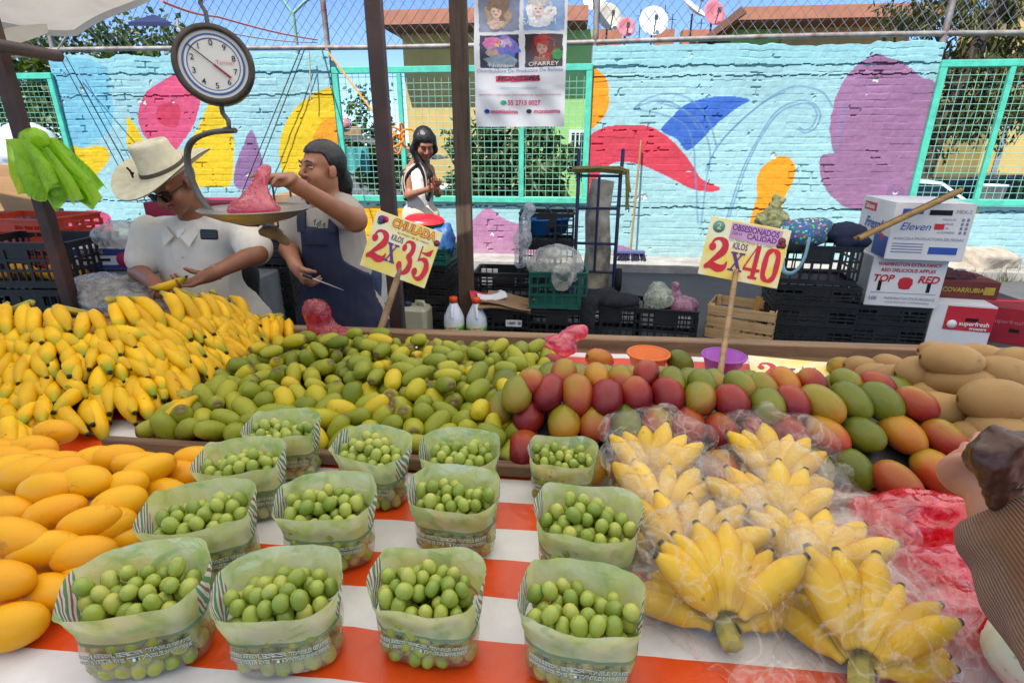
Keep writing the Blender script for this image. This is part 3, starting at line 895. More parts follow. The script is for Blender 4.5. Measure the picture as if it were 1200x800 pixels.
# ---- cars beyond the wall
rubber = mat('rubber', (.02,.02,.02), .85, .2, 20)
chrome = mat('bright_metal', (.6,.6,.6), .3, .1, 10, metal=.9)
def car(loc, rz, paint, label, hatch=False):
    r = empty('parked_car', loc, rz, label, 'car', 'cars parked beyond the wall')
    W = .84
    low = [(-2.1,.32),(-2.15,.62),(-2.05,.84),(-1.3,.92),(1.45 if not hatch else 1.75,.95),(2.1,.86),(2.16,.6),(2.1,.32)]
    m = MB()
    n = len(low); rows = []
    for (s, k) in ((-W,.97),(-W*.98,1),(W*.98,1),(W,.97)):
        rows.append([(x*k, s, .32+(z-.32)*k) for x, z in low])
    vs = [p for row in rows for p in row]; fs = []
    for j in range(3):
        for i in range(n): fs.append((j*n+i, j*n+(i+1)%n, (j+1)*n+(i+1)%n, (j+1)*n+i))
    fs += [tuple(range(n)), tuple(range(4*n-1, 3*n-1, -1))]
    m.add(vs, fs); m.build('body', paint, r, fixn=True)
    xr = 1.75 if hatch else 1.25
    base = [(-1.15,.92),(xr,.94)]; top = [(-.45,1.38),(.0,1.44),(.75,1.43),(xr-.4,1.36)]
    prof = [(-1.15,.9),(-.45,1.38),(.0,1.44),(.75,1.43),(xr-.35,1.36),(xr,.92)]
    m = MB(); k = len(prof); wi = .58
    def yy(z): return .80 - (z-.9)/.54*.2
    vs = [(x, -yy(z), z) for x, z in prof]+[(x, yy(z), z) for x, z in prof]
    m.add(vs, [tuple(range(k)), tuple(range(2*k-1,k-1,-1))]+[(i,i+k,(i+1)%k+k,(i+1)%k) for i in range(k)])
    m.build('cabin', paint, r, fixn=True)
    for s in (-1, 1):
        for quad in (((-.98,.95),(-.42,1.34),(.25,1.38),(.25,.95)), ((.33,.95),(.33,1.38),(.75,1.375),(xr-.42,1.31),(xr-.15,.95))):
            g = MB(); g.add([(x, s*(yy(z)+.006), z) for x, z in quad], [tuple(range(len(quad)))]); g.build('side_window', dark_glass, r)
    for (xa, za, xb, zb) in ((-1.12,.95,-.5,1.36), (xr-.03,.97,xr-.33,1.33)):
        o = -.012 if xa < 0 else .012
        g = MB(); g.add([(xa+o,-yy(za)+.08,za+.01),(xa+o,yy(za)-.08,za+.01),(xb+o,yy(zb)-.08,zb+.01),(xb+o,-yy(zb)+.08,zb+.01)], [(0,1,2,3)]); g.build('windscreen', dark_glass, r)
    for x in (-1.3, 1.3):
        for s in (-1, 1):
            w = MB(); w.lathe([(.18,-.09),(.30,-.1),(.32,-.06),(.32,.06),(.30,.1),(.18,.09)], 20, (x, s*.76, .32), 'y')
            ww = w.build('wheel', rubber, r)
            MB().lathe([(.01,-.095),(.12,-.1),(.19,-.08),(.19,.08),(.12,.1),(.01,.095)], 16, (x, s*.76, .32), 'y').build('rim', chrome, ww)
    for s in (-1, 1):
        MB().box((-2.1, s*.6, .7), (.1,.3,.13), bev=.03).build('headlight', mat('lamp_glass', (.8,.8,.78), .15), r)
        MB().box((2.12, s*.62, .74), (.08,.24,.16), bev=.03).build('tail_light', mat('tail_red', (.5,.02,.02), .2), r)
        MB().box((-.85, s*.92, .98), (.12,.16,.1), bev=.03).build('wing_mirror', paint, r)
def paintm(n, c): return mat(n, c, .22, .04, 3, spec=.7)
car((-1.75, 11.4, -.65), R(200), paintm('white_paint', (.78,.79,.8)), 'white hatchback parked behind the long mesh window', True)
car((5.25, 10.0, -.43), R(186), paintm('silver_paint', (.62,.65,.68)), 'silver saloon parked behind the mesh beside the mauve petal')
car((8.3, 11.6, -.45), R(178), paintm('grey_paint', (.10,.11,.12)), 'dark grey estate car behind the white bucket', True)
bk = empty('paint_bucket', (6.15, 8.9, .62), 0, 'white plastic bucket standing behind the mesh window', 'bucket')
MB().lathe([(.01,0),(.13,0),(.155,.30),(.165,.30),(.165,.33),(.15,.33),(.125,.02),(.01,.02)], 24).build('body', mat('white_plastic', (.75,.75,.73), .4, .06, 6), bk)
MB().tube([( .16*math.cos(a), .03, .3-.14*math.sin(a)) for a in [i*math.pi/10 for i in range(11)]], .004, 5).build('handle', steel, bk)
st = MB(); st.box((0,0,.635), (.6,.5,1.27), bev=.02); tag(st.build('concrete_block', concrete, None, (bk.location.x, 8.9, -.65)), 'concrete block under the white bucket', 'block')

# small things behind the long window: corrugated roof, pink cloth, white sacks
rf = empty('lean_to_shed', (-3.95, 10.6, 0), 0, 'dark corrugated lean-to roof on posts behind the orange rope', 'shed')
corr = mat('old_tin', (.16,.16,.15), .7, .3, 6, .3, 40, metal=.3)
q = MB(); q.sheet(41, 2, lambda u, w: (-1.1+2.4*u, w*1.6, 1.78-.55*u+.02*math.sin(u*150))); q.build('roof_sheet', corr, rf)
for x in (-1.0, 1.2): MB().box((x, .1, .6), (.07,.07,2.2), bev=.005).build('post', mat('old_timber', (.2,.14,.09), .85), rf)
pk = MB(); pk.lathe([(.01,-.11),(.08,-.09),(.12,0),(.08,.1),(.01,.12)], 14); tag(pk.build('balloon', mat('pink_rubber', (.75,.28,.33), .35), None, (-3.965, 9.800, 1.811)), 'pink balloon above the lean-to roof', 'balloon')
bx_ = MB(); bx_.box((0,0,0), (.34,.3,.16), (0,0,.3), .01); tag(bx_.build('carton', mat('carton', (.5,.33,.18), .85), None, (-4.032, 10.300, 1.725)), 'tan carton lying on the lean-to roof', 'carton')
tb = MB(); tb.sheet(14, 10, lambda u, w: (.42*u, .03*math.sin(u*14), -.42*w*(1+.15*math.sin(u*9)))); tag(tb.build('turquoise_cloth', mat('teal_cloth', (.12,.42,.42), .9), None, (-4.150, 10.200, 1.459)), 'turquoise cloth hanging under the lean-to roof', 'cloth')

# ================================================================== STALL
TZ = .78
timber = wood('weathered_timber', (.24,.15,.09), .45, 5)
timber_y = wood('pale_timber', (.40,.27,.15), .5, 6)
table = empty('stall_table', (0, 1.1, 0), 0, 'long low timber stall table carrying the fruit', 'table')
for k in range(6):
    MB().box((-.1+.01*k, -.72+.29*k, TZ-.035), (5.4, .285, .05), bev=.004).build('plank', timber, table)
MB().box((-.1, .865, TZ-.005), (5.4, .055, .075), (0,0,R(.4)), .004).build('back_rail', wood('rail_timber', (.30,.20,.12), .5, 4), table)
for x in (-2.5, -.9, .8, 2.4):
    for y in (-.6, .65):
        MB().box((x, y, .36), (.07,.07,.72), bev=.004).build('leg', timber, table)

# striped oilcloth
cloth_m, nt, b = nodes_of('striped_oilcloth')
tc = N(nt, 'TexCoord').outputs['Object']
sx = N(nt, 'SeparateXYZ'); L(nt, tc, sx.inputs[0])
wob = math_n(nt, 'MULTIPLY', math_n(nt, 'SUBTRACT', noise_tex(nt, 3, 2, tc), .5), .02)
yy_ = math_n(nt, 'ADD', sx.outputs['Y'], wob)
fr = math_n(nt, 'FRACT', math_n(nt, 'DIVIDE', math_n(nt, 'ADD', yy_, 10.255-.9545-.0), .1725))
k_ = math_n(nt, 'GREATER_THAN', fr, .5)
wcol = ramp(nt, noise_tex(nt, 9, 5, tc), [(.3, (.66,.62,.60)), (.7, (.80,.78,.76))])
ocol = ramp(nt, noise_tex(nt, 9, 5, tc), [(.3, (.66,.09,.012)), (.7, (.80,.13,.02))])
L(nt, mix(nt, k_, ocol, wcol), b.inputs['Base Color'])
b.inputs['Roughness'].default_value = .32
bump(nt, b, noise_tex(nt, 14, 4, tc, .5, .6), .35, .012)
def cloth_fn(u, w):
    x = -2.75 + 5.3*u
    s = w*2.05
    if s < .42: y, z = .24, TZ - .42 + s
    else: y, z = .24 + (s-.42), TZ
    if s >= .42:
        z = TZ + .0012 + .004*max(0, fbm((x, y, 0), 5)) + .006*max(0, fbm((x*2.5, y*.9, 4), 3)-.25)
    else:
        y += .02*math.sin(x*14)*(1-s/.42) - .01
    return (x, y, z)
cl = MB(); cl.sheet(160, 90, cloth_fn)
tag(cl.build('tablecloth', cloth_m), 'orange and white striped oilcloth spread on the stall table', 'tablecloth')

# front board of the green heap and sloping risers, black to put shade into the fruit gaps
tag(MB().box((0,0,0), (1.18,.024,.03), (0,0,R(-.5)), .003).build('wooden_batten', timber, None, (-.54, 1.062, TZ+.023)), 'dark wooden batten holding back the green prickly pears', 'batten')
tag(MB().box((0,0,0), (1.15,.024,.03), (0,0,R(.4)), .003).build('wooden_batten', timber, None, (.60, 1.01, TZ+.023)), 'wooden batten lying under the front of the red mangoes', 'batten')
black_pl = mat('black_crate_plastic', (.018,.018,.02), .45, .25, 12, dirt=(.08,.075,.065), dirt_amt=.35)
def riser(x0, x1, prof, label):
    m = MB(); m.prism(prof, x0, x1, 'yz')
    tag(m.build('display_riser', black_pl, None, fixn=True), label, 'display riser')
riser(-1.06, -.14, [(1.13, TZ+.006), (1.78, TZ+.006), (1.78, TZ+.03), (1.42, TZ+.03)], 'dark sloping riser under the prickly pears, blackening the gaps like shade')
riser(-.06, .92, [(1.09, TZ+.006), (1.50, TZ+.006), (1.46, TZ+.095), (1.23, TZ+.085)], 'dark sloping riser under the red mangoes, blackening the gaps like shade')

# ---- poles and canopies
pole_m = mat('brown_painted_steel', (.075,.045,.04), .55, .3, 10, .3, 70, dirt=(.16,.07,.045), dirt_amt=.7, metal=.2)
def pole(loc, w, d, h, label, m=pole_m, lean=0):
    tag(MB().box((0,0,h/2), (w,d,h), bev=.004).build('canopy_pole', m, None, loc, (0, R(lean), R(3))), label, 'pole', 'poles holding up the canopies')
pole((-.693, 2.07, 0), .055, .05, 2.78, 'square steel canopy pole rising out of the prickly pears')
pole((-2.19, 2.1, 0), .05, .05, 2.72, 'square steel canopy pole beside the hanging green bags')
post_w = wood('post_timber', (.13,.085,.055), .5, 5, axis=2)
pole((-.835, 4.32, 0), .12, .10, 3.0, 'thick timber canopy post beside the beauty banner', post_w)
bar = MB(); bar.tube([(0,0,0), (1.1,-.2,.02)], .028, 4)
tag(MB().tube([(-1.834, 1.550, 1.797), (-2.133, 2.300, 1.843)], .024, 6).build('canopy_bar', pole_m), 'slanting steel canopy bar ending above the green bags', 'bar')

tarp_m = bpy.data.materials.new('white_tarp'); tarp_m.use_nodes = True
nt = tarp_m.node_tree; nt.nodes.clear()
out = N(nt, 'OutputMaterial'); df = N(nt, 'BsdfDiffuse'); tl = N(nt, 'BsdfTranslucent'); ms = N(nt, 'MixShader')
tv = obj_vec(nt, False)
wv = N(nt, 'TexWave'); wv.inputs['Scale'].default_value = 1.3; wv.inputs['Distortion'].default_value = .6; L(nt, tv, wv.inputs[0])
cc = ramp(nt, noise_tex(nt, 2.5, 5, tv), [(.3, (.90,.84,.73)), (.7, (.95,.91,.82))])
L(nt, cc, df.inputs[0]); L(nt, cc, tl.inputs[0]); ms.inputs[0].default_value = .85
bp = N(nt, 'Bump'); bp.inputs['Strength'].default_value = .3; bp.inputs['Distance'].default_value = .02
L(nt, noise_tex(nt, 5, 4, tv), bp.inputs['Height']); L(nt, bp.outputs[0], df.inputs['Normal'])
L(nt, df.outputs[0], ms.inputs[1]); L(nt, tl.outputs[0], ms.inputs[2]); L(nt, ms.outputs[0], out.inputs[0])

def cloth_mat(name, col_, trans):
    m_ = bpy.data.materials.new(name); m_.use_nodes = True; nt = m_.node_tree; nt.nodes.clear()
    out = N(nt, 'OutputMaterial'); df = N(nt, 'BsdfDiffuse'); tl = N(nt, 'BsdfTranslucent'); ms = N(nt, 'MixShader'); v = obj_vec(nt, False)
    c = ramp(nt, noise_tex(nt, 3.5, 6, v, .6, 1.), [(.3, tuple(x*.85 for x in col_)), (.7, col_)])
    L(nt, c, df.inputs[0]); L(nt, c, tl.inputs[0]); ms.inputs[0].default_value = trans
    L(nt, df.outputs[0], ms.inputs[1]); L(nt, tl.outputs[0], ms.inputs[2]); L(nt, ms.outputs[0], out.inputs[0])
    return m_
dim_tarp_m = cloth_mat('dimmed_cream_tarp', (.78,.72,.62), .34)  # less translucent, so the tarp parts in view are kept from glaring
CX, CYc, CZ = (-2.922, 3.300, 2.137)
def tarp_a(u, w):
    # big tarp over the stall, one corner pulled down and tied
    x = CX - 1.9 + (6.9-CX)*u; y = -1.5 + (CYc+1.5)*w
    dx = x - CX
    ze = CZ + (-dx*.10 if dx < 0 else min(dx*.29, .19) + max(0, min((dx-.65)*.3, 2.78-CZ-.19)))
    zr = 2.74 + .05*math.sin(u*math.pi)*math.sin(w*math.pi) - (.35*min(1, max(0, -dx)/1.5))
    c = w**2.2
    z = zr*(1-c) + ze*c + .018*math.sin(x*4+y*3)*(1-c) + .01*math.sin(dx*9)*c
    y -= .10*abs(math.sin(min(max(dx, 0), 2)*1.4))*w
    return (x, y, z)
US = (CX + .62 - (CX - 1.9))/(6.9-CX)      # split added so the visible part stays dim while the rest lights the stall
for (ua, ub, mm, lb) in ((0, US+.004, dim_tarp_m, 'visible part of the stall tarp toned dimmer, one corner tied down to the fence'), (US, 1, tarp_m, 'unseen main part of the white stall tarp, made extra translucent to light the fruit')):
    fn_ = lambda u, w: tuple(Vector(tarp_a(ua + (ub-ua)*u, w)) - Vector((0, 0, .012 if ua == 0 else 0)))
    t_ = MB(); t_.sheet(60, 44, fn_); t_.sheet(60, 2, lambda u, w: tuple(Vector(fn_(u, 1.0)) + Vector((0, .012*w, -.03*w))))
    tag(t_.build('canopy_tarp', mm), lb, 'tarp')
def tarp_b(u, w):
    x = -1.35 + 5.3*u; y = 3.15 + 1.95*w
    return (x, y, 2.98 + .05*math.sin(u*9) - .06*math.sin(w*math.pi) + .02*math.sin(x*5+y*2) - .03*w)
t_ = MB(); t_.sheet(40, 20, tarp_b)
tag(t_.build('canopy_tarp', tarp_m), 'second white tarp slung from the timber post behind the stall', 'tarp')
def tarp_c(u, w):
    p0, p1, p2 = Vector((-3.367, 2.600, 2.068)), Vector((-2.800, 3.000, 2.082)), Vector((-3.013, 2.200, 1.717))
    q = p0 + (p1-p0)*u + (p2-p0)*w*(1-u*.97)
    q.z += .02*math.sin(u*7+w*5) + .0
    return tuple(q)
t_ = MB(); t_.sheet(24, 16, tarp_c)
tag(t_.build('canopy_tarp', dim_tarp_m), 'lower white tarp of the neighbouring stall above the green bags', 'tarp')
blue_tarp = mat('navy_tarp', (.03,.045,.13), .6, .15, 6)
def tarp_d(u, w):
    p0, p1, p2 = Vector((-3.111, 4.000, 2.300)), Vector((-2.794, 4.000, 2.294)), Vector((-3.127, 4.300, 2.406))
    q = p0 + (p1-p0)*u + (p2-p0)*w*(1-u); return (q.x, q.y, q.z)
t_ = MB(); t_.sheet(10, 8, tarp_d)
t_.sheet(10, 3, lambda u, w: tuple(Vector(tarp_d(u, 0)) + Vector((0, -.002, -.025*w))))
tag(t_.build('canopy_flap', blue_tarp), 'navy pointed flap of a tarp poking out below the white canopy', 'tarp')

# ropes
rope_w = mat('pale_rope', (.55,.50,.40), .9, .2, 60); rope_o = mat('orange_rope', (.78,.30,.05), .8, .15, 60)
rope_p = mat('pink_cord', (.75,.30,.25), .8, .15, 60); cable = mat('black_cable', (.03,.03,.035), .7, .2, 30)
def rope(pts, r, m, label, sag=0.0, cat='rope'):
    p = [Vector(q) for q in pts]; out = []
    for a, b_ in zip(p[:-1], p[1:]):
        for i in range(10):
            t = i/10; q = a.lerp(b_, t); q.z -= sag*math.sin(t*math.pi); out.append(q)
    out.append(p[-1])
    tag(MB().tube(out, r, 6).build('rope', m), label, cat)
rope([(-2.922, 3.300, 2.137), (-6.590, 7.100, 2.617)], .008, rope_w, 'pale rope tying the tarp corner to the fence')
rope([(-3.175, 7.250, 2.709), (-3.177, 5.200, 2.564), (-2.969, 4.200, 2.464)], .009, rope_p, 'pink cord running from the fence post to the canopy', .02)
rope([(-3.157, 7.200, 2.673), (-3.487, 5.600, 2.539), (-2.968, 4.200, 2.329)], .007, rope_w, 'pale rope running below the pink cord', .03)
rope([(-3.029, 7.200, 2.559), (-2.150, 6.200, 1.800), (-1.820, 6.000, 1.553)], .012, rope_o, 'orange rope stretched down to a knotted coil', .0)
kn = MB()
for k in range(4):
    a0 = k*1.4
    kn.tube([Vector((-1.820, 6.000, 1.553)) + Vector((.09*math.cos(a0)+.10*math.cos(t)*math.cos(a0), .03*math.sin(t*2+k), .06*math.sin(a0)+.10*math.sin(t))) for t in [i*2*math.pi/14 for i in range(15)]], .012, 6)
tag(kn.build('rope_knot', rope_o), 'knotted orange rope coil beside the girl', 'rope')
for i, (a, b_, lb) in enumerate((((-6.601, 7.150, 2.546), (-5.942, 7.100, 0.738), 'thin black cable crossing the yellow heart of the mural'), ((-6.523, 7.150, 2.565), (-5.815, 7.100, 0.739), 'thin black cable hanging beside the cable over the yellow heart'),
        ((-3.362, 7.150, 2.594), (-4.391, 7.100, 0.899), 'thin black cable crossing the purple petal'), ((-3.308, 7.150, 2.594), (-4.282, 7.100, 0.900), 'thin black cable beside the cable over the purple petal'))):
    rope([a, b_], .006, cable, lb, .0, 'cable')
rope([(-3.130, 3.000, 1.948), (-3.011, 3.200, 1.978)], .006, rope_w, 'thin cream cord below the neighbouring tarp', .0)
rope([(-2.465, 3.600, 2.232), (-2.471, 3.600, 2.181), (-2.452, 3.600, 2.139)], .007, rope_w, 'short pale rope end with a hook dangling from the tarp point')
rope([(-3.278, 7.200, 2.582), (-3.301, 7.200, 2.248), (-3.331, 7.200, 2.022)], .008, rope_w, 'frayed rope dangling by the yellow disc of the mural')

# ---- beauty banner
ban = empty('advert_banner', (-.385, 4.2, 1.62), 0, 'white beauty supply banner with four portrait photos hung between posts', 'banner')
ban.scale = (1, 1, .735)
pvc = mat('white_vinyl', (.80,.80,.82), .3, .04, 4, .15, 6, bdist=.02)
BW, BH = .64, 1.12
def ban_fn(x, z, off=0.0):
    y = .018*math.sin(x*11+z*4) + .012*math.sin(z*13-x*7) + .008*math.sin(x*29+z*17)*(1 if z < .35 else .3)
    return (x, y-off, z)
bs = MB(); bs.sheet(40, 60, lambda u, w: ban_fn(-BW/2+BW*u, BH*w)); bs.build('vinyl_sheet', pvc, ban)
def patch(x0, x1, z0, z1, c, name='photo', off=.002, n=14, ragged=True, m=None):
    q = MB()
    q.sheet(n, n, lambda u, w: ban_fn(x0+(x1-x0)*u + (.006*fbm((u*9, w*9, x0*50), 1) if ragged and (u in (0,1) or w in (0,1)) else 0), z0+(z1-z0)*w + (.006*fbm((u*9, w*9, z0*50+7), 1) if ragged and (u in (0,1) or w in (0,1)) else 0), off))
    return q.build(name, m or mat('print_%02x%02x%02x' % tuple(int(v*255) for v in c), c, .35, .25, 9), ban)
def blob(cx, cz, rx, rz, c, off, parent, wob=.0, seed=0, a0=0, name='portrait_shape'):
    q = MB(); n = 22; vs = [ban_fn(cx, cz, off)]
    for k in range(n):
        a = 2*math.pi*k/n; w = 1+wob*mnoise.noise(Vector((math.cos(a)*2, math.sin(a)*2, seed)))
        x_, z_ = rx*w*math.cos(a), rz*w*math.sin(a)
        vs.append(ban_fn(cx+x_*math.cos(a0)-z_*math.sin(a0), cz+x_*math.sin(a0)+z_*math.cos(a0), off))
    q.add(vs, [(0, k+1, (k+1) % n+1) for k in range(n)], True)
    q.build(name, mat('print_%02x%02x%02x' % tuple(int(v*255) for v in c), c, .35, .25, 30), parent)
def portrait(x0, x1, z0, z1, bg, hair, hair2, skin, top, fx, fz, wave):
    p = patch(x0, x1, z0, z1, bg)
    blob(fx, fz-.005, .085, .105, hair, .0032, p, .5, wave)
    blob(fx+.05, fz-.06, .05, .085, hair2, .0038, p, .6, wave+3, -.5)
    blob(fx-.055, fz-.03, .03, .07, hair2, .0038, p, .5, wave+4, .3)
    blob(fx-.01, fz-.105, .06, .045, top, .0044, p, .3, wave+5)
    blob(fx-.005, fz-.06, .022, .035, tuple(v*.85 for v in skin), .0050, p)
    blob(fx-.008, fz-.005, .037, .05, skin, .0056, p, .08, wave, .15)
    blob(fx+.0, fz+.045, .045, .022, hair, .0062, p, .5, wave+6, -.3)
    for s in (-1, 1): blob(fx-.008+s*.015, fz+.002, .007, .004, (.08,.05,.05), .0064, p, name='printed_eye')
    blob(fx-.008, fz-.028, .011, .005, (.55,.10,.12), .0064, p, name='printed_lips')
portrait(-.29, -.005, .83, 1.10, (.30,.33,.42), (.33,.22,.15), (.50,.38,.27), (.78,.56,.45), (.72,.52,.42), -.16, 1.00, 1)
portrait(.025, .30, .83, 1.10, (.32,.45,.68), (.62,.58,.55), (.80,.78,.75), (.76,.62,.58), (.82,.82,.84), .13, 1.00, 9)
p4 = patch(-.28, -.01, .525, .80, (.06,.06,.12))
for (cx, cz, rx, rz, c, o) in ((-.13,.70,.115,.085,(.35,.25,.62),.003),(-.07,.68,.07,.06,(.22,.30,.75),.0036),(-.20,.74,.06,.045,(.75,.20,.45),.004),(-.16,.735,.02,.04,(.85,.55,.15),.0046),(-.10,.73,.04,.04,(.75,.60,.82),.005),(-.19,.66,.045,.05,(.55,.38,.34),.0052),(-.13,.58,.11,.055,(.28,.36,.42),.0056)):
    blob(cx, cz, rx, rz, c, o, p4, .5, cx*30)
portrait(.035, .295, .525, .80, (.07,.06,.07), (.45,.05,.04), (.16,.04,.03), (.55,.32,.25), (.33,.18,.14), .16, .69, 15)
blob(.26, .63, .035, .045, (.03,.32,.10), .006, ban, .4, 3)
def ban_text(txt, size, x, z, c, **k):
    me = text_mesh(txt, size, **k)
    for v_ in me.vertices: v_.co = Vector(ban_fn(x+v_.co.x, z+v_.co.y, .009))
    return link('lettering', me, mat('ink_%02x%02x%02x' % tuple(int(v*255) for v in c), c, .4, .05), ban)
ban_text('SALERM', .075, .13, .895, (.72,.80,.88), xs=.9)
ban_text('Nutrapél', .05, -.13, .545, (.75,.75,.78)); ban_text('OFARREY', .05, .165, .55, (.82,.80,.80))
ban_text('Distribuidora De Productos De Belleza', .044, 0, .497, (.20,.30,.55), width=.60)
patch(-.17, .14, .405, .455, (.62,.02,.12), 'printed_stroke', .007)
ban_text('MONISSIMA', .055, -.01, .43, (.04,.02,.03), width=.30, bold=.02, shear=.3)
patch(-.14, .12, .345, .348, (.35,.35,.36), 'printed_rule', .006, 8, False)
ban_text('MAYOREO Y MENUDEO TRATAMIENTOS TINTES ALACIADOS', .022, 0, .285, (.60,.12,.22), width=.58)
ban_text('55 2713 0027', .06, .03, .215, (.68,.03,.18), width=.23, bold=.02)
blob(-.115, .217, .021, .021, (.03,.45,.25), .007, ban, name='printed_badge')
ban_text('monissima', .055, -.11, .137, (.68,.03,.18), width=.19, bold=.02); ban_text('monissima', .055, .195, .14, (.68,.03,.18), width=.19, bold=.02)
blob(-.235, .14, .020, .020, (.03,.12,.50), .007, ban, name='printed_badge'); blob(.065, .14, .020, .020, (.02,.02,.03), .007, ban, name='printed_badge')
for sx_ in (-1, 1):
    rope([(-.385+sx_*.31, 4.2, 2.44), (-.385+sx_*.31, 4.2, 2.44), (-.385+sx_*.33, 4.28, 3.0)], .004, cable, 'thin cord holding the %s corner of the beauty banner' % ('timber post' if sx_ < 0 else 'window side'))

# ================================================================== FRUIT
def sweep(pts, rad, seg=10, power=None, sq=1.0):
    """closed swept solid; rad per ring, power gives a rounded polygon section"""
    P = [Vector(p) for p in pts]; n = len(P); vs = []; al = []
    for i in range(n):
        t = (P[min(i+1,n-1)] - P[max(i-1,0)]).normalized()
        a = Vector((0,1,0)); a = (a - t*a.dot(t)).normalized(); b_ = t.cross(a)
        for k in range(seg):
            an = 2*math.pi*k/seg
            q = 1.0 if not power else 1 + power*math.cos(5*an)
            vs.append(P[i] + (a*math.cos(an) + b_*math.sin(an)*sq)*rad[i]*q); al.append(i/(n-1))
    fs = [(i*seg+k, i*seg+(k+1)%seg, (i+1)*seg+(k+1)%seg, (i+1)*seg+k) for i in range(n-1) for k in range(seg)]
    m = MB(); m.add(vs, fs, True)
    m.v += [tuple(P[0]), tuple(P[-1])]; c0, c1 = len(m.v)-2, len(m.v)-1
    m.add([], [])
    for k in range(seg):
        m.f.append((c0, (k+1) % seg, k)); m.f.append((c1, (n-1)*seg+k, (n-1)*seg+(k+1) % seg)); m.sm += [True, True]
    return m, al + [0, 1]

def banana_mesh(L_=.17, r=.0185, bend=1.0, name='banana'):
    """stem at origin, runs along +x and curves down (-z)"""
    n = 16; pts = []; rad = []
    Rc = L_/bend
    for i in range(n):
        t = i/(n-1); a = bend*(t-.25)
        pts.append((Rc*(math.sin(a)+math.sin(.25*bend)), 0, Rc*(math.cos(a)-math.cos(.25*bend))))
        prof = [.34,.36,.45,.68,.88,.97,1,1,1,.99,.96,.90,.78,.58,.34,.24][i]
        rad.append(r*prof)
    m, al = sweep(pts, rad, 10, .05)
    me = m.mesh(name); vfloat(me, 'along', al); return me

def banana_material(name, green=.5, base=((.72,.42,.008),(.82,.55,.014)), speck=.55):
    m, nt, b = nodes_of(name)
    v = obj_vec(nt); at = N(nt, 'Attribute', attribute_name='along'); oi = N(nt, 'ObjectInfo')
    c = ramp(nt, noise_tex(nt, 14, 4, v), [(.3, base[0]), (.7, base[1])])
    gm = ramp(nt, at.outputs['Fac'], [(0, (.8,)*3), (.13, (.35,)*3), (.28, (0,0,0)), (.72, (0,0,0)), (.88, (.55,)*3), (1, (.9,)*3)])
    gm = math_n(nt, 'MULTIPLY', gm, math_n(nt, 'MULTIPLY', oi.outputs['Random'], green*1.9))
    c = mix(nt, gm, c, (.22,.30,.02))
    tip = ramp(nt, at.outputs['Fac'], [(0, (.85,)*3), (.015, (.25,)*3), (.04, (0,0,0)), (.945, (0,0,0)), (.97, (1,)*3)])
    c = mix(nt, tip, c, (.035,.025,.012))
    sp = ramp(nt, noise_tex(nt, 55, 3, v, .6), [(.66, (0,0,0)), (.74, (speck,)*3)])
    c = mix(nt, sp, c, (.16,.09,.02))
    br = ramp(nt, noise_tex(nt, 7, 5, v, .7), [(.62, (0,0,0)), (.75, (.5*speck,)*3)])
    c = mix(nt, br, c, (.30,.17,.03))
    h = N(nt, 'HueSaturation'); L(nt, c, h.inputs['Color'])
    L(nt, math_n(nt, 'ADD', math_n(nt, 'MULTIPLY', oi.outputs['Random'], .25), .86), h.inputs['Value'])
    L(nt, h.outputs[0], b.inputs['Base Color']); b.inputs['Roughness'].default_value = .48; b.inputs['Specular IOR Level'].default_value = .3
    b.inputs['Subsurface Weight'].default_value = .08; b.inputs['Subsurface Scale'].default_value = .01
    bump(nt, b, noise_tex(nt, 60, 3, v), .15, .002)
    return m
ban_m = banana_material('banana_skin', .85, speck=.8)
ban_meshes = [banana_mesh(.185, .0205, bd) for bd in (.8, 1.0, 1.2)]
crown_m = mat('banana_crown', (.38,.33,.06), .8, .3, 40)
crown_me = MB().box((0,0,0), (.03,.10,.02), None, .008).mesh('crown'); crown_me.materials.append(crown_m)
for me in ban_meshes: me.materials.append(ban_m)

# ---- the big banana stack: hands laid like shingles on a rounded slope
def pl(pts, t):
    d = [0]
    for a, b_ in zip(pts[:-1], pts[1:]): d.append(d[-1] + (Vector(b_)-Vector(a)).length)
    s = t*d[-1]
    for i in range(len(pts)-1):
        if s <= d[i+1] or i == len(pts)-2:
            return Vector(pts[i]).lerp(Vector(pts[i+1]), (s-d[i])/(d[i+1]-d[i]))
base_c = [tuple(p) for p in spline([(-2.05,1.03,TZ+.03),(-1.60,1.05,TZ+.03),(-1.27,1.10,TZ+.03),(-1.13,1.20,TZ+.03),(-1.09,1.42,TZ+.03),(-1.10,1.66,TZ+.03),(-1.14,1.86,TZ+.03)], 6)]
top_c = [tuple(p) for p in spline([(-2.20,1.34,.99),(-1.75,1.36,.98),(-1.45,1.40,.967),(-1.32,1.48,.965),(-1.24,1.60,.935),(-1.20,1.74,.895),(-1.20,1.88,.86)], 6)]
labels_hand = ['yellow banana hand in the %s of the big banana stack' % w for w in ('bottom layer', 'lower layers', 'middle layers', 'upper layers', 'top layer')]
ROWS = 10
def hand(pts_axes, label, group, name='banana_hand'):
    """pts_axes: list of (root point, direction, up) for each banana"""
    c = sum((p for p, d, u in pts_axes), Vector())/len(pts_axes)
    r = empty(name, c, 0, label, 'bananas', group)
    d0 = pts_axes[len(pts_axes)//2][1]; u0 = pts_axes[len(pts_axes)//2][2]
    side = u0.cross(d0).normalized()
    Mx = Matrix((d0, side, d0.cross(side))).transposed()
    link('crown', crown_me, None, r, (0,0,0), Mx.to_euler())
    for p, d, u in pts_axes:
        s = u.cross(d).normalized(); w = d.cross(s)
        E_ = Matrix((d, s, w)).transposed().to_euler()
        o = link('banana', random.choice(ban_meshes), None, r, p - c, E_)
        f = random.uniform(.86, 1.12); o.scale = (f, random.uniform(.92, 1.1), random.uniform(.92, 1.1))
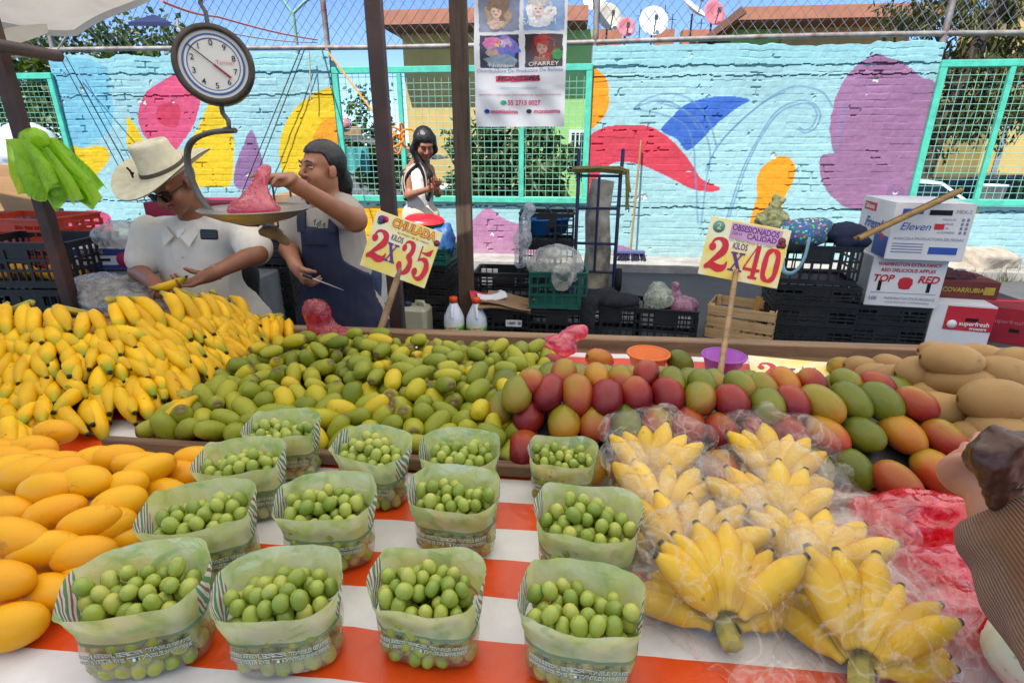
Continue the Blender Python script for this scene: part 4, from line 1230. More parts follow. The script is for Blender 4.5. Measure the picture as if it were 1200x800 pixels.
for row in range(ROWS):
    t = row/(ROWS-1)
    n = 34 if row < ROWS-1 else 31
    cur = []; size = random.choice((4, 5, 6))
    for k in range(n):
        s = (k + .5*(row % 2) + random.uniform(-.22, .22))/n
        s = min(max(s, .001), .999)
        B0, T0 = pl(base_c, s), pl(top_c, s)
        P = B0.lerp(T0, t)
        sl = (T0-B0).normalized()
        tang = (pl(base_c, min(1, s+.02)) - pl(base_c, max(0, s-.02))).normalized()
        nrm = tang.cross(sl).normalized()
        if nrm.z < 0: nrm = -nrm
        lift = random.gauss(.62, .10) if row else .3
        if row == ROWS-1: lift = random.gauss(.30, .1)
        d = (-sl*math.cos(lift) + nrm*math.sin(lift) + tang*random.gauss(0, .16)).normalized()
        # root of the banana lies inside the stack, tip comes out
        tip = P + nrm*.022 + Vector((0,0,random.uniform(-.010,.010)))
        root_p = tip - d*.15
        if row == ROWS-1: root_p = tip - d*.16 + Vector((0,0,.0))
        up = (nrm + sl*.2 + tang*random.gauss(0, .35)).normalized()
        if root_p.z < TZ+.02: root_p.z = TZ+.02
        cur.append((root_p, d, up))
        if len(cur) >= size or k == n-1:
            hand(cur, labels_hand[min(4, row*5//ROWS)], 'banana hands in the big stack')
            cur = []; size = random.choice((4, 5, 6))
# hands laid along the top and back of the stack
for k in range(14):
    s = (k+.5)/14; T0 = pl(top_c, s); cur = []
    dd = Vector((random.uniform(.1,.5), -1, -.10)).normalized()
    for j in range(5):
        cur.append((T0 + Vector((-.02+.04*(j-2), .19, -.03-.01*abs(j-2))), (dd+Vector((random.gauss(0,.08),0,random.gauss(0,.05)))).normalized(), Vector((0,0,1))))
    hand(cur, 'yellow banana hand lying flat on the back of the big banana stack', 'banana hands in the big stack')
# loose hands at the foot of the stack
cur = [(Vector((-1.391, 1.071, 0.830)) + Vector((.0,.0,.012*j)), Vector((.86-.06*j, -.35-.12*j, -.03)).normalized(), Vector((.2,.3,1)).normalized()) for j in range(3)]
hand(cur, 'loose pair of bananas lying on the cloth before the stack', 'loose bananas')
cur = [(Vector((-0.984, 1.230, 0.860)), (Vector((-1.017, 1.133, 0.830))-Vector((-0.984, 1.230, 0.860))).normalized(), Vector((.3,.2,1)).normalized()),
       (Vector((-1.042, 1.275, 0.830)), (Vector((-1.058, 1.142, 0.810))-Vector((-1.042, 1.275, 0.830))).normalized(), Vector((.3,.2,1)).normalized())]
hand(cur, 'pair of bananas lying against the first prickly pears', 'loose bananas')
m = MB(); m.prism([(1.30, TZ+.006), (1.70, TZ+.006), (1.70, TZ+.11), (1.45, TZ+.11)], -2.3, -1.40, 'yz')
tag(m.build('display_riser', black_pl, None, fixn=True), 'dark riser hidden inside the banana stack', 'display riser')

# ---- packing of loose round fruit
def pack(n, r, half, floor, keep, seed, it=140, z0=.16):
    g = np.random.default_rng(seed)
    P = np.zeros((n, 3)); P[:, :2] = keep(g, n); P[:, 2] = floor(P[:, 0], P[:, 1]) + r + g.random(n)*z0
    A = g.normal(size=(n, 3)); A[:, 2] *= .35; A /= np.linalg.norm(A, axis=1)[:, None]
    P0 = P.copy()
    for k in range(it):
        P[:, 2] -= .006*(1-k/it)
        S = np.concatenate([P - A*half, P + A*half])
        d = S[:, None] - S[None]; dist = np.sqrt((d**2).sum(-1)) + 1e-9
        ov = 2*r - dist; idx = np.arange(n)
        same = np.zeros((2*n, 2*n), bool); same[np.arange(2*n), np.arange(2*n)] = True; same[idx, idx+n] = True; same[idx+n, idx] = True
        ov[(ov < 0) | same] = 0
        mv = (d/dist[..., None]*ov[..., None]*.42).sum(1)
        mA, mB = mv[:n], mv[n:]
        P += np.clip((mA+mB)*.5, -.02, .02)
        A += (mB-mA)*2.0; A /= np.linalg.norm(A, axis=1)[:, None]
        for sgn in (-1, 1):
            q = P + sgn*A*half
            f = floor(q[:, 0], q[:, 1]) + r - q[:, 2]
            P[:, 2] += np.clip(f, 0, .03)
        P[:, :2] = keep.clip(P[:, :2])
    return P, A
class Region:
    """quadrilateral-ish region: x between two lines, y between two values"""
    def __init__(s, xl, xr, y0, y1): s.xl, s.xr, s.y0, s.y1 = xl, xr, y0, y1
    def __call__(s, g, n):
        y = s.y0 + (s.y1-s.y0)*g.random(n); return np.stack([s.xl(y) + (s.xr(y)-s.xl(y))*g.random(n), y], 1)
    def clip(s, q):
        y = np.clip(q[:, 1], s.y0, s.y1); return np.stack([np.clip(q[:, 0], s.xl(y), s.xr(y)), y], 1)

# prickly pears
def pear_mesh(Ls, r, lean):
    prof = [(0,.30),(.03,.55),(.10,.76),(.22,.92),(.38,1),(.55,1),(.70,.93),(.83,.80),(.92,.64),(.965,.50),(.985,.46),(.975,.30),(.955,.1)]
    m, al = sweep([((t-.5)*Ls, 0, lean*math.sin(t*math.pi)) for t, q in prof], [q*r for t, q in prof], 14)
    g = np.random.default_rng(int(Ls*1e4))
    m.v = [tuple(Vector(v_)*(1+.05*fbm(v_, 30, 2))) for v_ in m.v]
    me = m.mesh('prickly_pear'); al[:14*13] = [prof[i//14][0] for i in range(14*13)]
    for i in range(11*14, 13*14): al[i] = 1.0
    vfloat(me, 'along', al); return me
def pear_material(name, c0, c1, c2):
    m, nt, b = nodes_of(name)
    v = obj_vec(nt); at = N(nt, 'Attribute', attribute_name='along'); oi = N(nt, 'ObjectInfo')
    f = math_n(nt, 'ADD', math_n(nt, 'MULTIPLY', noise_tex(nt, 9, 3, v), .55), math_n(nt, 'MULTIPLY', oi.outputs['Random'], .5))
    c = ramp(nt, f, [(.2, c0), (.55, c1), (.85, c2)])
    vo = N(nt, 'TexVoronoi'); vo.inputs['Scale'].default_value = 55; L(nt, v, vo.inputs['Vector'])
    c = mix(nt, ramp(nt, vo.outputs['Distance'], [(.06, (.7,)*3), (.16, (0,0,0))]), c, tuple(x*.55 for x in c1))
    c = mix(nt, ramp(nt, at.outputs['Fac'], [(.90, (0,0,0)), (.97, (.6,)*3), (1, (.95,)*3)]), c, (.20,.15,.07))
    c = mix(nt, ramp(nt, noise_tex(nt, 26, 5, v, .7), [(.66, (0,0,0)), (.76, (.55,)*3)]), c, (.22,.17,.06))
    L(nt, c, b.inputs['Base Color']); b.inputs['Roughness'].default_value = .42; b.inputs['Specular IOR Level'].default_value = .3
    bump(nt, b, noise_tex(nt, 45, 3, v), .25, .003)
    return m
pear_green = pear_material('prickly_pear_green', (.19,.24,.03), (.33,.35,.04), (.46,.42,.04))
pear_yellow = pear_material('prickly_pear_yellow', (.38,.38,.03), (.56,.46,.03), (.62,.44,.04))
pear_me = {}
for key, mm in (('green', pear_green), ('yellow', pear_yellow)):
    pear_me[key] = []
    for (a, b_, c_) in ((.080,.0255,.002),(.074,.0265,.0),(.088,.0240,.004)):
        me = pear_mesh(a, b_, c_); me.materials.append(mm); pear_me[key].append(me)
def heap_floor(x, y):
    h = np.interp(y, [1.10, 1.16, 1.44, 1.80], [0, .012, .02, .0])
    h = h*np.clip((x+1.06)/.10, .15, 1)*np.clip((-.02-x)/.14, .3, 1)
    return TZ + .01 + h
reg = Region(lambda y: -1.04 + .02*(y-1.1) + .0*y, lambda y: -.12 + .10*(y-1.1), 1.105, 1.74)
P, A = pack(262, .0252, .0135, heap_floor, reg, 4)
for i in range(len(P)):
    key = 'yellow' if random.random() < .2 else 'green'
    d = Vector(A[i]); q = d.to_track_quat('X', 'Z').to_euler()
    if random.random() < .5: q = (-d).to_track_quat('X', 'Z').to_euler()
    o = link('prickly_pear', random.choice(pear_me[key]), None, None, P[i], q)
    f = random.uniform(.86, 1.08)*(1.05 if P[i][1] < 1.35 else .92); o.scale = (f*random.uniform(.92,1.08), f, f)
    lay = 'on the cloth edge' if P[i][2] < TZ+.07 else ('low on the slope' if P[i][2] < TZ+.13 else 'on the crest')
    wh = 'beside the banana stack' if P[i][0] < -.86 else ('against the red mangoes' if P[i][0] > -.22 else ('along the wooden batten' if P[i][1] < 1.2 else ('by the stall back rail' if P[i][1] > 1.6 else ('below the CHULADA card' if P[i][0] < -.5 else 'below the bleach bottles'))))
    tag(o, ('ripe yellow prickly pear ' if key == 'yellow' else 'green prickly pear ') + lay + ' of the heap ' + wh, 'prickly pear', 'heap of prickly pears')

# mangoes
def mango_mesh(Ls, w, h, beak=.12, name='mango'):
    n = 15; seg = 16; pts = []; rad = []
    for i in range(n):
        t = .5-.5*math.cos(math.pi*(.03+.94*i/(n-1))); q = max(0, 1-abs(2*t-1)**2.25)**.5*(1.06-.14*t)
        pts.append(((t-.5)*Ls, 0, beak*w*(t-.45)**2*(-1 if t > .45 else .3))); rad.append(max(.04, q)*w)
    m, al = sweep(pts, rad, seg, None, h/w)
    m.v = [tuple(Vector(v_)*(1+.035*fbm(v_, 22, 2))) for v_ in m.v]
    me = m.mesh(name); vfloat(me, 'along', al); return me
def mango_material(name, stops, dots=.35, rough=.34, patch=7, blemish=.5, dotcol=None):
    m, nt, b = nodes_of(name)
    v = obj_vec(nt); at = N(nt, 'Attribute', attribute_name='along'); oi = N(nt, 'ObjectInfo')
    tc = N(nt, 'TexCoord'); sx = N(nt, 'SeparateXYZ'); L(nt, tc.outputs['Object'], sx.inputs[0])
    f = math_n(nt, 'ADD', math_n(nt, 'MULTIPLY', noise_tex(nt, patch, 2, v, .45), .75), math_n(nt, 'MULTIPLY', oi.outputs['Random'], .35))
    f = math_n(nt, 'ADD', f, math_n(nt, 'MULTIPLY', sx.outputs['Z'], -3.0))
    f = math_n(nt, 'ADD', f, math_n(nt, 'MULTIPLY', sx.outputs['X'], 2.6))
    f = math_n(nt, 'SUBTRACT', f, .14)
    c = ramp(nt, f, stops)
    vo = N(nt, 'TexVoronoi'); vo.inputs['Scale'].default_value = 150; L(nt, v, vo.inputs['Vector'])
    c = mix(nt, ramp(nt, vo.outputs['Distance'], [(.12, (dots,)*3), (.22, (0,0,0))]), c, dotcol or (.62,.44,.22))
    c = mix(nt, ramp(nt, noise_tex(nt, 18, 6, v, .72), [(.60, (0,0,0)), (.75, (blemish,)*3)]), c, (.16,.085,.035))
    c = mix(nt, ramp(nt, at.outputs['Fac'], [(0, (.9,)*3), (.012, (.5,)*3), (.03, (0,0,0))]), c, (.05,.03,.02))
    L(nt, c, b.inputs['Base Color']); b.inputs['Roughness'].default_value = rough; b.inputs['Specular IOR Level'].default_value = .32
    b.inputs['Subsurface Weight'].default_value = .05; b.inputs['Subsurface Scale'].default_value = .01
    bump(nt, b, noise_tex(nt, 70, 4, v, .6), .22, .003)
    return m
red_m = mango_material('red_mango_skin', [(.0,(.26,.25,.03)),(.12,(.36,.24,.03)),(.24,(.38,.12,.03)),(.38,(.32,.035,.025)),(.6,(.20,.018,.026)),(1,(.12,.012,.025))], .12)
green_m = mango_material('green_mango_skin', [(.15,(.15,.18,.022)),(.45,(.23,.24,.03)),(.65,(.34,.22,.035)),(.85,(.30,.07,.035))], .15)
orange_m = mango_material('orange_mango_skin', [(.15,(.30,.25,.03)),(.38,(.48,.25,.03)),(.6,(.50,.10,.035)),(.9,(.30,.025,.03))], .12)
yel_m = mango_material('yellow_mango_skin', [(.15,(.80,.47,.014)),(.5,(.78,.40,.012)),(.9,(.68,.28,.010))], .08, .42, 6, .75)
tan_m = mango_material('mamey_skin', [(.15,(.36,.23,.095)),(.5,(.46,.30,.13)),(.9,(.53,.37,.17))], .2, .55, 10, .7, (.25,.15,.06))
mg = {}
for key, mm in (('red', red_m), ('green', green_m), ('orange', orange_m)):
    mg[key] = []
    for (a, w, h) in ((.106,.0400,.0385),(.100,.0405,.039),(.112,.0395,.038)):
        me = mango_mesh(a, w, h); me.materials.append(mm); mg[key].append(me)
ROW0 = [(-0.088, 1.106, 0.825), (0.643, 1.100, 0.825), (0.710, 1.050, 0.825), (0.821, 1.109, 0.825), (0.062, 1.046, 0.825), (0.145, 1.041, 0.825), (0.248, 1.052, 0.825), (0.351, 1.063, 0.825), (0.453, 1.074, 0.825), (0.556, 1.098, 0.825)]
ROW1 = [(-0.162, 1.357, 0.872), (-0.155, 1.222, 0.872), (-0.083, 1.188, 0.872), (0.004, 1.158, 0.872), (0.077, 1.162, 0.872), (0.150, 1.169, 0.872), (0.223, 1.177, 0.872), (0.295, 1.168, 0.872), (0.367, 1.155, 0.872), (0.448, 1.156, 0.872), (0.518, 1.151, 0.872), (0.603, 1.164, 0.872), (0.691, 1.177, 0.872), (0.781, 1.187, 0.872), (0.862, 1.168, 0.872)]
ROW2 = [(-0.113, 1.196, 0.925), (-0.037, 1.213, 0.925), (0.034, 1.206, 0.925), (0.104, 1.199, 0.925), (0.175, 1.221, 0.925), (0.253, 1.225, 0.925), (0.327, 1.218, 0.925), (0.396, 1.202, 0.925), (0.476, 1.197, 0.925), (0.535, 1.212, 0.925), (0.605, 1.215, 0.925), (0.684, 1.242, 0.925), (0.750, 1.244, 0.925), (0.825, 1.238, 0.925)]
ROW3 = [(-0.082, 1.226, 0.945), (-0.003, 1.282, 0.945), (0.084, 1.275, 0.945), (0.142, 1.260, 0.945), (0.208, 1.299, 0.945), (0.265, 1.257, 0.945), (0.339, 1.260, 0.945), (0.431, 1.259, 0.945), (0.478, 1.249, 0.945), (0.544, 1.286, 0.945), (0.609, 1.288, 0.945), (0.698, 1.308, 0.945), (0.763, 1.294, 0.945)]
BACK = [(0.118, 1.713, 0.820), (0.382, 1.718, 0.820), (-0.032, 1.645, 0.820), (0.900, 1.714, 0.820), (0.998, 1.703, 0.820)]
reds = 'red red red orange red green red green red red'.split()
for rows, word in ((ROW0, 'in the bottom row'), (ROW1, 'in the second row'), (ROW2, 'in the third row'), (ROW3, 'in the top row'), (BACK, 'set apart behind the pile')):
    for i, p in enumerate(rows):
        x = p[0]
        key = random.choices(('red','green','orange'), (.6,.25,.15) if x < .3 else (.38,.34,.28))[0]
        o = link('red_mango', random.choice(mg[key]), None, None, p)
        # blossom ends face the customer; long axis slants sideways further along
        yaw = R(-90) + R(random.uniform(-16, 16)) + R(38)*max(0, min(1, (x-.25)/.5))
        if word.startswith('set'): yaw = R(random.uniform(-30, 30))
        o.rotation_euler = (random.uniform(-.9, .9), R(random.uniform(5, 32)), yaw)
        f = random.uniform(.97, 1.05)*(.84 if rows is ROW3 else 1); o.scale = (f,)*3
        if rows is BACK: o.scale = (.95,)*3
        nm = {'red': 'dark red mango ', 'green': 'green blushed mango ', 'orange': 'orange blushed mango '}[key]
        wh = ' against the prickly pears' if x < .1 else (' behind the grape pouches' if x < .22 else (' behind the bagged bananas' if x < .55 else ' beside the mamey heap'))
        tag(o, nm + word + (' of the mango pile' + wh if not rows is BACK else ''), 'mango', 'pile of red and green mangoes')
# hidden lower layers that carry the rows
for (y, z, xs) in ((1.40, .87, 14),):
    for k in range(xs):
        o = link('red_mango', random.choice(mg['green']), None, None, (-.04+.076*k+random.uniform(-.01,.01), y, z+.02), (random.uniform(-3,3), 0, R(-90)))
        o.scale = (.9,)*3
        tag(o, 'green mango wedged inside the mango pile below the top row', 'mango', 'pile of red and green mangoes')

# yellow mangoes
ym = []
for (a, w, h) in ((.094,.030,.033),(.088,.032,.033),(.100,.030,.032)):
    me = mango_mesh(a, w, h, .35, 'yellow_mango'); me.materials.append(yel_m); ym.append(me)
Y0 = [(-0.955, 0.670, 0.818), (-0.819, 0.674, 0.818), (-0.814, 0.538, 0.818), (-0.813, 0.601, 0.818), (-0.817, 0.738, 0.818), (-0.813, 0.803, 0.818), (-0.816, 0.872, 0.818), (-0.831, 0.936, 0.818), (-0.827, 0.999, 0.818), (-0.810, 0.965, 0.818), (-0.775, 0.643, 0.818)]
Y1 = [(-0.856, 0.578, 0.862), (-0.858, 0.649, 0.862), (-0.837, 0.717, 0.862), (-0.828, 0.774, 0.862), (-0.861, 0.831, 0.862), (-0.855, 0.886, 0.862), (-1.009, 0.730, 0.862), (-0.926, 0.739, 0.862)]
Y2 = [(-0.903, 0.644, 0.885), (-0.995, 0.713, 0.885), (-0.969, 0.773, 0.885), (-0.869, 0.714, 0.885), (-0.916, 0.801, 0.885), (-1.050, 0.816, 0.885), (-1.106, 0.825, 0.885), (-0.991, 0.822, 0.885), (-0.922, 0.838, 0.885), (-0.879, 0.864, 0.885)]
Y3 = [(-1.223, 0.922, 0.840), (-1.148, 0.916, 0.840), (-1.083, 0.913, 0.840), (-1.032, 0.935, 0.840), (-0.981, 0.948, 0.840), (-0.915, 0.930, 0.840), (-0.862, 0.926, 0.840), (-1.209, 0.945, 0.840), (-1.072, 0.945, 0.840), (-1.014, 0.962, 0.840), (-1.142, 0.941, 0.840), (-1.274, 0.945, 0.840)]
done = []
for rows, word in ((Y0, 'at the edge of the yellow mango pile'), (Y1, 'on the slope of the yellow mango pile'), (Y2, 'on top of the yellow mango pile'), (Y3, 'in the back rows of the yellow mango pile')):
    for p in rows:
        if any((Vector(p)-Vector(q)).length < .046 for q in done): continue
        done.append(p)
        o = link('yellow_mango', random.choice(ym), None, None, p)
        yaw = random.uniform(5, 40) if rows is not Y0 else random.uniform(-15, 30)
        o.rotation_euler = (random.uniform(-.5, .5), R(random.uniform(-14, 14)), R(yaw))
        f = random.uniform(.92, 1.08); o.scale = (f*random.uniform(.98,1.22), f, f)
        tag(o, 'golden yellow mango ' + word, 'mango', 'pile of yellow mangoes')
for k in range(34):
    x, y = -1.30 + .10*(k % 6) + .03*(k//6 % 2) - .05*(k//6), .66 + .075*(k//6)
    z = TZ+.036 + (.03 if k % 2 else 0)
    if x > -.72 - .10*(k//6): continue
    o = link('yellow_mango', random.choice(ym), None, None, (x, y, z), (random.uniform(-.5,.5), 0, R(random.uniform(0, 40))))
    tag(o, 'golden yellow mango under the top of the yellow mango pile', 'mango', 'pile of yellow mangoes')

# mamey fruit
mm_ = []
for (a, w, h) in ((.150,.044,.044),(.135,.046,.044),(.168,.045,.043)):
    me = mango_mesh(a, w, h, .05, 'mamey_fruit'); me.materials.append(tan_m); mm_.append(me)
MA = [((0.979, 1.385, 0.985), 10, 1.0), ((0.943, 1.427, 0.930), 0, 1.02), ((1.004, 1.373, 0.930), 14, 1.05), ((1.115, 1.382, 0.950), 12, 1.1), ((0.992, 1.233, 0.945), 15, 1.15),
      ((0.957, 1.314, 0.880), 22, .95), ((1.010, 1.201, 0.880), 12, 1.15), ((0.921, 1.158, 0.840), 5, .95), ((1.077, 1.203, 0.900), 10, 1.1), ((0.903, 1.544, 0.870), 0, .85), ((1.258, 1.533, 0.930), 5, 1.0), ((1.246, 1.653, 0.900), 10, .9), ((1.244, 1.362, 0.930), 10, 1.1), ((1.208, 1.796, 0.860), 0, .8), ((1.062, 1.139, 0.850), 10, 1.1), ((0.933, 1.684, 0.840), -5, .8), ((1.011, 1.682, 0.850), 5, .8)]
words_m = ['topmost tan mamey fruit crowning the heap', 'round tan mamey fruit beside the topmost one', 'long tan mamey fruit directly under the topmost one']
for i, (p, a, s) in enumerate(MA):
    o = link('mamey_fruit', mm_[i % 3], None, None, p, (random.uniform(-1, 1), R(random.uniform(-6, 8)), R(-a)))
    o.scale = (s*.95, s, s)
    tag(o, words_m[i] if i < 3 else 'large tan mamey fruit in the heap beside the mangoes', 'mamey', 'heap of tan mamey fruit')
for (x, y, z) in [(.92+.155*i+.05*(j%2), 1.12+.088*j, .828+.03*min(j,2)) for i in range(5) for j in range(5)]:
    o = link('mamey_fruit', mm_[0], None, None, (x, y, z), (0, 0, R(-10)))
    tag(o, 'large tan mamey fruit in the lowest layer of the heap', 'mamey', 'heap of tan mamey fruit')

# ================================================================== BAGGED FRUIT
# printed band of the grape pouches
band_m = bpy.data.materials.new('printed_green_film'); band_m.use_nodes = True
nt = band_m.node_tree; nt.nodes.clear()
out = N(nt, 'OutputMaterial')
uvn = N(nt, 'UVMap', uv_map='UVMap'); su = N(nt, 'SeparateXYZ'); L(nt, uvn.outputs[0], su.inputs[0])
ov = obj_vec(nt)
vo = N(nt, 'TexVoronoi'); vo.inputs['Scale'].default_value = 34; L(nt, ov, vo.inputs['Vector'])
c = ramp(nt, vo.outputs['Distance'], [(.1, (.74,.80,.34)), (.5, (.62,.74,.27)), (.9, (.42,.60,.18))])
c = mix(nt, ramp(nt, noise_tex(nt, 26, 3, ov), [(.4, (0,0,0)), (.65, (.8,)*3)]), c, (.78,.82,.56))
lf = noise_tex(nt, 12, 2, ov, .5, 1.0)
c = mix(nt, ramp(nt, lf, [(.60, (0,0,0)), (.66, (.5,)*3)]), c, (.22,.46,.14))
# diagonal tricolour stripes at the two side folds (u = .0/.5)
uu = math_n(nt, 'PINGPONG', su.outputs['X'], .25)      # 0 at the folds u=0,.5,1
sm = math_n(nt, 'LESS_THAN', uu, .052)
ph = math_n(nt, 'FRACT', math_n(nt, 'ADD', math_n(nt, 'MULTIPLY', su.outputs['X'], 26.), math_n(nt, 'MULTIPLY', su.outputs['Y'], 1.6)))
st = ramp(nt, ph, [(0, (.04,.26,.14)), (.30, (.04,.26,.14)), (.32, (.82,.84,.82)), (.55, (.82,.84,.82)), (.57, (.22,.05,.09)), (.75, (.22,.05,.09)), (.77, (.80,.82,.80))])
st.node.color_ramp.interpolation = 'CONSTANT'
c = mix(nt, math_n(nt, 'MULTIPLY', sm, .85), c, st)
hem = math_n(nt, 'LESS_THAN', su.outputs['Y'], .10)
c = mix(nt, math_n(nt, 'MULTIPLY', hem, .8), c, (.07,.30,.15))
df = N(nt, 'BsdfDiffuse'); tl = N(nt, 'BsdfTranslucent'); tr = N(nt, 'BsdfTransparent'); gl = N(nt, 'BsdfGlossy'); gl.inputs['Roughness'].default_value = .18
L(nt, c, df.inputs[0]); L(nt, c, tl.inputs[0]); L(nt, mix(nt, .5, c, (1,1,1)), tr.inputs[0])
bp = N(nt, 'Bump'); bp.inputs['Strength'].default_value = .5; bp.inputs['Distance'].default_value = .006
L(nt, noise_tex(nt, 38, 3, ov, .5, 1.2), bp.inputs['Height']); L(nt, bp.outputs[0], gl.inputs['Normal']); L(nt, bp.outputs[0], df.inputs['Normal'])
m1 = N(nt, 'MixShader'); m1.inputs[0].default_value = .45; L(nt, df.outputs[0], m1.inputs[1]); L(nt, tl.outputs[0], m1.inputs[2])
m2 = N(nt, 'MixShader'); m2.inputs[0].default_value = .10; L(nt, m1.outputs[0], m2.inputs[1]); L(nt, tr.outputs[0], m2.inputs[2])
m3 = N(nt, 'MixShader'); m3.inputs[0].default_value = .10; L(nt, m2.outputs[0], m3.inputs[1]); L(nt, gl.outputs[0], m3.inputs[2])
L(nt, m3.outputs[0], out.inputs[0])

pouch_m = film('clear_pouch', (.985,.985,.96), .9, .14, .22, (.88,.88,.82), .06, 34, 1.0, .34)
ink_w = mat('white_ink', (.80,.82,.78), .5, .03)
ink_g = mat('green_ink', (.05,.22,.10), .5, .03)

grape_me = MB().lathe([(.0005,-.0125),(.005,-.0116),(.0087,-.0084),(.0107,-.0033),(.011,.0022),(.0098,.0072),(.0065,.0109),(.0029,.0125),(.0005,.0128)], 12).mesh('grape')
gm_, nt, b = nodes_of('green_grape_skin')
v = obj_vec(nt); oi = N(nt, 'ObjectInfo')
c = ramp(nt, math_n(nt, 'ADD', math_n(nt, 'MULTIPLY', noise_tex(nt, 60, 3, v), .5), math_n(nt, 'MULTIPLY', oi.outputs['Random'], .5)), [(.2, (.24,.32,.05)), (.55, (.40,.46,.10)), (.85, (.52,.50,.14))])
c = mix(nt, ramp(nt, noise_tex(nt, 130, 4, v, .7), [(.64, (0,0,0)), (.75, (.4,)*3)]), c, (.25,.16,.05))
L(nt, c, b.inputs['Base Color']); b.inputs['Roughness'].default_value = .25
b.inputs['Subsurface Weight'].default_value = .45; b.inputs['Subsurface Radius'].default_value = (.8,1,.3); b.inputs['Subsurface Scale'].default_value = .006
grape_me.materials.append(gm_)
stem_m = mat('grape_stem', (.25,.26,.07), .8, .2, 30)

def bag_section(v, seed, lean):
    """half width, half depth, height for level v in 0..1 (0 floor, .62 shoulder, 1 rim)"""
    W = np.interp(v, [0,.06,.3,.62,.85,1], [.070,.078,.082,.083,.088,.090])
    D_ = np.interp(v, [0,.06,.3,.62,.85,1], [.034,.043,.048,.048,.052,.055])
    return W, D_
def bag_point(u, v, seed, off=0.0):
    a = 2*math.pi*u
    W, D_ = bag_section(v, seed, 0)
    c_, s_ = math.cos(a), math.sin(a)
    e = .62
    x = W*math.copysign(abs(c_)**e, c_); y = D_*math.copysign(abs(s_)**(e*1.1), s_)
    H_ = .126 + .008*(y/.05) + .010*mnoise.noise(Vector((c_*1.6, s_*1.6, seed*3.1)))
    z = H_*v
    w = fbm((x*14+seed*5, y*14, z*20), 1.0, 3)
    k = .0055*w*(.4+v)
    # mouth pulled open into a loose hexagon
    op = max(0, (v-.62)/.38)
    y *= 1 + (.20 if s_ > 0 else .20)*op*(.6+.8*mnoise.noise(Vector((seed*2.7, c_*.8, 1.3))))
    x += .006*op*mnoise.noise(Vector((seed*4.1, s_*1.5, 2)))
    nx, ny = c_, s_
    return Vector((x + nx*(k+off), y + ny*(k+off), z))
def make_bag_meshes(seed):
    NU, NV = 64, 12
    def loft(v0, v1, nv, name, fold=False):
        vs = []; uv = []
        for j in range(nv):
            t = j/(nv-1)
            for i in range(NU+1):
                sg_ = math.sin(2*math.pi*i/NU)*.04 - .08
                lo_, hi_ = (v0 + sg_, v1) if fold else (v0, v1 + sg_)
                v_ = lo_+(hi_-lo_)*t
                vs.append(bag_point(i/NU, v_, seed)); uv.append((i/NU, t))
        fs = [(j*(NU+1)+i, j*(NU+1)+i+1, (j+1)*(NU+1)+i+1, (j+1)*(NU+1)+i) for j in range(nv-1) for i in range(NU)]
        m = MB(); m.add(vs, fs, True)
        if not fold:   # floor of the pouch
            n0 = len(m.v); m.v.append((0,0,.002)); uv.append((0,0))
            for i in range(NU): m.f.append((n0, i+1, i)); m.sm.append(True)
        me = m.mesh(name); ul = me.uv_layers.new(name='UVMap')
        for lp_ in me.loops: ul.data[lp_.index].uv = uv[lp_.vertex_index]
        return me
    pouch = loft(0, .64, 9, 'pouch'); pouch.materials.append(pouch_m)
    band = loft(.63, 1.0, 8, 'printed_band', True); band.materials.append(band_m)
    txt = []
    for (s_, v_, sz, mm, bd, of) in (('GREEN SEEDLESS TABLE GRAPES', .43, .0085, ink_w, .05, .003), ('RAISINS VERTS DE TABLE SANS PEPINS', .355, .0085, ink_w, .05, .003), ('GREEN SEEDLESS TABLE GRAPES', .43, .0085, ink_g, .0, .0038), ('RAISINS VERTS DE TABLE SANS PEPINS', .355, .0085, ink_g, .0, .0038)):
        me = text_mesh(s_, sz, bold=bd, width=.125)
        for q in me.vertices:
            u_ = .75 + q.co.x/.165*.34; p_ = bag_point(u_, v_ + q.co.y/.126, seed, of); q.co = p_
        me.materials.append(mm); txt.append(me)
    return pouch, band, txt
def grape_pack(seed, n=112):
    g = np.random.default_rng(seed); r = .0117
    P = np.stack([g.uniform(-.062,.062,n), g.uniform(-.026,.026,n), g.uniform(.01,.13,n)], 1)
    top = .116 + .006*g.random()
    tilt = g.uniform(-.12, .12)
    for k in range(160):
        P[:, 2] -= .0005*(1-k/160)
        d = P[:, None]-P[None]; dist = np.sqrt((d**2).sum(-1))+1e-9; ov = 2*r-dist; ov[ov < 0] = 0; np.fill_diagonal(ov, 0)
        P += np.clip((d/dist[..., None]*ov[..., None]*.4).sum(1), -.01, .01)
        # stay outside the tangled stems in the middle, inside the pouch
        q = (P - np.array([0,0,.058]))/np.array([.060,.023,.052]); l = np.sqrt((q**2).sum(1))+1e-6
        mk = l < 1; P[mk] = np.array([0,0,.058]) + q[mk]/l[mk][:, None]*np.array([.060,.023,.052])
        yl = np.where(P[:, 1] > 0, .038, .034); q2 = ((np.abs(P[:, 0])/.070)**2.8 + (np.abs(P[:, 1])/yl)**2.8)**(1/2.8)
        k2 = np.maximum(q2, 1); P[:, 0] /= k2; P[:, 1] /= k2
        P[:, 0] = np.clip(P[:, 0], -.070, .070); P[:, 1] = np.clip(P[:, 1], -.034, .039); P[:, 2] = np.clip(P[:, 2], r, top + tilt*P[:, 0])
    return P
bag_vars = [make_bag_meshes(s) for s in (1, 2, 3, 4)]
pack_vars = [grape_pack(s) for s in (11, 12, 13)]
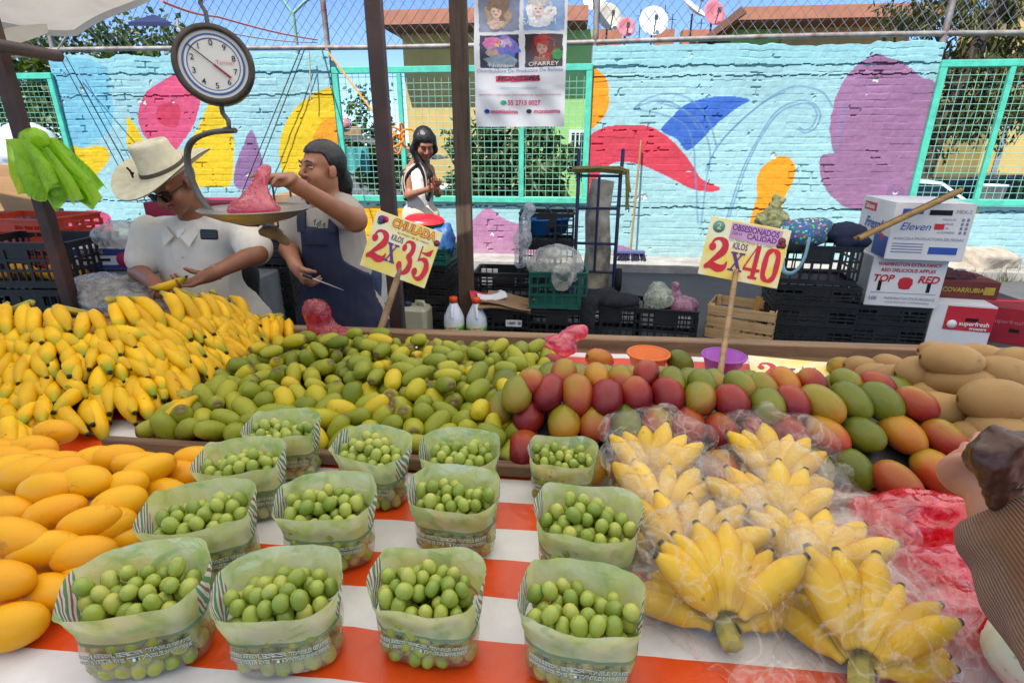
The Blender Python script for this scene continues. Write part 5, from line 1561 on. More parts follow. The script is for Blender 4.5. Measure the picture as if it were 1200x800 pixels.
BAGS = [((-0.626, 1.016, 0.800), 6, .96, 'behind the row beside the front batten, half opened'), ((-0.395, 0.948, 0.800), -18, .98, 'with its mouth slumped toward the prickly pears'), ((-0.209, 0.958, 0.800), 0, .98, 'set squarely below the prickly pears'),
        ((0.003, 0.990, 0.800), -4, .86, 'with a narrow upright mouth below the first red mango'), ((-0.637, 0.872, 0.800), 12, 1.0, 'leaning beside the yellow mango tip'), ((-0.411, 0.763, 0.800), 8, 1.0, 'in the middle row, mouth low and wide'),
        ((-0.191, 0.816, 0.800), 0, .98, 'in the middle row showing heaped grapes'), ((0.048, 0.762, 0.800), -8, 1.06, 'in the middle row beside the bagged bananas'), ((-0.609, 0.705, 0.800), 20, 1.06, 'twisted askew behind the corner bag'),
        ((-0.590, 0.542, 0.800), 18, 1.06, 'at the corner nearest the yellow mangoes'), ((-0.390, 0.563, 0.800), 14, 1.02, 'in the front row with its mouth pulled wide'), ((-0.186, 0.597, 0.800), -1, .98, 'in the front row showing a white stripe fold'), ((0.035, 0.582, 0.800), -6, 1.02, 'in the front row beside the bagged banana fan')]
for i, (p, a, s, lb) in enumerate(BAGS):
    z0 = TZ + .006
    rb = empty('grape_bag', (p[0], p[1], z0), R(a), 'open green printed pouch of grapes ' + lb, 'grape bag', 'open pouches of green grapes'); rb.scale = (s*.94, s*.94, s*1.06)
    po, bd, tx = bag_vars[i % 4]
    link('pouch', po, None, rb); link('printed_band', bd, None, rb)
    for k in range(4): link('lettering', tx[k], None, rb)
    gb = empty('grape_bunch', (p[0], p[1], z0+.004), R(a + (180 if i % 2 else 0)), 'green grapes inside the pouch ' + lb, 'grapes', 'green grapes in the pouches'); gb.scale = (s*.94, s*.94, s*1.06)
    st_ = MB()
    for k in range(7):
        st_.tube([(random.uniform(-.05,.05), random.uniform(-.01,.01), .04), (random.uniform(-.06,.06), random.uniform(-.02,.02), .09)], .0014, 5)
    st_.build('stem', stem_m, gb)
    for q in pack_vars[i % 3]:
        o = link('grape', grape_me, None, gb, tuple(q), (random.uniform(-.8,.8), random.uniform(-.8,.8), random.uniform(0,6)))
        f = random.uniform(.92, 1.16); o.scale = (f, f, f*random.uniform(.95,1.12))

# ---- small bananas in clear bags
sb_m = banana_material('small_banana_skin', .12, ((.66,.40,.012),(.78,.54,.03)), .5)
sb_me = [banana_mesh(.108, .0175, bd_) for bd_ in (.45, .7)]
for me in sb_me: me.materials.append(sb_m)
clear_bag = film('clear_bag', (.995,.995,.99), .92, .02, .09, (.92,.92,.9), .05, 26, 1.0, .28)
def fan(loc, rz, n, tilt, label, seed, spread=110, two=True):
    g = random.Random(seed)
    r = empty('small_banana_bunch', loc, rz, label, 'bananas', 'bagged bunches of small bananas'); r.scale = (1.18,)*3
    link('crown', crown_me, None, r, (0,0,.02), (0,0,0), (.9,.5,1))
    prims = []
    for lay in range(2 if two else 1):
        k_n = n if lay == 0 else n-1
        for k in range(k_n):
            a = R(-spread/2 + spread*k/(k_n-1) + g.uniform(-5,5))
            el = R(tilt*(.15 if lay == 0 else 1.0) + g.uniform(-4,4))
            d = Vector((math.sin(a)*math.cos(el), math.cos(a)*math.cos(el), math.sin(el)))
            p_ = Vector((math.sin(a)*.018, math.cos(a)*.018, .018 + .020*lay))
            up = Vector((0,0,1)); s_ = up.cross(d).normalized(); w_ = d.cross(s_)
            o = link('banana', sb_me[g.randrange(2)], None, r, p_, Matrix((d, s_, w_)).transposed().to_euler())
            f = g.uniform(.9, 1.15); o.scale = (f,)*3
            prims.append(cap(p_, p_ + d*.110*f, .021, .022, k=.03))
    return r, prims
def wrap_bag(loc, rz, prims, label, seed, tail):
    """clear bag clinging to the bunch with a loose twisted end"""
    t0 = Vector((0,-.01,.03)); 
    pr = list(prims) + [cap(t0, (tail[0], tail[1], .03), .03, .018, k=.05), ell((tail[0]*1.15, tail[1]*1.15, .03), (.05,.035,.022), k=.03)]
    me = implicit('film', pr, .009)
    displace(me, lambda p_: .004 + .0075*(fbm(p_ + Vector((seed, 0, 0)), 17, 3)) + .004*abs(fbm(p_ + Vector((seed, 3, 0)), 40, 2)))
    n_ = len(me.vertices)
    for v_ in me.vertices:
        if v_.co.z < .001: v_.co.z = .001
    me.materials.append(clear_bag)
    r = empty('clear_fruit_bag', loc, rz, label, 'plastic bag', 'clear bags of small bananas'); r.scale = (1.18,)*3
    link('film', me, None, r)
FANS = [((0.187, 0.984, 0.790), -8, 7, 42, 'tied below the red mangoes', 111), ((0.196, 0.868, 0.790), -8, 6, 25, 'with bruised brown bananas', 88), ((0.445, 1.005, 0.790), -15, 7, 42, 'under the green mangoes', 111),
        ((0.393, 0.848, 0.790), -5, 7, 38, 'in the middle of the bagged bananas', 118), ((0.213, 0.743, 0.790), -18, 7, 40, 'beside the middle grape pouch', 111), ((0.411, 0.740, 0.790), -20, 7, 35, 'next to the red plastic bags', 111),
        ((0.258, 0.647, 0.790), 4, 9, 48, 'with a wide spread fan and dark crown', 140), ((0.425, 0.597, 0.790), -25, 8, 45, 'at the front beside the white stripe', 118)]
for i, (p, a, n, tl_, lb, spd) in enumerate(FANS):
    loc = (p[0], p[1], TZ+.006)
    r, prims = fan(loc, R(a), n, tl_, 'fan of small yellow bananas ' + lb, 50+i, spd)
    wrap_bag(loc, R(a), prims, 'clear plastic bag around the small bananas ' + lb, i*7.3, ((.05, -.05), (-.06,-.04), (.09,.02), (.1,-.02), (-.05,-.06), (.1,.03), (0.02,-.07), (.1,-.03))[i])

# ---- red and pink plastic bags
red_film = film('red_film', (.95,.10,.14), .6, .85, .2, (.86,.025,.07), .12, 22, 1.0)
pink_film = film('pink_film', (.97,.40,.45), .6, .75, .2, (.90,.10,.19), .12, 24, 1.0)
def plastic(name, loc, prims, label, m_, seed, h=.008, amp=.012, fr=16, rz=0, cat='plastic bag', group='red plastic bags'):
    me = implicit('film', prims, h)
    displace(me, lambda p_: amp*fbm(p_+Vector((seed,0,0)), fr, 3) + amp*1.2*(.45-abs(fbm(Vector((p_.x+p_.y*.5, p_.y*1.1, p_.z*.45))+Vector((seed,5,0)), fr*1.5, 2))))
    me.materials.append(m_)
    o = link(name, me, None, None, loc, (0,0,rz))
    return tag(o, label, cat, group)
plastic('red_bag', (0.712, 0.904, 0.790), [ell((-.04,.03,.04),(.10,.055,.04),(0,.1,.4)), ell((.05,-.01,.05),(.10,.06,.045),(0,0,-.4)), cap((-.12,.05,.03),(.1,.02,.055),.02,.03)], 'crumpled red plastic bag bundle beside the corduroy sleeve', red_film, 3, .006)
plastic('red_bag', (0.674, 0.767, 0.800), [ell((0,0,.035),(.11,.045,.04),(0,0,-.35)), ell((.05,-.03,.03),(.08,.04,.035))], 'pink-red plastic bag folded over the crumpled bundle', pink_film, 13, .006)
plastic('red_bag', (0.661, 0.685, 0.790), [ell((0,0,.03),(.09,.06,.03),(0,0,-.5)), ell((.03,-.06,.025),(.06,.05,.025))], 'flat red plastic bag at the front of the bundle', red_film, 23, .006)
plastic('red_bag', (-0.021, 1.773, 0.800), [ell((0,0,.035),(.06,.045,.035)), cap((0,0,.04),(.045,.03,.085),.035,.02), cap((.04,.02,.07),(.075,.03,.085),.015,.02)], 'small pink plastic bag knotted behind the first mangoes', pink_film, 33, .006, .009, 15)
plastic('red_bag', (-0.889, 1.804, 0.820), [ell((.02,0,.02),(.075,.05,.03)), cap((0,0,.03),(-.02,.0,.11),.04,.045,k=.04)], 'gathered red plastic bag standing before the apron', film('red_clear', (.92,.35,.38), .8, .45, .15, (.70,.05,.10), .15, 30, 1.), 43, .006, .010, 14)
for o in bpy.data.objects:
    if o.name.startswith('red_bag'): o.location.z += -.0

# leafy printed bag in the front corner
plastic('produce_bag', (0.666, 0.615, 0.800), [ell((0,0,.05),(.07,.06,.06))], 'pale bag printed with green leaves at the table corner', pear_material('leaf_print', (.75,.76,.66), (.68,.72,.50), (.40,.52,.22)), 53, .006, .006, 20, cat='produce bag', group=None)

# ---- bowls
def bowl(loc, m_, label, r0=.046, r1=.064, h=.068):
    o = empty('plastic_bowl', loc, 0, label, 'bowl', 'plastic measuring bowls')
    MB().lathe([(.001,0),(r0,0),(r0+.003,.004),(r1,h-.004),(r1+.006,h-.004),(r1+.007,h),(r1-.002,h),(r0-.003,.006),(.001,.006)], 36).build('body', m_, o)
    q = MB()
    a = [i*2*math.pi/36 for i in range(37)]
    q.tube([((r1+.004)*math.cos(t), (r1+.004)*math.sin(t), h) for t in a], .004, 6, False); q.build('rim', m_, o)
bowl((0.274, 1.702, 0.785), mat('orange_plastic', (.72,.20,.015), .35, .06, 5), 'orange plastic bowl on the cloth behind the mangoes')
bowl((0.516, 1.706, 0.785), mat('purple_plastic', (.42,.10,.50), .35, .06, 5), 'purple plastic bowl beside the price stick')

# ================================================================== PROPS AROUND THE STALL
green_pl = mat('green_crate_plastic', (.015,.14,.105), .45, .2, 10, dirt=(.06,.11,.09), dirt_amt=.35)
orange_pl = mat('orange_crate_plastic', (.55,.07,.015), .45, .15, 10, dirt=(.30,.06,.02), dirt_amt=.4)
def crate(loc, rz, m_, label, w=.50, d=.34, h=.27, slots=9, rows=3, group='plastic crates'):
    """stacking produce crate: slotted sides, ribs, corner posts, rim"""
    r = empty('plastic_crate', loc, rz, label, 'crate', group)
    t = .014
    MB().box((0,0,t/2+.004), (w-.03,d-.03,t)).build('floor', m_, r)
    for ax, L_, o in ((0, w, d/2), (0, w, -d/2), (1, d, w/2), (1, d, -w/2)):
        s = MB()
        sg = 1 if o > 0 else -1; oo = o - sg*t/2
        def bx(c0, c1, z0, z1, th, push=0.0):
            c_, l_ = (c0+c1)/2, c1-c0
            p = oo + sg*push
            if ax == 0: s.box((c_, p, (z0+z1)/2), (l_, th, z1-z0))
            else: s.box((p, c_, (z0+z1)/2), (th, l_-2*t-.004, z1-z0))
        bx(-L_/2, L_/2, .006, .045, t*.6)
        bx(-L_/2, L_/2, h-.040, h-.006, t*.62)
        bx(-L_/2, L_/2, h-.012, h, t*1.5, .004)
        hh = (h-.085)/rows
        for k in range(1, rows): bx(-L_/2, L_/2, .045+hh*k-.007, .045+hh*k+.007, t*.9, .003)
        n = slots if ax == 0 else max(4, int(slots*d/w))
        for k in range(n+1):
            c_ = -L_/2 + L_*k/n
            wd = .009 if k % 3 else .02
            bx(max(-L_/2, c_-wd/2), min(L_/2, c_+wd/2), .045, h-.04, t*.5 if k % 3 else t*.8, 0 if k % 3 else .004)
        # solid hand panel in the middle upper part of long sides
        if ax == 0: bx(-w*.16, w*.16, h*.55, h-.04, t*.45)
        s.build('side_wall', m_, r)
    return r
def stack(loc, rz, n, m_, label, h=.27, w=.50, d=.34, step=None, group='plastic crates', names=None):
    step = step or h
    for k in range(n):
        wd = ['lowest', 'second', 'third', 'fourth', 'fifth', 'sixth', 'seventh'][k]
        crate((loc[0]+random.uniform(-.006,.006), loc[1], loc[2]+step*k), rz+R(random.uniform(-1,1)), m_, (names[k] if names else '%s %s' % (wd, label)), w, d, h, group=group)
# stack behind the woman
stack((-1.92, 3.25, 0), 0, 7, black_pl, 'black slatted crate up in the stack behind the woman', .145, .48, .36, .142, 'flat black crates behind the sellers')
# stack carrying the watermelon
stack((-1.22, 4.47, 0), R(-4), 4, black_pl, 'black crate up in the stack under the watermelon', .145, .50, .40, .14, 'flat black crates behind the sellers')
crate((-1.22, 4.47, .565), R(-4), green_pl, 'dark green crate under the halved watermelon', .50, .38, .14, group='plastic crates')
# row behind the back rail
crate((-.52, 4.32, 0), R(2), black_pl, 'black crate with a white tag under the flattened cardboard', .46, .36, .25)
crate((-.55, 4.72, .22), R(0), black_pl, 'black crate with an open cut-out rim behind the cardboard', .52, .36, .24)
crate((-.545, 4.74, 0), R(0), black_pl, 'black crate hidden under the cut-out rim crate', .5, .36, .215)
crate((-.075, 4.28, 0), R(1), black_pl, 'black crate under the green crate', .47, .36, .27)
crate((-.075, 4.28, .275), R(1), green_pl, 'green crate holding a clear plastic sack', .45, .34, .30, 7, 3)
crate((.36, 4.36, 0), R(-2), black_pl, 'black crate with a dark jacket thrown over it', .46, .40, .30)
crate((.80, 4.30, 0), R(-8), black_pl, 'black crate full of bagged scraps', .47, .38, .30)
# big stack by the fruit boxes
stack((1.92, 4.42, 0), R(-6), 3, black_pl, 'black crate in the stack under the flowered bag', .165, .60, .42, .162, 'black crates beside the fruit boxes')
crate((1.88, 4.45, .49), R(-6), black_pl, 'deep black crate holding the flowered bag', .60, .42, .30, 9, 3, 'black crates beside the fruit boxes')
stack((2.52, 4.50, 0), R(-5), 2, black_pl, 'black crate under the white apple cartons', .165, .52, .40, .162, 'black crates beside the fruit boxes')
# left side
crate((-3.05, 2.85, .74), R(4), black_pl, 'black slatted crate with yellow fruit inside beside the steel pole', .62, .42, .26, 14, 3, 'crates beside the banana stack')
crate((-3.05, 2.86, .47), R(4), black_pl, 'black crate below the one with yellow fruit', .62, .42, .265, 14, 3, 'crates beside the banana stack')
crate((-3.05, 2.86, .2), R(4), black_pl, 'lowest black crate beside the banana stack', .62, .42, .265, 14, 3, 'crates beside the banana stack')
crate((-3.50, 3.25, .92), R(-3), orange_pl, 'orange crate stacked behind the black crate', .62, .42, .15, 9, 2, 'crates beside the banana stack')
crate((-3.50, 3.25, .76), R(-3), orange_pl, 'lower orange crate stacked behind the black crate', .62, .42, .155, 9, 2, 'crates beside the banana stack')
tag(MB().box((0,0,.375), (1.5,.7,.75), bev=.01).build('storage_chest', mat('grey_chest', (.16,.17,.18), .7), None, (-3.6, 3.4, 0)), 'grey chest under the orange crates', 'chest')
tag(MB().box((0,0,.095), (1.0,.6,.19), bev=.01).build('pallet_base', timber, None, (-3.05, 2.86, 0)), 'low wooden base under the black crates', 'base')
for k in range(9):
    o = link('yellow_mango', random.choice(ym), None, None, (-3.25+.055*k, 2.76+.03*(k % 3), .79+.03*(k % 2)), (0,0,R(40*k)))
    tag(o, 'yellow mango inside the black crate by the steel pole', 'mango', 'fruit in the left crate')

# watermelon half
wm = empty('watermelon_half', (-1.186, 4.420, 0.873), R(8), 'halved watermelon with red flesh showing on the crate stack', 'watermelon')
m = MB(); m.lathe([(.001,-.085),(.10,-.07),(.15,-.035),(.165,-.008),(.165,0)], 28); o = m.build('rind', mat('melon_rind', (.06,.13,.04), .4, .4, 14), wm, (0,0,.045)); o.scale = (1.0,.7,1); o.rotation_euler = (R(14),R(4),0)
m = MB(); m.lathe([(.165,0),(.158,.006),(.15,.014),(.10,.03),(.001,.036)], 28); o = m.build('flesh', mat('melon_flesh', (.62,.03,.05), .3, .2, 14, .2, 40), wm, (0,0,.045)); o.scale = (1.0,.7,1); o.rotation_euler = (R(14),R(4),0)
o = implicit('film', [ell((0,0,0),(.13,.12,.17)), ell((.10,0,.02),(.06,.08,.16))], .012); displace(o, lambda p: .012*fbm(p, 12, 3)); 
o.materials.append(mat('blue_sack', (.05,.14,.36), .5, .2, 8)); tag(link('blue_sack', o, None, None, (-1.10, 4.42, .72)), 'blue and white sack slumped in the dark green crate', 'sack')
o = implicit('film', [ell((0,0,0),(.16,.13,.16))], .012); displace(o, lambda p: .015*fbm(p+Vector((4,0,0)), 11, 3))
o.materials.append(film('milky_film', (.95,.95,.95), .6, .7, .12, (.72,.74,.76), .2, 22, .8)); tag(link('milky_bag', o, None, None, (-1.28, 4.40, .70)), 'milky plastic bag beside the blue sack under the watermelon', 'plastic bag')

# jerrycan and bleach bottles
can = empty('jerrycan', (-1.245, 4.203, 0.000), R(-6), 'milky square jerrycan standing behind the prickly pears', 'jerrycan')
MB().box((0,0,.125), (.235,.19,.25), bev=.028).build('body', mat('milky_plastic', (.50,.48,.36), .35, .12, 5, sss=.2), can)
MB().lathe([(.001,.25),(.032,.25),(.032,.285),(.001,.288)], 18, (-.06,-.02,0)).build('cap', mat('navy_cap', (.02,.05,.12), .4), can)
MB().tube([(.0,0,.245),(.01,0,.285),(.07,0,.285),(.085,0,.245)], .015, 7).build('handle', mat('milky_plastic'), can)
bl_white = mat('bottle_white', (.74,.78,.84), .3, .05, 5); cap_o = mat('orange_cap', (.78,.13,.02), .35, .05)
lab_g, nt, b = nodes_of('bottle_label')
tc = N(nt, 'TexCoord').outputs['Object']; s_ = N(nt, 'SeparateXYZ'); L(nt, tc, s_.inputs[0])
L(nt, ramp(nt, math_n(nt, 'ADD', math_n(nt, 'MULTIPLY', s_.outputs['Z'], 6.0), math_n(nt, 'MULTIPLY', noise_tex(nt, 14, 3, tc), .5)), [(.25,(.80,.75,.05)),(.5,(.30,.55,.04)),(.8,(.10,.36,.05)),(1,(.75,.80,.60))]), b.inputs['Base Color']); b.inputs['Roughness'].default_value = .35
for i, (px, lb) in enumerate((((-0.908, 4.131, 0.000), 'white bleach bottle with orange cap beside the jerrycan'), ((-0.723, 4.130, 0.000), 'white bleach bottle with orange cap beside the cardboard'))):
    bo = empty('bleach_bottle', px, R(12*i), lb, 'bottle', 'bleach bottles behind the stall')
    MB().lathe([(.001,0),(.078,.002),(.083,.012),(.083,.17),(.078,.195),(.055,.25),(.032,.295),(.028,.31),(.001,.31)], 28).build('body', bl_white, bo)
    MB().lathe([(.001,.308),(.034,.308),(.034,.345),(.028,.352),(.001,.352)], 20).build('cap', cap_o, bo)
    MB().lathe([(.0845,.035),(.0845,.15)], 28).build('label', lab_g, bo)
    MB().box((.0,-.0865,.10), (.055,.004,.035), bev=.001).build('label_badge', mat('badge_red', (.6,.05,.04), .4), bo)
    put_text('CLORO', .03, ink_w, bo, (0,-.0895,.10), bold=.02)
    MB().tube([(0,-.035,.29),(0,-.075,.255),(0,-.083,.20)], .014, 8).build('handle', bl_white, bo)

# flattened cardboard
card = mat('cardboard', (.36,.24,.14), .9, .15, 8, .2, 80, dirt=(.26,.16,.09))
for i, (dx, dy, dz, w, d, a, c_, lb) in enumerate(((0,0,0,.42,.30,4,card,'lower flattened cardboard sheet on the tagged crate'), (.03,-.01,.02,.40,.28,-5,card,'upper flattened cardboard sheet on the tagged crate'), (-.16,.02,.045,.26,.24,18,mat('red_leaflet', (.60,.06,.09), .6),'red printed leaflet poking out of the cardboard'), (-.13,.06,.058,.24,.2,22,mat('white_paper', (.75,.75,.76), .7),'white paper sheet on top of the cardboard'))):
    m = MB(); m.sheet(14, 10, lambda u, w_: (w*(u-.5), d*(w_-.5), .018*math.sin(u*4+i)+.012*math.sin(w_*5+i*2)))
    m.sheet(14, 10, lambda u, w_: (w*(u-.5), d*(w_-.5), -.008+.018*math.sin(u*4+i)+.012*math.sin(w_*5+i*2)))
    tag(m.build('cardboard_sheet', c_, None, (-.50+dx, 4.22+dy, .285+dz), (R(5),R(3),R(a))), lb, 'cardboard')
tg = empty('crate_tag', (-.42, 4.13, .145), 0, 'white tag with black print on the crate front', 'tag')
MB().box((0,0,0), (.13,.003,.055)).build('plate', mat('white_paper'), tg); put_text('1880', .035, cable, tg, (-.02,-.003,.0), bold=.02); put_text('III', .035, cable, tg, (.045,-.003,0), bold=.03)

# clear sack, hanging bag, jacket, scraps
milky = film('milky_sack', (.96,.95,.92), .6, .62, .12, (.74,.71,.65), .2, 18, .9)
white_film = film('white_film', (.97,.97,.97), .6, .5, .14, (.80,.81,.83), .2, 24, .9)
def soft(name, loc, prims, label, m_, seed, h=.012, amp=.015, fr=11, cat='plastic bag', group=None, rz=0):
    me = implicit(name, prims, h); displace(me, lambda p: amp*fbm(p+Vector((seed,0,0)), fr, 3) + amp*.6*(.4-abs(fbm(Vector((p.x, p.y, p.z*.4))+Vector((seed,9,0)), fr*2.2, 2))))
    me.materials.append(m_); return tag(link(name, me, None, None, loc, (0,0,rz)), label, cat, group)
soft('plastic_sack', (-.09, 4.24, .60), [ell((0,0,.05),(.19,.13,.11)), ell((.08,-.05,.0),(.13,.12,.12)), ell((.05,-.17,-.05),(.09,.03,.11)), ell((-.12,0,.0),(.12,.1,.09))], 'milky clear sack bulging out of the green crate', milky, 2)
soft('plastic_bag', (-0.405, 4.700, 0.744), [cap((.03,0,.17),(0,0,-.02),.04,.075), cap((0,0,0),(-.01,0,-.22),.07,.05), cap((.03,0,.16),(.06,0,.24),.03,.05)], 'thin white plastic bag hanging behind the crates', white_film, 5, .01)
dark_cloth = mat('charcoal_cloth', (.018,.019,.025), .95, .3, 14, .4, 90)
soft('jacket', (.36, 4.28, .30), [ell((.02,0,.02),(.20,.15,.06)), cap((-.18,-.15,.04),(-.20,-.225,-.20),.06,.055), ell((-.05,.05,.05),(.12,.1,.05)), cap((-.15,-.1,.05),(0,0,.05),.06,.06)], 'dark jacket draped over the rim of a black crate', dark_cloth, 7, .012, .012, 10, 'jacket')
soft('plastic_bag', (.74, 4.28, .33), [ell((0,0,.02),(.13,.11,.085)), ell((-.02,.02,.09),(.07,.06,.05))], 'pale bag with green scraps in the last black crate', film('pale_scrap', (.95,.97,.92), .6, .6, .14, (.66,.70,.55), .2, 22, .9), 9)
soft('plastic_bag', (.92, 4.24, .31), [ell((0,0,.0),(.11,.09,.06)), cap((-.06,.02,.05),(-.07,.02,.15),.035,.03)], 'pink plastic bag beside the pale scrap bag', film('pink_clear', (.95,.7,.8), .6, .55, .15, (.74,.36,.50), .2, 24, .9), 11)

# blue bucket pair and gas ring stand
for i, (px, lb) in enumerate((((-0.291, 5.300, 0.741), 'blue plastic bucket beside the hanging white bag'), ((-0.131, 5.500, 0.723), 'blue plastic bucket with pink rim lining'))):
    q = empty('blue_bucket', px, 0, lb, 'bucket', 'blue buckets behind the crates')
    MB().lathe([(.001,-.06),(.10,-.06),(.125,.08),(.13,.08),(.13,.09),(.12,.09),(.095,-.05),(.001,-.05)], 24).build('body', mat('blue_bucket_plastic', (.03,.22,.50), .4, .1), q)
    MB().lathe([(.001,.05),(.116,.055)], 24).build('contents', mat('pink_cloth', (.70,.22,.22), .8), q)
    MB().tube([(.13*math.cos(a), .0, .085+.13*math.sin(a)) for a in [i_*math.pi/10 for i_ in range(11)]], .006, 6).build('handle', steel, q)
stack((-.22, 5.4, 0), 0, 3, black_pl, 'tall black crate of the stack under the blue buckets', .30, .52, .38, .295, 'crates under the blue buckets')

# hand truck leaning by the wall with cane on top
blue_st = mat('blue_painted_steel', (.035,.05,.13), .5, .25, 12, dirt=(.09,.06,.05), dirt_amt=.6, metal=.3)
ht = empty('hand_truck', (.28, 5.75, 0), R(-4), 'blue steel hand truck standing upright by the wall', 'hand truck')
for x in (-.21, .21): MB().tube([(x,0,.06),(x,.02,1.22),(x*1.05,.10,1.34),(x*1.05,.16,1.45)], .019, 8).build('upright', blue_st, ht)
for z in (.22,.52,.88,1.2): MB().tube([(-.21,.0+.02*z,z),(.21,.02*z,z)], .014, 8).build('crossbar', blue_st, ht)
MB().tube([(.0,.0,.22),(0,.02,1.2)], .014, 8).build('centre_bar', blue_st, ht)
MB().box((0,-.14,.03), (.46,.28,.012)).build('toe_plate', blue_st, ht)
for x in (-.26,.26): MB().lathe([(.03,-.03),(.11,-.035),(.125,-.02),(.125,.02),(.11,.035),(.03,.03)], 20, (x,.09,.125), 'x').build('wheel', rubber, ht)
tk = MB(); tk.tube([(0,0,0),(.02,0,.4),(-.01,.0,.8),(.03,0,1.15)], [.15,.14,.13,.12], 12)
tag(tk.build('log_board', mat('grey_bark', (.50,.45,.36), .95, .5, 5, .8, 14, bdist=.02, dirt=(.06,.05,.04), dirt_amt=.9), None, (.30, 5.95, 0)), 'pale split log standing behind the hand truck', 'log')
cn = MB()
for k in range(16):
    y0, z0 = random.uniform(-.05,.05), 1.21+random.uniform(0,.06)
    cn.tube([(-.26+random.uniform(-.03,.03), y0, z0), (0, y0, z0+.01), (.20, y0, z0+random.uniform(-.01,.02)), (.27+random.uniform(-.02,.02), y0-.02, z0-.02), (.29+random.uniform(-.02,.03), y0-.05, z0-.15-random.random()*.25)], .006, 5)
tag(cn.build('reed_bundle', mat('dry_reed', (.33,.27,.10), .85, .3, 20), None, (.28, 5.72, .02), (0,0,R(-4))), 'bundle of dry green reeds laid over the hand truck', 'reeds')
# broom
br = empty('broom', (0.784, 7.000, -0.042), 0, 'wooden broom with dark bristles leaning on the wall', 'broom')
br.location.z = .10
MB().tube([(0,0,.12),(.05,.2,1.45)], .013, 8).build('handle', wood('broom_wood', (.42,.24,.10), .6, 6, axis=2), br)
MB().box((.0,0,.11), (.36,.06,.045), bev=.01).build('head', mat('broom_head', (.12,.14,.3), .7), br)
m = MB()
for k in range(70):
    x = random.uniform(-.17,.17); m.tube([(x, random.uniform(-.02,.02), .1), (x*1.25, random.uniform(-.06,.04), 0.0)], .006, 4, False)
m.build('bristles', mat('dark_bristle', (.03,.03,.07), .9), br)["kind"] = "stuff"

# pine crate made of slats
pine = wood('pine_slat', (.52,.36,.19), .65, 5); pine_y = wood('pine_slat_across', (.50,.35,.19), .65, 5, axis=1)
pc = empty('slatted_wooden_crate', (1.44, 4.42, 0), R(-24), 'pale pine slatted crate standing before the black crates', 'wooden crate')
W_, D_, H_ = .50, .36, .29
for k in range(3):
    z = .05+.098*k
    for s in (-1, 1):
        MB().box((0, s*D_/2, z), (W_, .010, .075), (0,0,R(random.uniform(-.5,.5))), .001).build('slat', pine, pc)
        MB().box((s*W_/2, 0, z), (.010, D_-.012, .075), None, .001).build('slat', pine_y, pc)
for sx_ in (-1, 1):
    for sy_ in (-1, 1): MB().box((sx_*(W_/2-.03), sy_*(D_/2-.025), H_/2), (.035,.03,H_)).build('corner_post', pine, pc)
for k in range(4): MB().box((-.18+.12*k, 0, .012), (.10, D_-.03, .008)).build('floor_slat', pine_y, pc)
tag(MB().box((0,0,.17), (.05,.012,.34)).build('wood_offcut', wood('offcut', (.55,.33,.10), .7, 5, axis=2), None, (1.50, 4.42, .02), (R(6),R(8),R(-20))), 'orange wood offcut standing inside the pine crate', 'wood offcut')

# fruit cartons
cw = mat('white_carton', (.74,.73,.72), .7, .05, 5, dirt=(.6,.57,.52)); cr = mat('red_carton', (.42,.015,.04), .6, .15, 8); cb = mat('blue_print', (.05,.12,.42), .6, .1, 6)
rp = mat('red_print', (.58,.03,.05), .6, .1); gp = mat('grey_print', (.25,.27,.38), .7, .1); bp_ = mat('black_hole', (.012,.012,.014), .9)
def carton(loc, rz, w, d, h, m_, label, flaps=True, group='fruit cartons'):
    r = empty('fruit_carton', loc, rz, label, 'carton', group)
    MB().box((0,0,h/2), (w,d,h), None, .004).build('box', m_, r)
    if flaps:
        MB().box((-w*.0, 0, h+.003), (w*.998, d*.998, .005)).build('lid', m_, r)
    return r
def front(r, d, x0, x1, z0, z1, m_, name='print', off=.003): return MB().box(((x0+x1)/2, -d/2-off/2, (z0+z1)/2), (x1-x0, off, z1-z0)).build(name, m_, r)
a_ = carton((2.56, 4.46, .33), R(-7), .50, .36, .37, cw, 'white apple carton lettered TOP RED on the black crates')
put_text('WASHINGTON EXTRA FANCY', .036, rp, a_, (0,-.184,.325), width=.42, bold=.02); put_text('RED DELICIOUS APPLES', .036, rp, a_, (0,-.184,.28), width=.36, bold=.02)
put_text('TOP', .075, rp, a_, (-.15,-.184,.215), width=.14, bold=.03, shear=.2); put_text('RED', .075, rp, a_, (.15,-.184,.215), width=.14, bold=.03, shear=.2)
q = MB(); q.lathe([(.001,-.05),(.035,-.045),(.05,-.005),(.045,.03),(.02,.045),(.001,.035)], 16); o = q.build('apple_print', rp, a_, (0,-.181,.185)); o.scale = (1,.06,1)
for x in (-.17,.16): front(a_, .36, x-.012, x+.012, .12, .20, bp_, 'hand_hole')
front(a_, .36, -.22, .22, .105, .108, gp, 'printed_line'); put_text('100', .04, gp, a_, (-.2,-.184,.06), bold=.02); put_text('WASHINGTON STATE PRODUCE', .028, gp, a_, (.05,-.184,.065), width=.34); put_text('CONTROLLED ATMOSPHERE', .02, gp, a_, (.04,-.184,.035), width=.30)
b_ = carton((2.60, 4.50, .705), R(-7), .50, .62, .40, cw, 'tall white strawberry carton on top of the apple carton')
front(b_, .62, -.2, -.07, .33, .365, cb); front(b_, .62, -.03, .11, .325, .36, bp_, 'hand_hole', .004)
put_text('MEX-2', .035, gp, b_, (.18,-.314,.35)); put_text('Eleven', .075, cb, b_, (-.1,-.314,.24), shear=.3); front(b_, .62, .02, .08, .225, .265, rp)
for k in range(4): put_text(('MEDIUM','LARGE','XL','A SUPREME')[k], .022, gp, b_, (.10,-.314,.295-.03*k)); front(b_, .62, .18, .195, .285-.03*k, .305-.03*k, gp); front(b_, .62, .21, .225, .285-.03*k, .305-.03*k, gp)
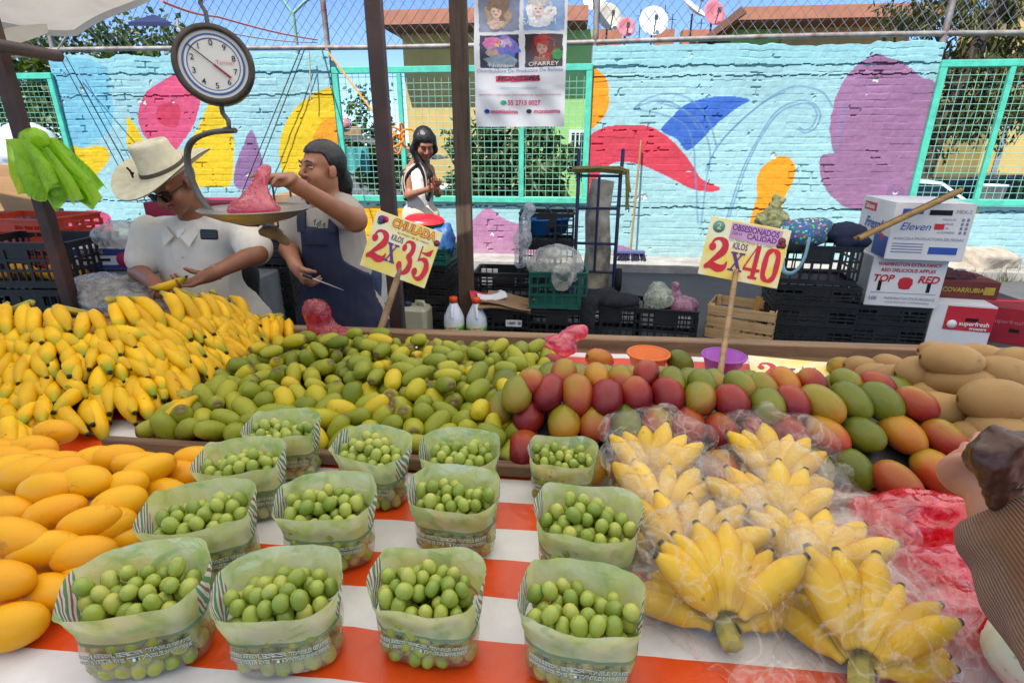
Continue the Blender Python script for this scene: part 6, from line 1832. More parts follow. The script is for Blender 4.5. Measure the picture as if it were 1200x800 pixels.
put_text('AGRICOLA PRODUCTORA DE FRESAS', .028, gp, b_, (0,-.314,.155), width=.44); front(b_, .62, .02, .2, .05, .10, cb, 'barcode')
for k in range(4): front(b_, .62, -.22, -.02, .055+.02*k, .062+.02*k, gp, 'printed_line')
def side(r, w, y0, y1, z0, z1, m_, name='print'): return MB().box((-w/2-.002, (y0+y1)/2, (z0+z1)/2), (.004, y1-y0, z1-z0)).build(name, m_, r)
side(b_, .50, .02, .25, .31, .37, rp); put_text('Delicanna', .05, ink_w, b_, (-.2565,.135,.34), (R(90),0,R(-90)), width=.18, bold=.02)
side(b_, .50, -.30, -.06, .01, .16, cb); put_text('Fresal', .11, cb, b_, (-.256,.0,.22), (R(90),0,R(-90)), width=.34, bold=.02, shear=.3)
for (y, z, s) in ((-.14,.20,.045),(-.19,.14,.04),(-.20,.22,.03)):
    q = MB(); q.lathe([(.001,-s),(s*.6,-s*.4),(s*.9,.2*s),(s*.6,.7*s),(.001,.8*s)], 12); o = q.build('berry_print', rp, b_, (-.253,y,z)); o.scale = (.05,1,1)
c_ = carton((3.02, 4.42, 0), R(-12), .40, .36, .36, cw, 'white and red grape carton standing on the ground', True)
front(c_, .36, -.11, .198, .17, .355, rp, 'red_panel', .005); front(c_, .36, .02, .10, .245, .27, bp_, 'hand_hole', .009); put_text('superfresh', .045, ink_w, c_, (.08,-.188,.225), width=.19, bold=.02); put_text('growers', .035, ink_w, c_, (.11,-.188,.19), width=.11, bold=.02)
q = MB(); q.lathe([(.001,0),(.033,.0),(.033,.003),(.001,.003)], 20, (0,0,0), 'y'); q.build('logo_disc', ink_w, c_, (-.06,-.19,.215))
d_ = carton((3.08, 4.62, .365), R(-8), .50, .36, .14, mat('maroon_carton', (.20,.04,.03), .7, .25, 6, dirt=(.10,.12,.04)), 'open maroon fruit tray on the red and white carton', False)
put_text('COVARRUBIAS', .05, mat('gold_print', (.50,.38,.05), .6), d_, (.02,-.184,.07), width=.30, bold=.02); front(d_, .36, .15, .22, .04, .10, mat('gold_print'), 'sticker')
soft('dark_leaves', (3.05, 4.62, .51), [ell((0,0,0),(.18,.13,.04)), ell((-.08,0,.03),(.1,.08,.04))], 'dark red crumpled wrappers heaped in the maroon tray', mat('dark_wrap', (.10,.015,.015), .6, .4, 20), 3, .012, .02, 16, 'wrappers')
e_ = carton((3.62, 4.62, 0), R(-28), .46, .40, .28, cr, 'red printed carton lying at the end of the row', True)
put_text('superfresh', .045, mat('pale_red_print', (.6,.25,.27), .6), e_, (-.05,-.204,.18), width=.2); front(e_, .40, -.03, .03, .10, .13, bp_, 'hand_hole', .004)
front(e_, .40, .12, .225, .03, .20, ink_w, 'label')
for k in range(2): put_text('APPLES', .02, gp, e_, (.17,-.206,.15-.05*k), width=.08)
# poles on the carton
for k, (y0, c0) in enumerate(((-.02,'lighter'),(.05,'darker'))):
    tag(MB().tube([(0,0,0),(.28,.02,.15),(.60,.03,.33)], .02, 8).build('bamboo_pole', wood('cane_'+c0, (.36,.24,.10) if k == 0 else (.22,.13,.06), .6, 6), None, (2.02, 4.06+y0, .88-.02*k)), '%s cane pole leaning on the strawberry carton' % c0, 'pole')
# flowered bag with jacket
fl, nt, b = nodes_of('flowered_cloth')
v = obj_vec(nt, False); vo = N(nt, 'TexVoronoi'); vo.inputs['Scale'].default_value = 38; L(nt, v, vo.inputs['Vector'])
L(nt, mix(nt, ramp(nt, vo.outputs['Distance'], [(.25,(1,1,1)),(.45,(0,0,0))]), (.10,.20,.32), vo.outputs['Color']), b.inputs['Base Color']); b.inputs['Roughness'].default_value = .9
soft('flowered_bag', (1.80, 4.40, .80), [ell((-.02,0,.06),(.19,.14,.11)), ell((.1,.02,.1),(.1,.1,.07))], 'flowered turquoise cloth bag slumped in the deep black crate', fl, 4, .012, .014, 9, 'bag')
MB_ = MB(); MB_.tube(spline([(1.62,4.30,.92),(1.58,4.20,.80),(1.60,4.18,.62),(1.68,4.18,.60),(1.74,4.19,.70),(1.76,4.21,.86)], 6), .018, 8, True, .35)
tag(MB_.build('bag_strap', mat('pale_blue_strap', (.30,.48,.55), .85), None), 'pale blue strap of the flowered bag hanging over the crate', 'strap')
soft('denim_jacket', (2.08, 4.36, .84), [ell((0,0,.03),(.15,.12,.08)), ell((.03,-.08,-.02),(.13,.06,.06))], 'navy and black jacket stuffed beside the flowered bag', mat('navy_cloth', (.015,.025,.07), .9, .4, 12, .3, 80), 6, .012, .014, 10, 'jacket')
soft('flower_bunch', (1.58, 4.52, .88), [ell((0,0,.05),(.12,.1,.10)), cap((0,0,.1),(.02,0,.2),.04,.04)], 'dry pale green plant bunch behind the flowered bag', mat('dry_green', (.42,.42,.22), .9, .4, 30), 8, .012, .03, 22, 'plant')

# rocks and weeds
rock = mat('pale_rock', (.46,.40,.33), .9, .25, 6, .7, 16, bdist=.02)
for i, (px, s, lb) in enumerate((((5.069, 7.120, 0.000), (.30,.20,.17), 'large pale rock lying near the wall foot'), ((4.585, 6.841, 0.000), (.14,.12,.10), 'small grey rock beside the large pale rock'))):
    me = implicit('rock', [rbox((0,0,s[2]*.8), s, .05, (.2,.1,.3)), ell((s[0]*.3,0,s[2]*.8), (s[0]*.7,s[1]*.9,s[2]*.9))], .025); displace(me, lambda p: .03*fbm(p+Vector((i*4,0,0)), 5, 4)); me.materials.append(rock)
    tag(link('rock', me, None, None, px), lb, 'rock')
soft('rubbish_sack', (4.15, 6.35, .0), [ell((0,0,.10),(.16,.13,.12))], 'black rubbish sack beside the rocks', mat('black_sack', (.015,.015,.016), .35, .3, 14), 12, .015, .02, 12)
grass_m = leaf_mat('grass_blade', (.06,.09,.02), (.14,.17,.05), (.30,.28,.11))
def grass(x0, x1, y0, y1, n, seed, h=.08):
    g = np.random.default_rng(seed); P = np.stack([g.uniform(x0,x1,n), g.uniform(y0,y1,n), np.zeros(n)], 1)
    a = g.uniform(0,6.28,n); wv = np.stack([np.cos(a),np.sin(a),0*a],1)*.004; hv = np.stack([g.normal(0,.03,n),g.normal(0,.03,n),h*(.4+g.random(n))],1)
    V = np.stack([P-wv,P+wv,P+hv],1).reshape(-1,3); me = np_mesh('grass', V, np.arange(3*n).reshape(-1,3), False); vfloat(me, 'rnd', np.repeat(g.random(n),3))
    return me
gr = grass(-.75, .15, 3.75, 4.05, 1500, 1, .05); gr.materials.append(grass_m); tag(link('grass', gr), 'dry grass tufts on the ground before the crates', 'grass', kind='stuff')
gr = grass(.9, 1.3, 3.9, 4.15, 600, 2, .05); gr.materials.append(grass_m); tag(link('grass', gr), 'dry grass tuft before the pine crate', 'grass', kind='stuff')
gr = grass(4.1, 6.2, 6.7, 7.25, 2600, 3, .13); gr.materials.append(grass_m); tag(link('grass', gr), 'weeds growing along the wall foot by the rocks', 'grass', kind='stuff')

# ---- left side boxes
mb = mat('printed_white_box', (.66,.64,.62), .7, .08, 5); nv = mat('navy_print', (.04,.06,.24), .6, .1); mg_r = mat('magenta_print', (.50,.03,.10), .6, .1)
def mango_box(loc, rz, label, w=.42, d=.30, h=.13):
    r = carton(loc, rz, w, d, h, mb, label, False, 'printed fruit boxes')
    front(r, d, -w/2+.004, w/2-.004, h-.045, h-.004, nv); front(r, d, -w/2+.004, w/2-.004, .004, .03, nv)
    q = MB(); q.lathe([(.001,0),(.045,0),(.045,.005),(.001,.005)], 20, (0,0,0), 'y'); q.build('emblem', mg_r, r, (w*.22,-d/2-.007,h*.45))
    for x in (-w*.3, -w*.05): front(r, d, x-.03, x+.03, h*.40, h*.52, bp_, 'hand_hole', .004)
    put_text('MANGOS', .03, mat('gold_print'), r, (-w*.2,-d/2-.004,h-.024), bold=.02)
    return r
mango_box((-2.72, 3.05, .80), R(8), 'printed mango box with a navy band under the milky sheet')
mango_box((-2.42, 3.15, .80), R(-4), 'lower printed mango box beside the man')
mango_box((-2.42, 3.17, .935), R(-2), 'upper printed mango box beside the man')
tag(MB().box((0,0,.395), (1.3,.6,.79), bev=.01).build('storage_chest', mat('grey_chest'), None, (-2.4, 3.15, 0)), 'grey chest under the printed mango boxes', 'chest')
rb_ = carton((-2.75, 3.9, .95), R(3), .62, .4, .16, mat('crimson_tray', (.36,.02,.06), .6, .15), 'crimson fruit tray behind the mango boxes', False, 'printed fruit boxes')
tag(MB().box((0,0,.47), (.8,.5,.94), bev=.01).build('storage_chest', mat('grey_chest'), None, (-2.75, 3.95, 0)), 'grey chest under the crimson tray', 'chest')
soft('plastic_sheet', (-2.62, 2.95, .97), [ell((0,0,.03),(.17,.13,.08))], 'milky plastic bag with leafy greens on the mango box', milky, 14, .012, .012, 11)
soft('plastic_sheet', (-2.02, 2.25, .80), [ell((0,0,.03),(.26,.18,.06)), ell((-.15,0,.06),(.16,.14,.07)), ell((.15,-.02,.02),(.14,.12,.05))], 'crumpled clear plastic sheet lying behind the banana stack', film('crumpled_film', (.93,.92,.90), .6, .55, .2, (.66,.64,.60), .15, 22, 1.), 15, .012, .02, 12)
cbx = carton((-1.80, 2.20, .62), R(6), .44, .3, .19, card, 'open brown cardboard box behind the banana stack', False, None)
carton((-2.18, 4.3, 0), R(-2), .36, .3, 1.12, card, 'tall brown cardboard box behind the scale', True, None)
wd_ = MB(); wd_.box((0,0,0), (.7,.03,.55), None, .003); tag(wd_.build('plywood_board', wood('plywood', (.48,.30,.15), .75, 3), None, (-4.501, 4.000, 1.079)), 'plywood board standing behind the orange crates', 'board')
tag(MB().box((0,0,.5), (.7,.3,1.0)).build('storage_chest', mat('grey_chest'), None, (-4.55, 4.05, 0)), 'grey chest under the plywood board', 'chest')
soft('mesh_sack', (-6.234, 6.000, 1.400), [ell((0,0,0),(.40,.2,.35)), ell((.3,0,-.1),(.2,.15,.2))], 'white woven sack bundle behind the hanging green bags', mat('woven_sack', (.62,.65,.68), .8, .15, 14), 16, .025, .03, 6)
# pan stand behind scale
ts = empty('side_table', (-1.837, 3.400, 1.214), 0, 'small black metal stand with trimmed greens behind the scale', 'stand'); ts.location.z = 0
MB().box((0,0,1.27), (.24,.2,.012)).build('top', steel, ts)
for x in (-.10,.10):
    for y in (-.08,.08): MB().tube([(x,y,0),(x,y,1.265)], .007, 6).build('leg', steel, ts)
gs = MB()
for k in range(30): gs.tube([(random.uniform(-.12,.1), random.uniform(-.07,.07), random.uniform(0,.02)), (random.uniform(-.1,.13), random.uniform(-.07,.07), random.uniform(.0,.03))], .004, 5)
tag(gs.build('cut_greens', mat('cut_green', (.20,.30,.09), .8, .2), None, tuple(Vector(ts.location)+Vector((0,0,1.28)))), 'cut green stalks lying on the small black stand', 'greens')

# hanging green bags on the pole
gb_m = film('lime_film', (.60,.90,.15), .6, 1.1, .08, (.42,.72,.03), .3, 14, .7)
hg = empty('bag_bunch', (-2.043, 2.000, 1.519), R(20), 'bunch of lime green plastic bags hanging from the pole', 'plastic bags')
for k in range(9):
    def leaf_fn(u, w, k=k):
        a = (k-4)*.13; wd = .07+.07*min(1, w*1.6); 
        x = (u-.5)*wd + .016*(k-4)*(.5+w*.6); y = .012*math.sin(u*14+k*2)*(.3+w) + (k-4)*.012; z = -.235*w*(1-.12*abs(k-5)/4+.10*math.sin(u*5+k*1.7)) + .02*math.sin(u*8+k)*w
        return (x+.06*w, y, z+.02*math.sin(k*3.1))
    m = MB(); m.sheet(12, 14, leaf_fn); m.build('bag_sheet', gb_m, hg)
soft('bag_knot', tuple(hg.location), [ell((0,0,0),(.05,.04,.04))], 'gathered lime green bag top tied to the pole', gb_m, 18, .008, .008, 20)

# ---- price cards
card_y, nt, b = nodes_of('price_card')
tc = N(nt, 'TexCoord').outputs['Object']
L(nt, ramp(nt, noise_tex(nt, 9, 3, tc, .5), [(.40,(.80,.77,.55)),(.58,(.82,.66,.16))]), b.inputs['Base Color']); b.inputs['Roughness'].default_value = .35
ink_r = mat('red_ink', (.62,.015,.035), .4, .12, 20); ink_p = mat('purple_ink', (.16,.04,.24), .4, .1, 20); ink_o = mat('orange_ink', (.88,.42,.04), .4, .08); ink_br = mat('maroon_ink', (.20,.03,.04), .4, .1); ink_gn = mat('sea_green_ink', (.16,.34,.24), .4, .1)
# fat-face numerals as outlines on a unit box (0..1 x 0..1)
def arc(cx, cy, rx, ry, a0, a1, n=14): return [(cx+rx*math.cos(R(a0+(a1-a0)*i/n)), cy+ry*math.sin(R(a0+(a1-a0)*i/n))) for i in range(n+1)]
def ball(cx, cy, rx, ry): return [arc(cx, cy, rx, ry, 0, 342, 18)]
def ribbon(pts, ws):
    """thick-thin stroke through points with widths"""
    P = [Vector((p[0], p[1], 0)) for p in pts]; sp = spline(P, 8); n = len(sp); l = []; r = []
    for i, p in enumerate(sp):
        t = (sp[min(i+1,n-1)]-sp[max(i-1,0)]).normalized(); nrm = Vector((-t.y, t.x, 0)); k = i/(n-1)*(len(ws)-1); j = min(int(k), len(ws)-2); w = ws[j]+(ws[j+1]-ws[j])*(k-j)
        l.append(p+nrm*w/2); r.append(p-nrm*w/2)
    return ('strip', [(q.x, q.y) for q in l], [(q.x, q.y) for q in r])
GL = {
 '2': [ribbon([(.18,.72),(.24,.90),(.48,.97),(.72,.86),(.74,.66),(.52,.44),(.24,.22),(.05,.04)], [.10,.09,.10,.26,.30,.22,.10,.08]), ball(.22,.70,.15,.125)[0], ribbon([(.05,.06),(.30,.15),(.62,.09),(.88,.14),(.97,.34)], [.12,.22,.24,.20,.03])],
 '3': [ribbon([(.16,.76),(.24,.92),(.46,.97),(.70,.86),(.68,.66),(.46,.545)], [.08,.08,.09,.26,.26,.07]), ball(.21,.76,.14,.11)[0], ribbon([(.46,.545),(.74,.45),(.78,.22),(.52,.03),(.24,.07),(.12,.20)], [.07,.24,.32,.12,.08,.09]), ball(.20,.22,.16,.125)[0]],
 '5': [[(.20,.52),(.20,.985),(.28,.985),(.28,.52)], [(.20,.80),(.55,.84),(.85,.985),(.88,.985),(.84,.76),(.60,.74),(.20,.80)], ribbon([(.22,.54),(.40,.61),(.66,.58),(.80,.36),(.68,.10),(.42,.02),(.20,.10)], [.07,.09,.20,.33,.22,.09,.09]), ball(.22,.19,.16,.125)[0]],
 '4': [[(.52,.985),(.78,.985),(.78,0.08),(.52,.08)], [(.40,.08),(.40,0),(.92,0),(.92,.08)], [(.02,.22),(.98,.22),(.98,.31),(.02,.31)], [(.02,.31),(.12,.31),(.56,.90),(.56,.985)]],
 '0': [ribbon([(.50,.98),(.20,.84),(.15,.50),(.20,.16),(.50,.02)], [.08,.25,.32,.25,.08]), ribbon([(.50,.02),(.80,.16),(.85,.50),(.80,.84),(.50,.98)], [.08,.25,.32,.25,.08])],
 'X': [[(.10,.90),(.38,.90),(.90,.10),(.62,.10)], [(.70,.90),(.82,.90),(.30,.10),(.18,.10)], [(.0,.90),(.48,.90),(.48,1),(.0,1)], [(.58,.90),(1,.90),(1,1),(.58,1)], [(0,0),(.42,0),(.42,.10),(0,.10)], [(.52,0),(1,0),(1,.10),(.52,.10)]],
}
def glyph(ch, x, z, w, h, m_, root, d0, name='numeral'):
    mbx = MB(); k = 0
    for s in GL[ch]:
        dd = d0 - .0003*k; k += 1
        if s[0] == 'strip':
            n = len(s[1]); vs = [(x+p[0]*w, dd, z+p[1]*h) for p in s[1]]+[(x+p[0]*w, dd, z+p[1]*h) for p in s[2]]
            mbx.add(vs, [(i, i+1, n+i+1, n+i) for i in range(n-1)])
        else:
            mbx.add([(x+p[0]*w, dd, z+p[1]*h) for p in s], [tuple(range(len(s)))])
    mbx.build(name, m_, root)
def outline_text(txt, size, ink, edge, root, x, z, d, width, bold, rz=0):
    put_text(txt, size, edge, root, (x, d, z), (R(90), R(-rz), 0), width=width*1.03, bold=bold+.045); put_text(txt, size, ink, root, (x, d-.0008, z), (R(90), R(-rz), 0), width=width, bold=bold)
def price_card(loc, tilt, yaw, w, h, label):
    r = empty('price_card', loc, 0, label, 'price card', 'price cards on sticks'); r.rotation_euler = (R(-14), R(tilt), R(yaw))
    MB().box((0,0,0), (w,.004,h), None, .0015).build('card', card_y, r); return r
k1 = price_card((-0.616, 1.942, 1.136), 19, 0, .255, .215, 'yellow CHULADA price card reading two kilos for 35')
outline_text('CHULADA', .042, ink_o, ink_br, k1, .025, .082, -.003, .165, .03, 0)
put_text('lo mejor de lo mejor', .012, ink_br, k1, (.03,-.003,.054), width=.12)
glyph('2', -.120, -.072, .074, .115, ink_r, k1, -.0034); glyph('3', -.002, -.085, .062, .125, ink_r, k1, -.0034); glyph('5', .058, -.085, .064, .125, ink_r, k1, -.0034)
put_text('KILOS', .030, ink_p, k1, (-.024,-.0034,.030), width=.045, bold=.02); glyph('X', -.052, -.06, .044, .07, ink_p, k1, -.0034)
for (x, z, s, m_) in ((-.1,.078,.016,ink_p),(-.088,.083,.012,ink_r),(-.105,.068,.01,ink_gn),(.118,.065,.012,ink_br)):
    q = MB(); q.lathe([(.0005,0),(s,0),(s,.001),(.0005,.001)], 9, (0,0,0), 'y'); q.build('fruit_print', m_, k1, (x,-.004,z))
tag(MB().tube([(-0.616, 1.938, 1.080), (-0.699, 1.837, 0.815)], .0125, 6).build('card_stick', timber_y), 'flat wooden stick holding the CHULADA price card', 'stick')
k2 = price_card((0.629, 2.019, 1.134), 9.5, -2, .285, .21, 'yellow OBSESIONADOS price card reading two kilos for 40')
put_text('OBSESIONADOS', .03, ink_p, k2, (.022,-.003,.080), width=.165, bold=.03); put_text('CON LA', .014, ink_p, k2, (-.04,-.003,.060), width=.035, bold=.02); put_text('CALIDAD', .026, ink_p, k2, (.048,-.003,.057), width=.105, bold=.03)
MB().box((.025,-.0022,.068), (.18,.0006,.058)).build('lilac_panel', mat('lilac_ink', (.60,.36,.52), .4), k2)
put_text('Los Mejores Precios de la Central', .015, ink_gn, k2, (.015,-.003,.036), width=.155, shear=.3)
q = MB(); q.lathe([(.0005,0),(.021,0),(.021,.001),(.0005,.001)], 22, (0,0,0), 'y'); q.build('round_badge', ink_gn, k2, (-.108,-.004,.073)); put_text('2', .03, mat('pale_green_ink', (.45,.6,.5), .4), k2, (-.108,-.006,.073), bold=.02)
glyph('2', -.132, -.082, .082, .118, ink_r, k2, -.0034); glyph('4', .006, -.088, .062, .122, ink_r, k2, -.0034); glyph('0', .070, -.088, .060, .118, ink_r, k2, -.0034)
put_text('KILOS', .032, ink_p, k2, (-.018,-.0034,.016), width=.052, bold=.02); glyph('X', -.045, -.072, .05, .068, ink_p, k2, -.0034)
for (x, z, s) in ((.118,.062,.014),(.125,.048,.012),(.112,.045,.01)):
    q = MB(); q.lathe([(.0005,0),(s,0),(s,.001),(.0005,.001)], 8, (0,0,0), 'y'); q.build('fruit_print', ink_br, k2, (x,-.004,z))
tag(MB().tube([(0.608, 2.010, 1.073), (0.453, 1.512, 0.822)], .0095, 6).build('card_stick', timber_y), 'round wooden stick holding the OBSESIONADOS price card', 'stick')
k3 = empty('price_card', (0.732, 1.715, 0.800), R(-8), 'spare price card lying flat on the cloth behind the mangoes', 'price card', 'price cards on sticks'); k3.rotation_euler = (R(-78), 0, R(-10))
MB().box((0,0,0), (.24,.003,.16), None, .001).build('card', card_y, k3)
glyph('2', -.10, -.06, .07, .1, ink_r, k3, -.003); glyph('X', -.02, -.05, .04, .07, ink_p, k3, -.003); glyph('5', .03, -.06, .06, .1, ink_r, k3, -.003)

# ---- hanging dial scale
grey_iron = mat('worn_iron', (.16,.155,.14), .5, .3, 16, .3, 60, metal=.6, dirt=(.12,.07,.04), dirt_amt=.5)
teal_met = mat('teal_enamel', (.02,.10,.14), .4, .2, 10, dirt=(.05,.04,.03))
SX, SY = -1.01, 1.60
s0 = empty('hanging_scale', (SX, SY, 1.30), 0, 'hanging dial scale with steel pan above the bananas', 'scale')
DR = .100
dial = empty('dial_head', (0, 0, .405), 0); dial.parent = s0
fr = Euler((R(-3), 0, R(30)))
MB().lathe([(.001,.05),(DR*.94,.05),(DR,.04),(DR,-.028)], 44, (0,0,0), 'y').build('housing', teal_met, dial, rot=fr)
MB().lathe([(DR*.86,-.036),(DR*.90,-.044),(DR*1.02,-.038),(DR*1.035,-.022),(DR*1.0,-.018)], 44, (0,0,0), 'y').build('bezel', mat('dark_bezel', (.09,.075,.06), .45, .3, 20, metal=.5), dial, rot=fr)
MB().lathe([(.001,-.030),(DR*.89,-.030)], 44, (0,0,0), 'y').build('dial_face', mat('dial_cream', (.66,.64,.58), .4, .08, 8), dial, rot=fr)
rg = MB(); rg.lathe([(DR*.64,-.0315),(DR*.78,-.0315)], 44, (0,0,0), 'y'); rg.build('dial_ring', mat('dial_blue', (.05,.14,.34), .4, .1), dial, rot=fr)
rg = MB(); rg.lathe([(DR*.665,-.0325),(DR*.725,-.0325)], 44, (0,0,0), 'y'); rg.build('dial_ring', mat('dial_cream'), dial, rot=fr)
Mf = fr.to_matrix()
for k in range(10):
    a = R(90+36*k); p = Mf @ Vector((DR*.54*math.cos(a), -.0335, DR*.54*math.sin(a)))
    o = put_text(str(k), .021, cable, dial, p, (R(90), 0, 0), bold=.01); o.rotation_euler = (Mf @ Euler((R(90),0,0)).to_matrix()).to_euler()
for nm, an, l0, l1, w in (('needle', 140, -.03, .075, .003), ('needle', 320, 0, .05, .006)):
    a = R(an); d = Vector((math.cos(a), 0, math.sin(a)))
    n_ = MB(); n_.tube([Mf @ (d*l0+Vector((0,-.036,0))), Mf @ (d*l1+Vector((0,-.036,0)))], w/2, 5); n_.build(nm, mat('needle_red', (.35,.05,.04), .4) if an > 200 else cable, dial)
o = put_text('Torino', .016, mat('faded_red', (.6,.2,.2), .5), dial, Mf @ Vector((.028,-.0335,.006)), bold=.0); o.rotation_euler = (Mf @ Euler((R(90),0,0)).to_matrix()).to_euler()
def zz(v): return v - 1.30
MB().tube([(0,0,zz(1.80)),(0,.0,zz(1.84)),(-.012,0,zz(1.86)),(0,0,zz(1.885)),(.01,0,zz(1.87))], .006, 7).build('top_hook', grey_iron, s0)
MB().tube([(0,0,zz(1.88)),(-.005,0,zz(2.2)),(0,0,zz(2.66))], .007, 7).build('hanger_chain', grey_iron, s0)
MB().tube([(0,0,zz(1.61)),(0,0,zz(1.585)),(.014,0,zz(1.565)),(.012,0,zz(1.545)),(-.004,0,zz(1.54))], .007, 7).build('lower_hook', grey_iron, s0)
ar = spline([(.03,0,zz(1.538)),(-.05,0,zz(1.532)),(-.115,0,zz(1.505)),(-.138,0,zz(1.45)),(-.128,0,zz(1.37)),(-.085,0,zz(1.30)),(.0,0,zz(1.272)),(.055,0,zz(1.268))], 6)
MB().tube(ar, .013, 8, True, .6).build('pan_arm', grey_iron, s0)
pn = MB(); pn.lathe([(.001,0),(.05,.002),(.10,.014),(.145,.034),(.158,.043),(.162,.045),(.158,.047),(.142,.038),(.098,.018),(.05,.006),(.001,.004)], 40, (.055,0,zz(1.272)))
pn.build('pan', mat('worn_steel', (.36,.34,.31), .38, .2, 12, .2, 50, metal=.75, dirt=(.2,.16,.12), dirt_amt=.4), s0)
soft('banana_leaf_scrap', (SX+.05, SY+.06, 1.235), [ell((0,0,0),(.035,.02,.014)), cap((.015,0,0),(.06,0,-.03),.014,.010)], 'brown dry leaf scrap under the scale pan', mat('dry_leaf', (.25,.15,.06), .85, .3, 20), 21, .008, .01, 18, 'leaf')
plastic('weighed_bag', (SX+.055, SY, 1.285), [ell((.0,0,.030),(.075,.06,.030)), cap((0,0,.035),(.015,.03,.115),.045,.018,k=.04), cap((.015,.03,.115),(.02,.05,.145),.014,.018)], 'pink plastic bag being weighed on the scale pan', pink_film, 63, .006, .008, 13, group=None)

# ================================================================== PEOPLE
def frame_of(F, U=(0,0,1)):
    F = Vector(F).normalized(); U = Vector(U); X = F.cross(U).normalized(); U = X.cross(F)
    return Matrix((X, F, U)).transposed()
def skin_mat(name, c, c2):
    m, nt, b = nodes_of(name)
    v = obj_vec(nt, False)
    L(nt, ramp(nt, noise_tex(nt, 18, 5, v, .6), [(.3, c2), (.7, c)]), b.inputs['Base Color'])
    b.inputs['Roughness'].default_value = .45; b.inputs['Subsurface Weight'].default_value = .12
    b.inputs['Subsurface Radius'].default_value = (1,.4,.2); b.inputs['Subsurface Scale'].default_value = .008
    bump(nt, b, noise_tex(nt, 160, 3, v), .15, .001)
    return m
skin_m = skin_mat('skin_man', (.36,.165,.09), (.30,.13,.07)); skin_w = skin_mat('skin_woman', (.46,.235,.14), (.40,.19,.11)); skin_g = skin_mat('skin_girl', (.40,.20,.12), (.35,.165,.10)); skin_c = skin_mat('skin_customer', (.52,.28,.19), (.46,.23,.15))
lip_m = mat('lips', (.30,.08,.06), .4, .1, 30); lip_c = mat('lips_soft', (.33,.12,.09), .4, .1, 30)
eye_w = mat('eye_white', (.70,.68,.64), .25, .02); eye_d = mat('iris_dark', (.025,.014,.010), .2, .02)
black_hair = mat('black_hair', (.012,.010,.010), .42, .5, 60, .5, 140, spec=.6); grey_hair = mat('grey_hair', (.28,.27,.26), .6, .3, 60)
light_hair = mat('light_hair', (.50,.44,.36), .5, .2, 60)

def rot_of(M): return tuple(M.to_euler())
def head_prims(c, M, s=1.0, k0=0, jaw=1.0):
    c = Vector(c)
    def p(x, y, z): return c + M @ (Vector((x, y, z))*s)
    e = rot_of(M)
    def E(x, y, z, rx, ry, rz, k=.02, i=0, sub=False): return ell(p(x,y,z), (rx*s, ry*s, rz*s), e, k*s, i+k0, sub)
    pr = [E(0,-.012,.035,.074,.092,.080), E(0,.028,-.040,.058*jaw,.058,.072), E(0,.062,-.096,.024*jaw,.021,.019)]
    for sx in (-1, 1):
        pr += [E(sx*.034,.058,-.036,.026,.026,.028), E(sx*.076,-.006,-.012,.010,.020,.031,.008)]
    pr += [E(0,.076,.020,.050,.016,.013), cap(p(0,.086,.008), p(0,.108,-.030), .0075*s, .0125*s, .012*s, k0)]
    for sx in (-1, 1): pr += [E(sx*.012,.097,-.037,.010,.011,.008,.008)]
    for sx in (-1, 1): pr += [E(sx*.031,.096,.000,.017,.015,.010,.012,0,True)]
    pr += [E(0,.0885,-.059,.022,.010,.0055,.006,1), E(0,.087,-.0675,.018,.010,.006,.006,1)]
    return pr, p
def face_parts(root, p, s, M, loc0, eyes=True, brow=black_hair, open_=1.0):
    e = rot_of(M)
    if eyes:
        for sx in (-1, 1):
            q = MB(); q.lathe([(.0005,-.0115),(.008,-.008),(.0115,0),(.008,.008),(.0005,.0115)], 12)
            o = q.build('eye', eye_w, root, p(sx*.031,.0795,.0)-loc0, e); o.scale = (s*1.15, s, s*.62*open_)
            q = MB(); q.lathe([(.0005,-.005),(.0052,-.002),(.0055,.001),(.0005,.004)], 10)
            q.build('iris', eye_d, o, (.0,.0085,-.001))
            b_ = MB(); b_.tube([p(sx*.014,.096,.021)-loc0, p(sx*.031,.0955,.027)-loc0, p(sx*.050,.083,.021)-loc0], [.0025*s,.0035*s,.0015*s], 6); b_.build('eyebrow', brow, root)
            l_ = MB(); l_.tube([p(sx*.016,.090,.003)-loc0, p(sx*.031,.0925,.0085)-loc0, p(sx*.046,.084,.003)-loc0], .0022*s, 6); l_.build('eyelid', eye_d, root)
    else:
        for sx in (-1, 1):
            b_ = MB(); b_.tube([p(sx*.014,.096,.021)-loc0, p(sx*.031,.0955,.027)-loc0, p(sx*.050,.083,.021)-loc0], [.0025*s,.0035*s,.0015*s], 6); b_.build('eyebrow', brow, root)
            l_ = MB(); l_.tube([p(sx*.016,.088,.000)-loc0, p(sx*.031,.091,-.003)-loc0, p(sx*.046,.083,.000)-loc0], .0025*s, 6); l_.build('eyelid', eye_d, root)
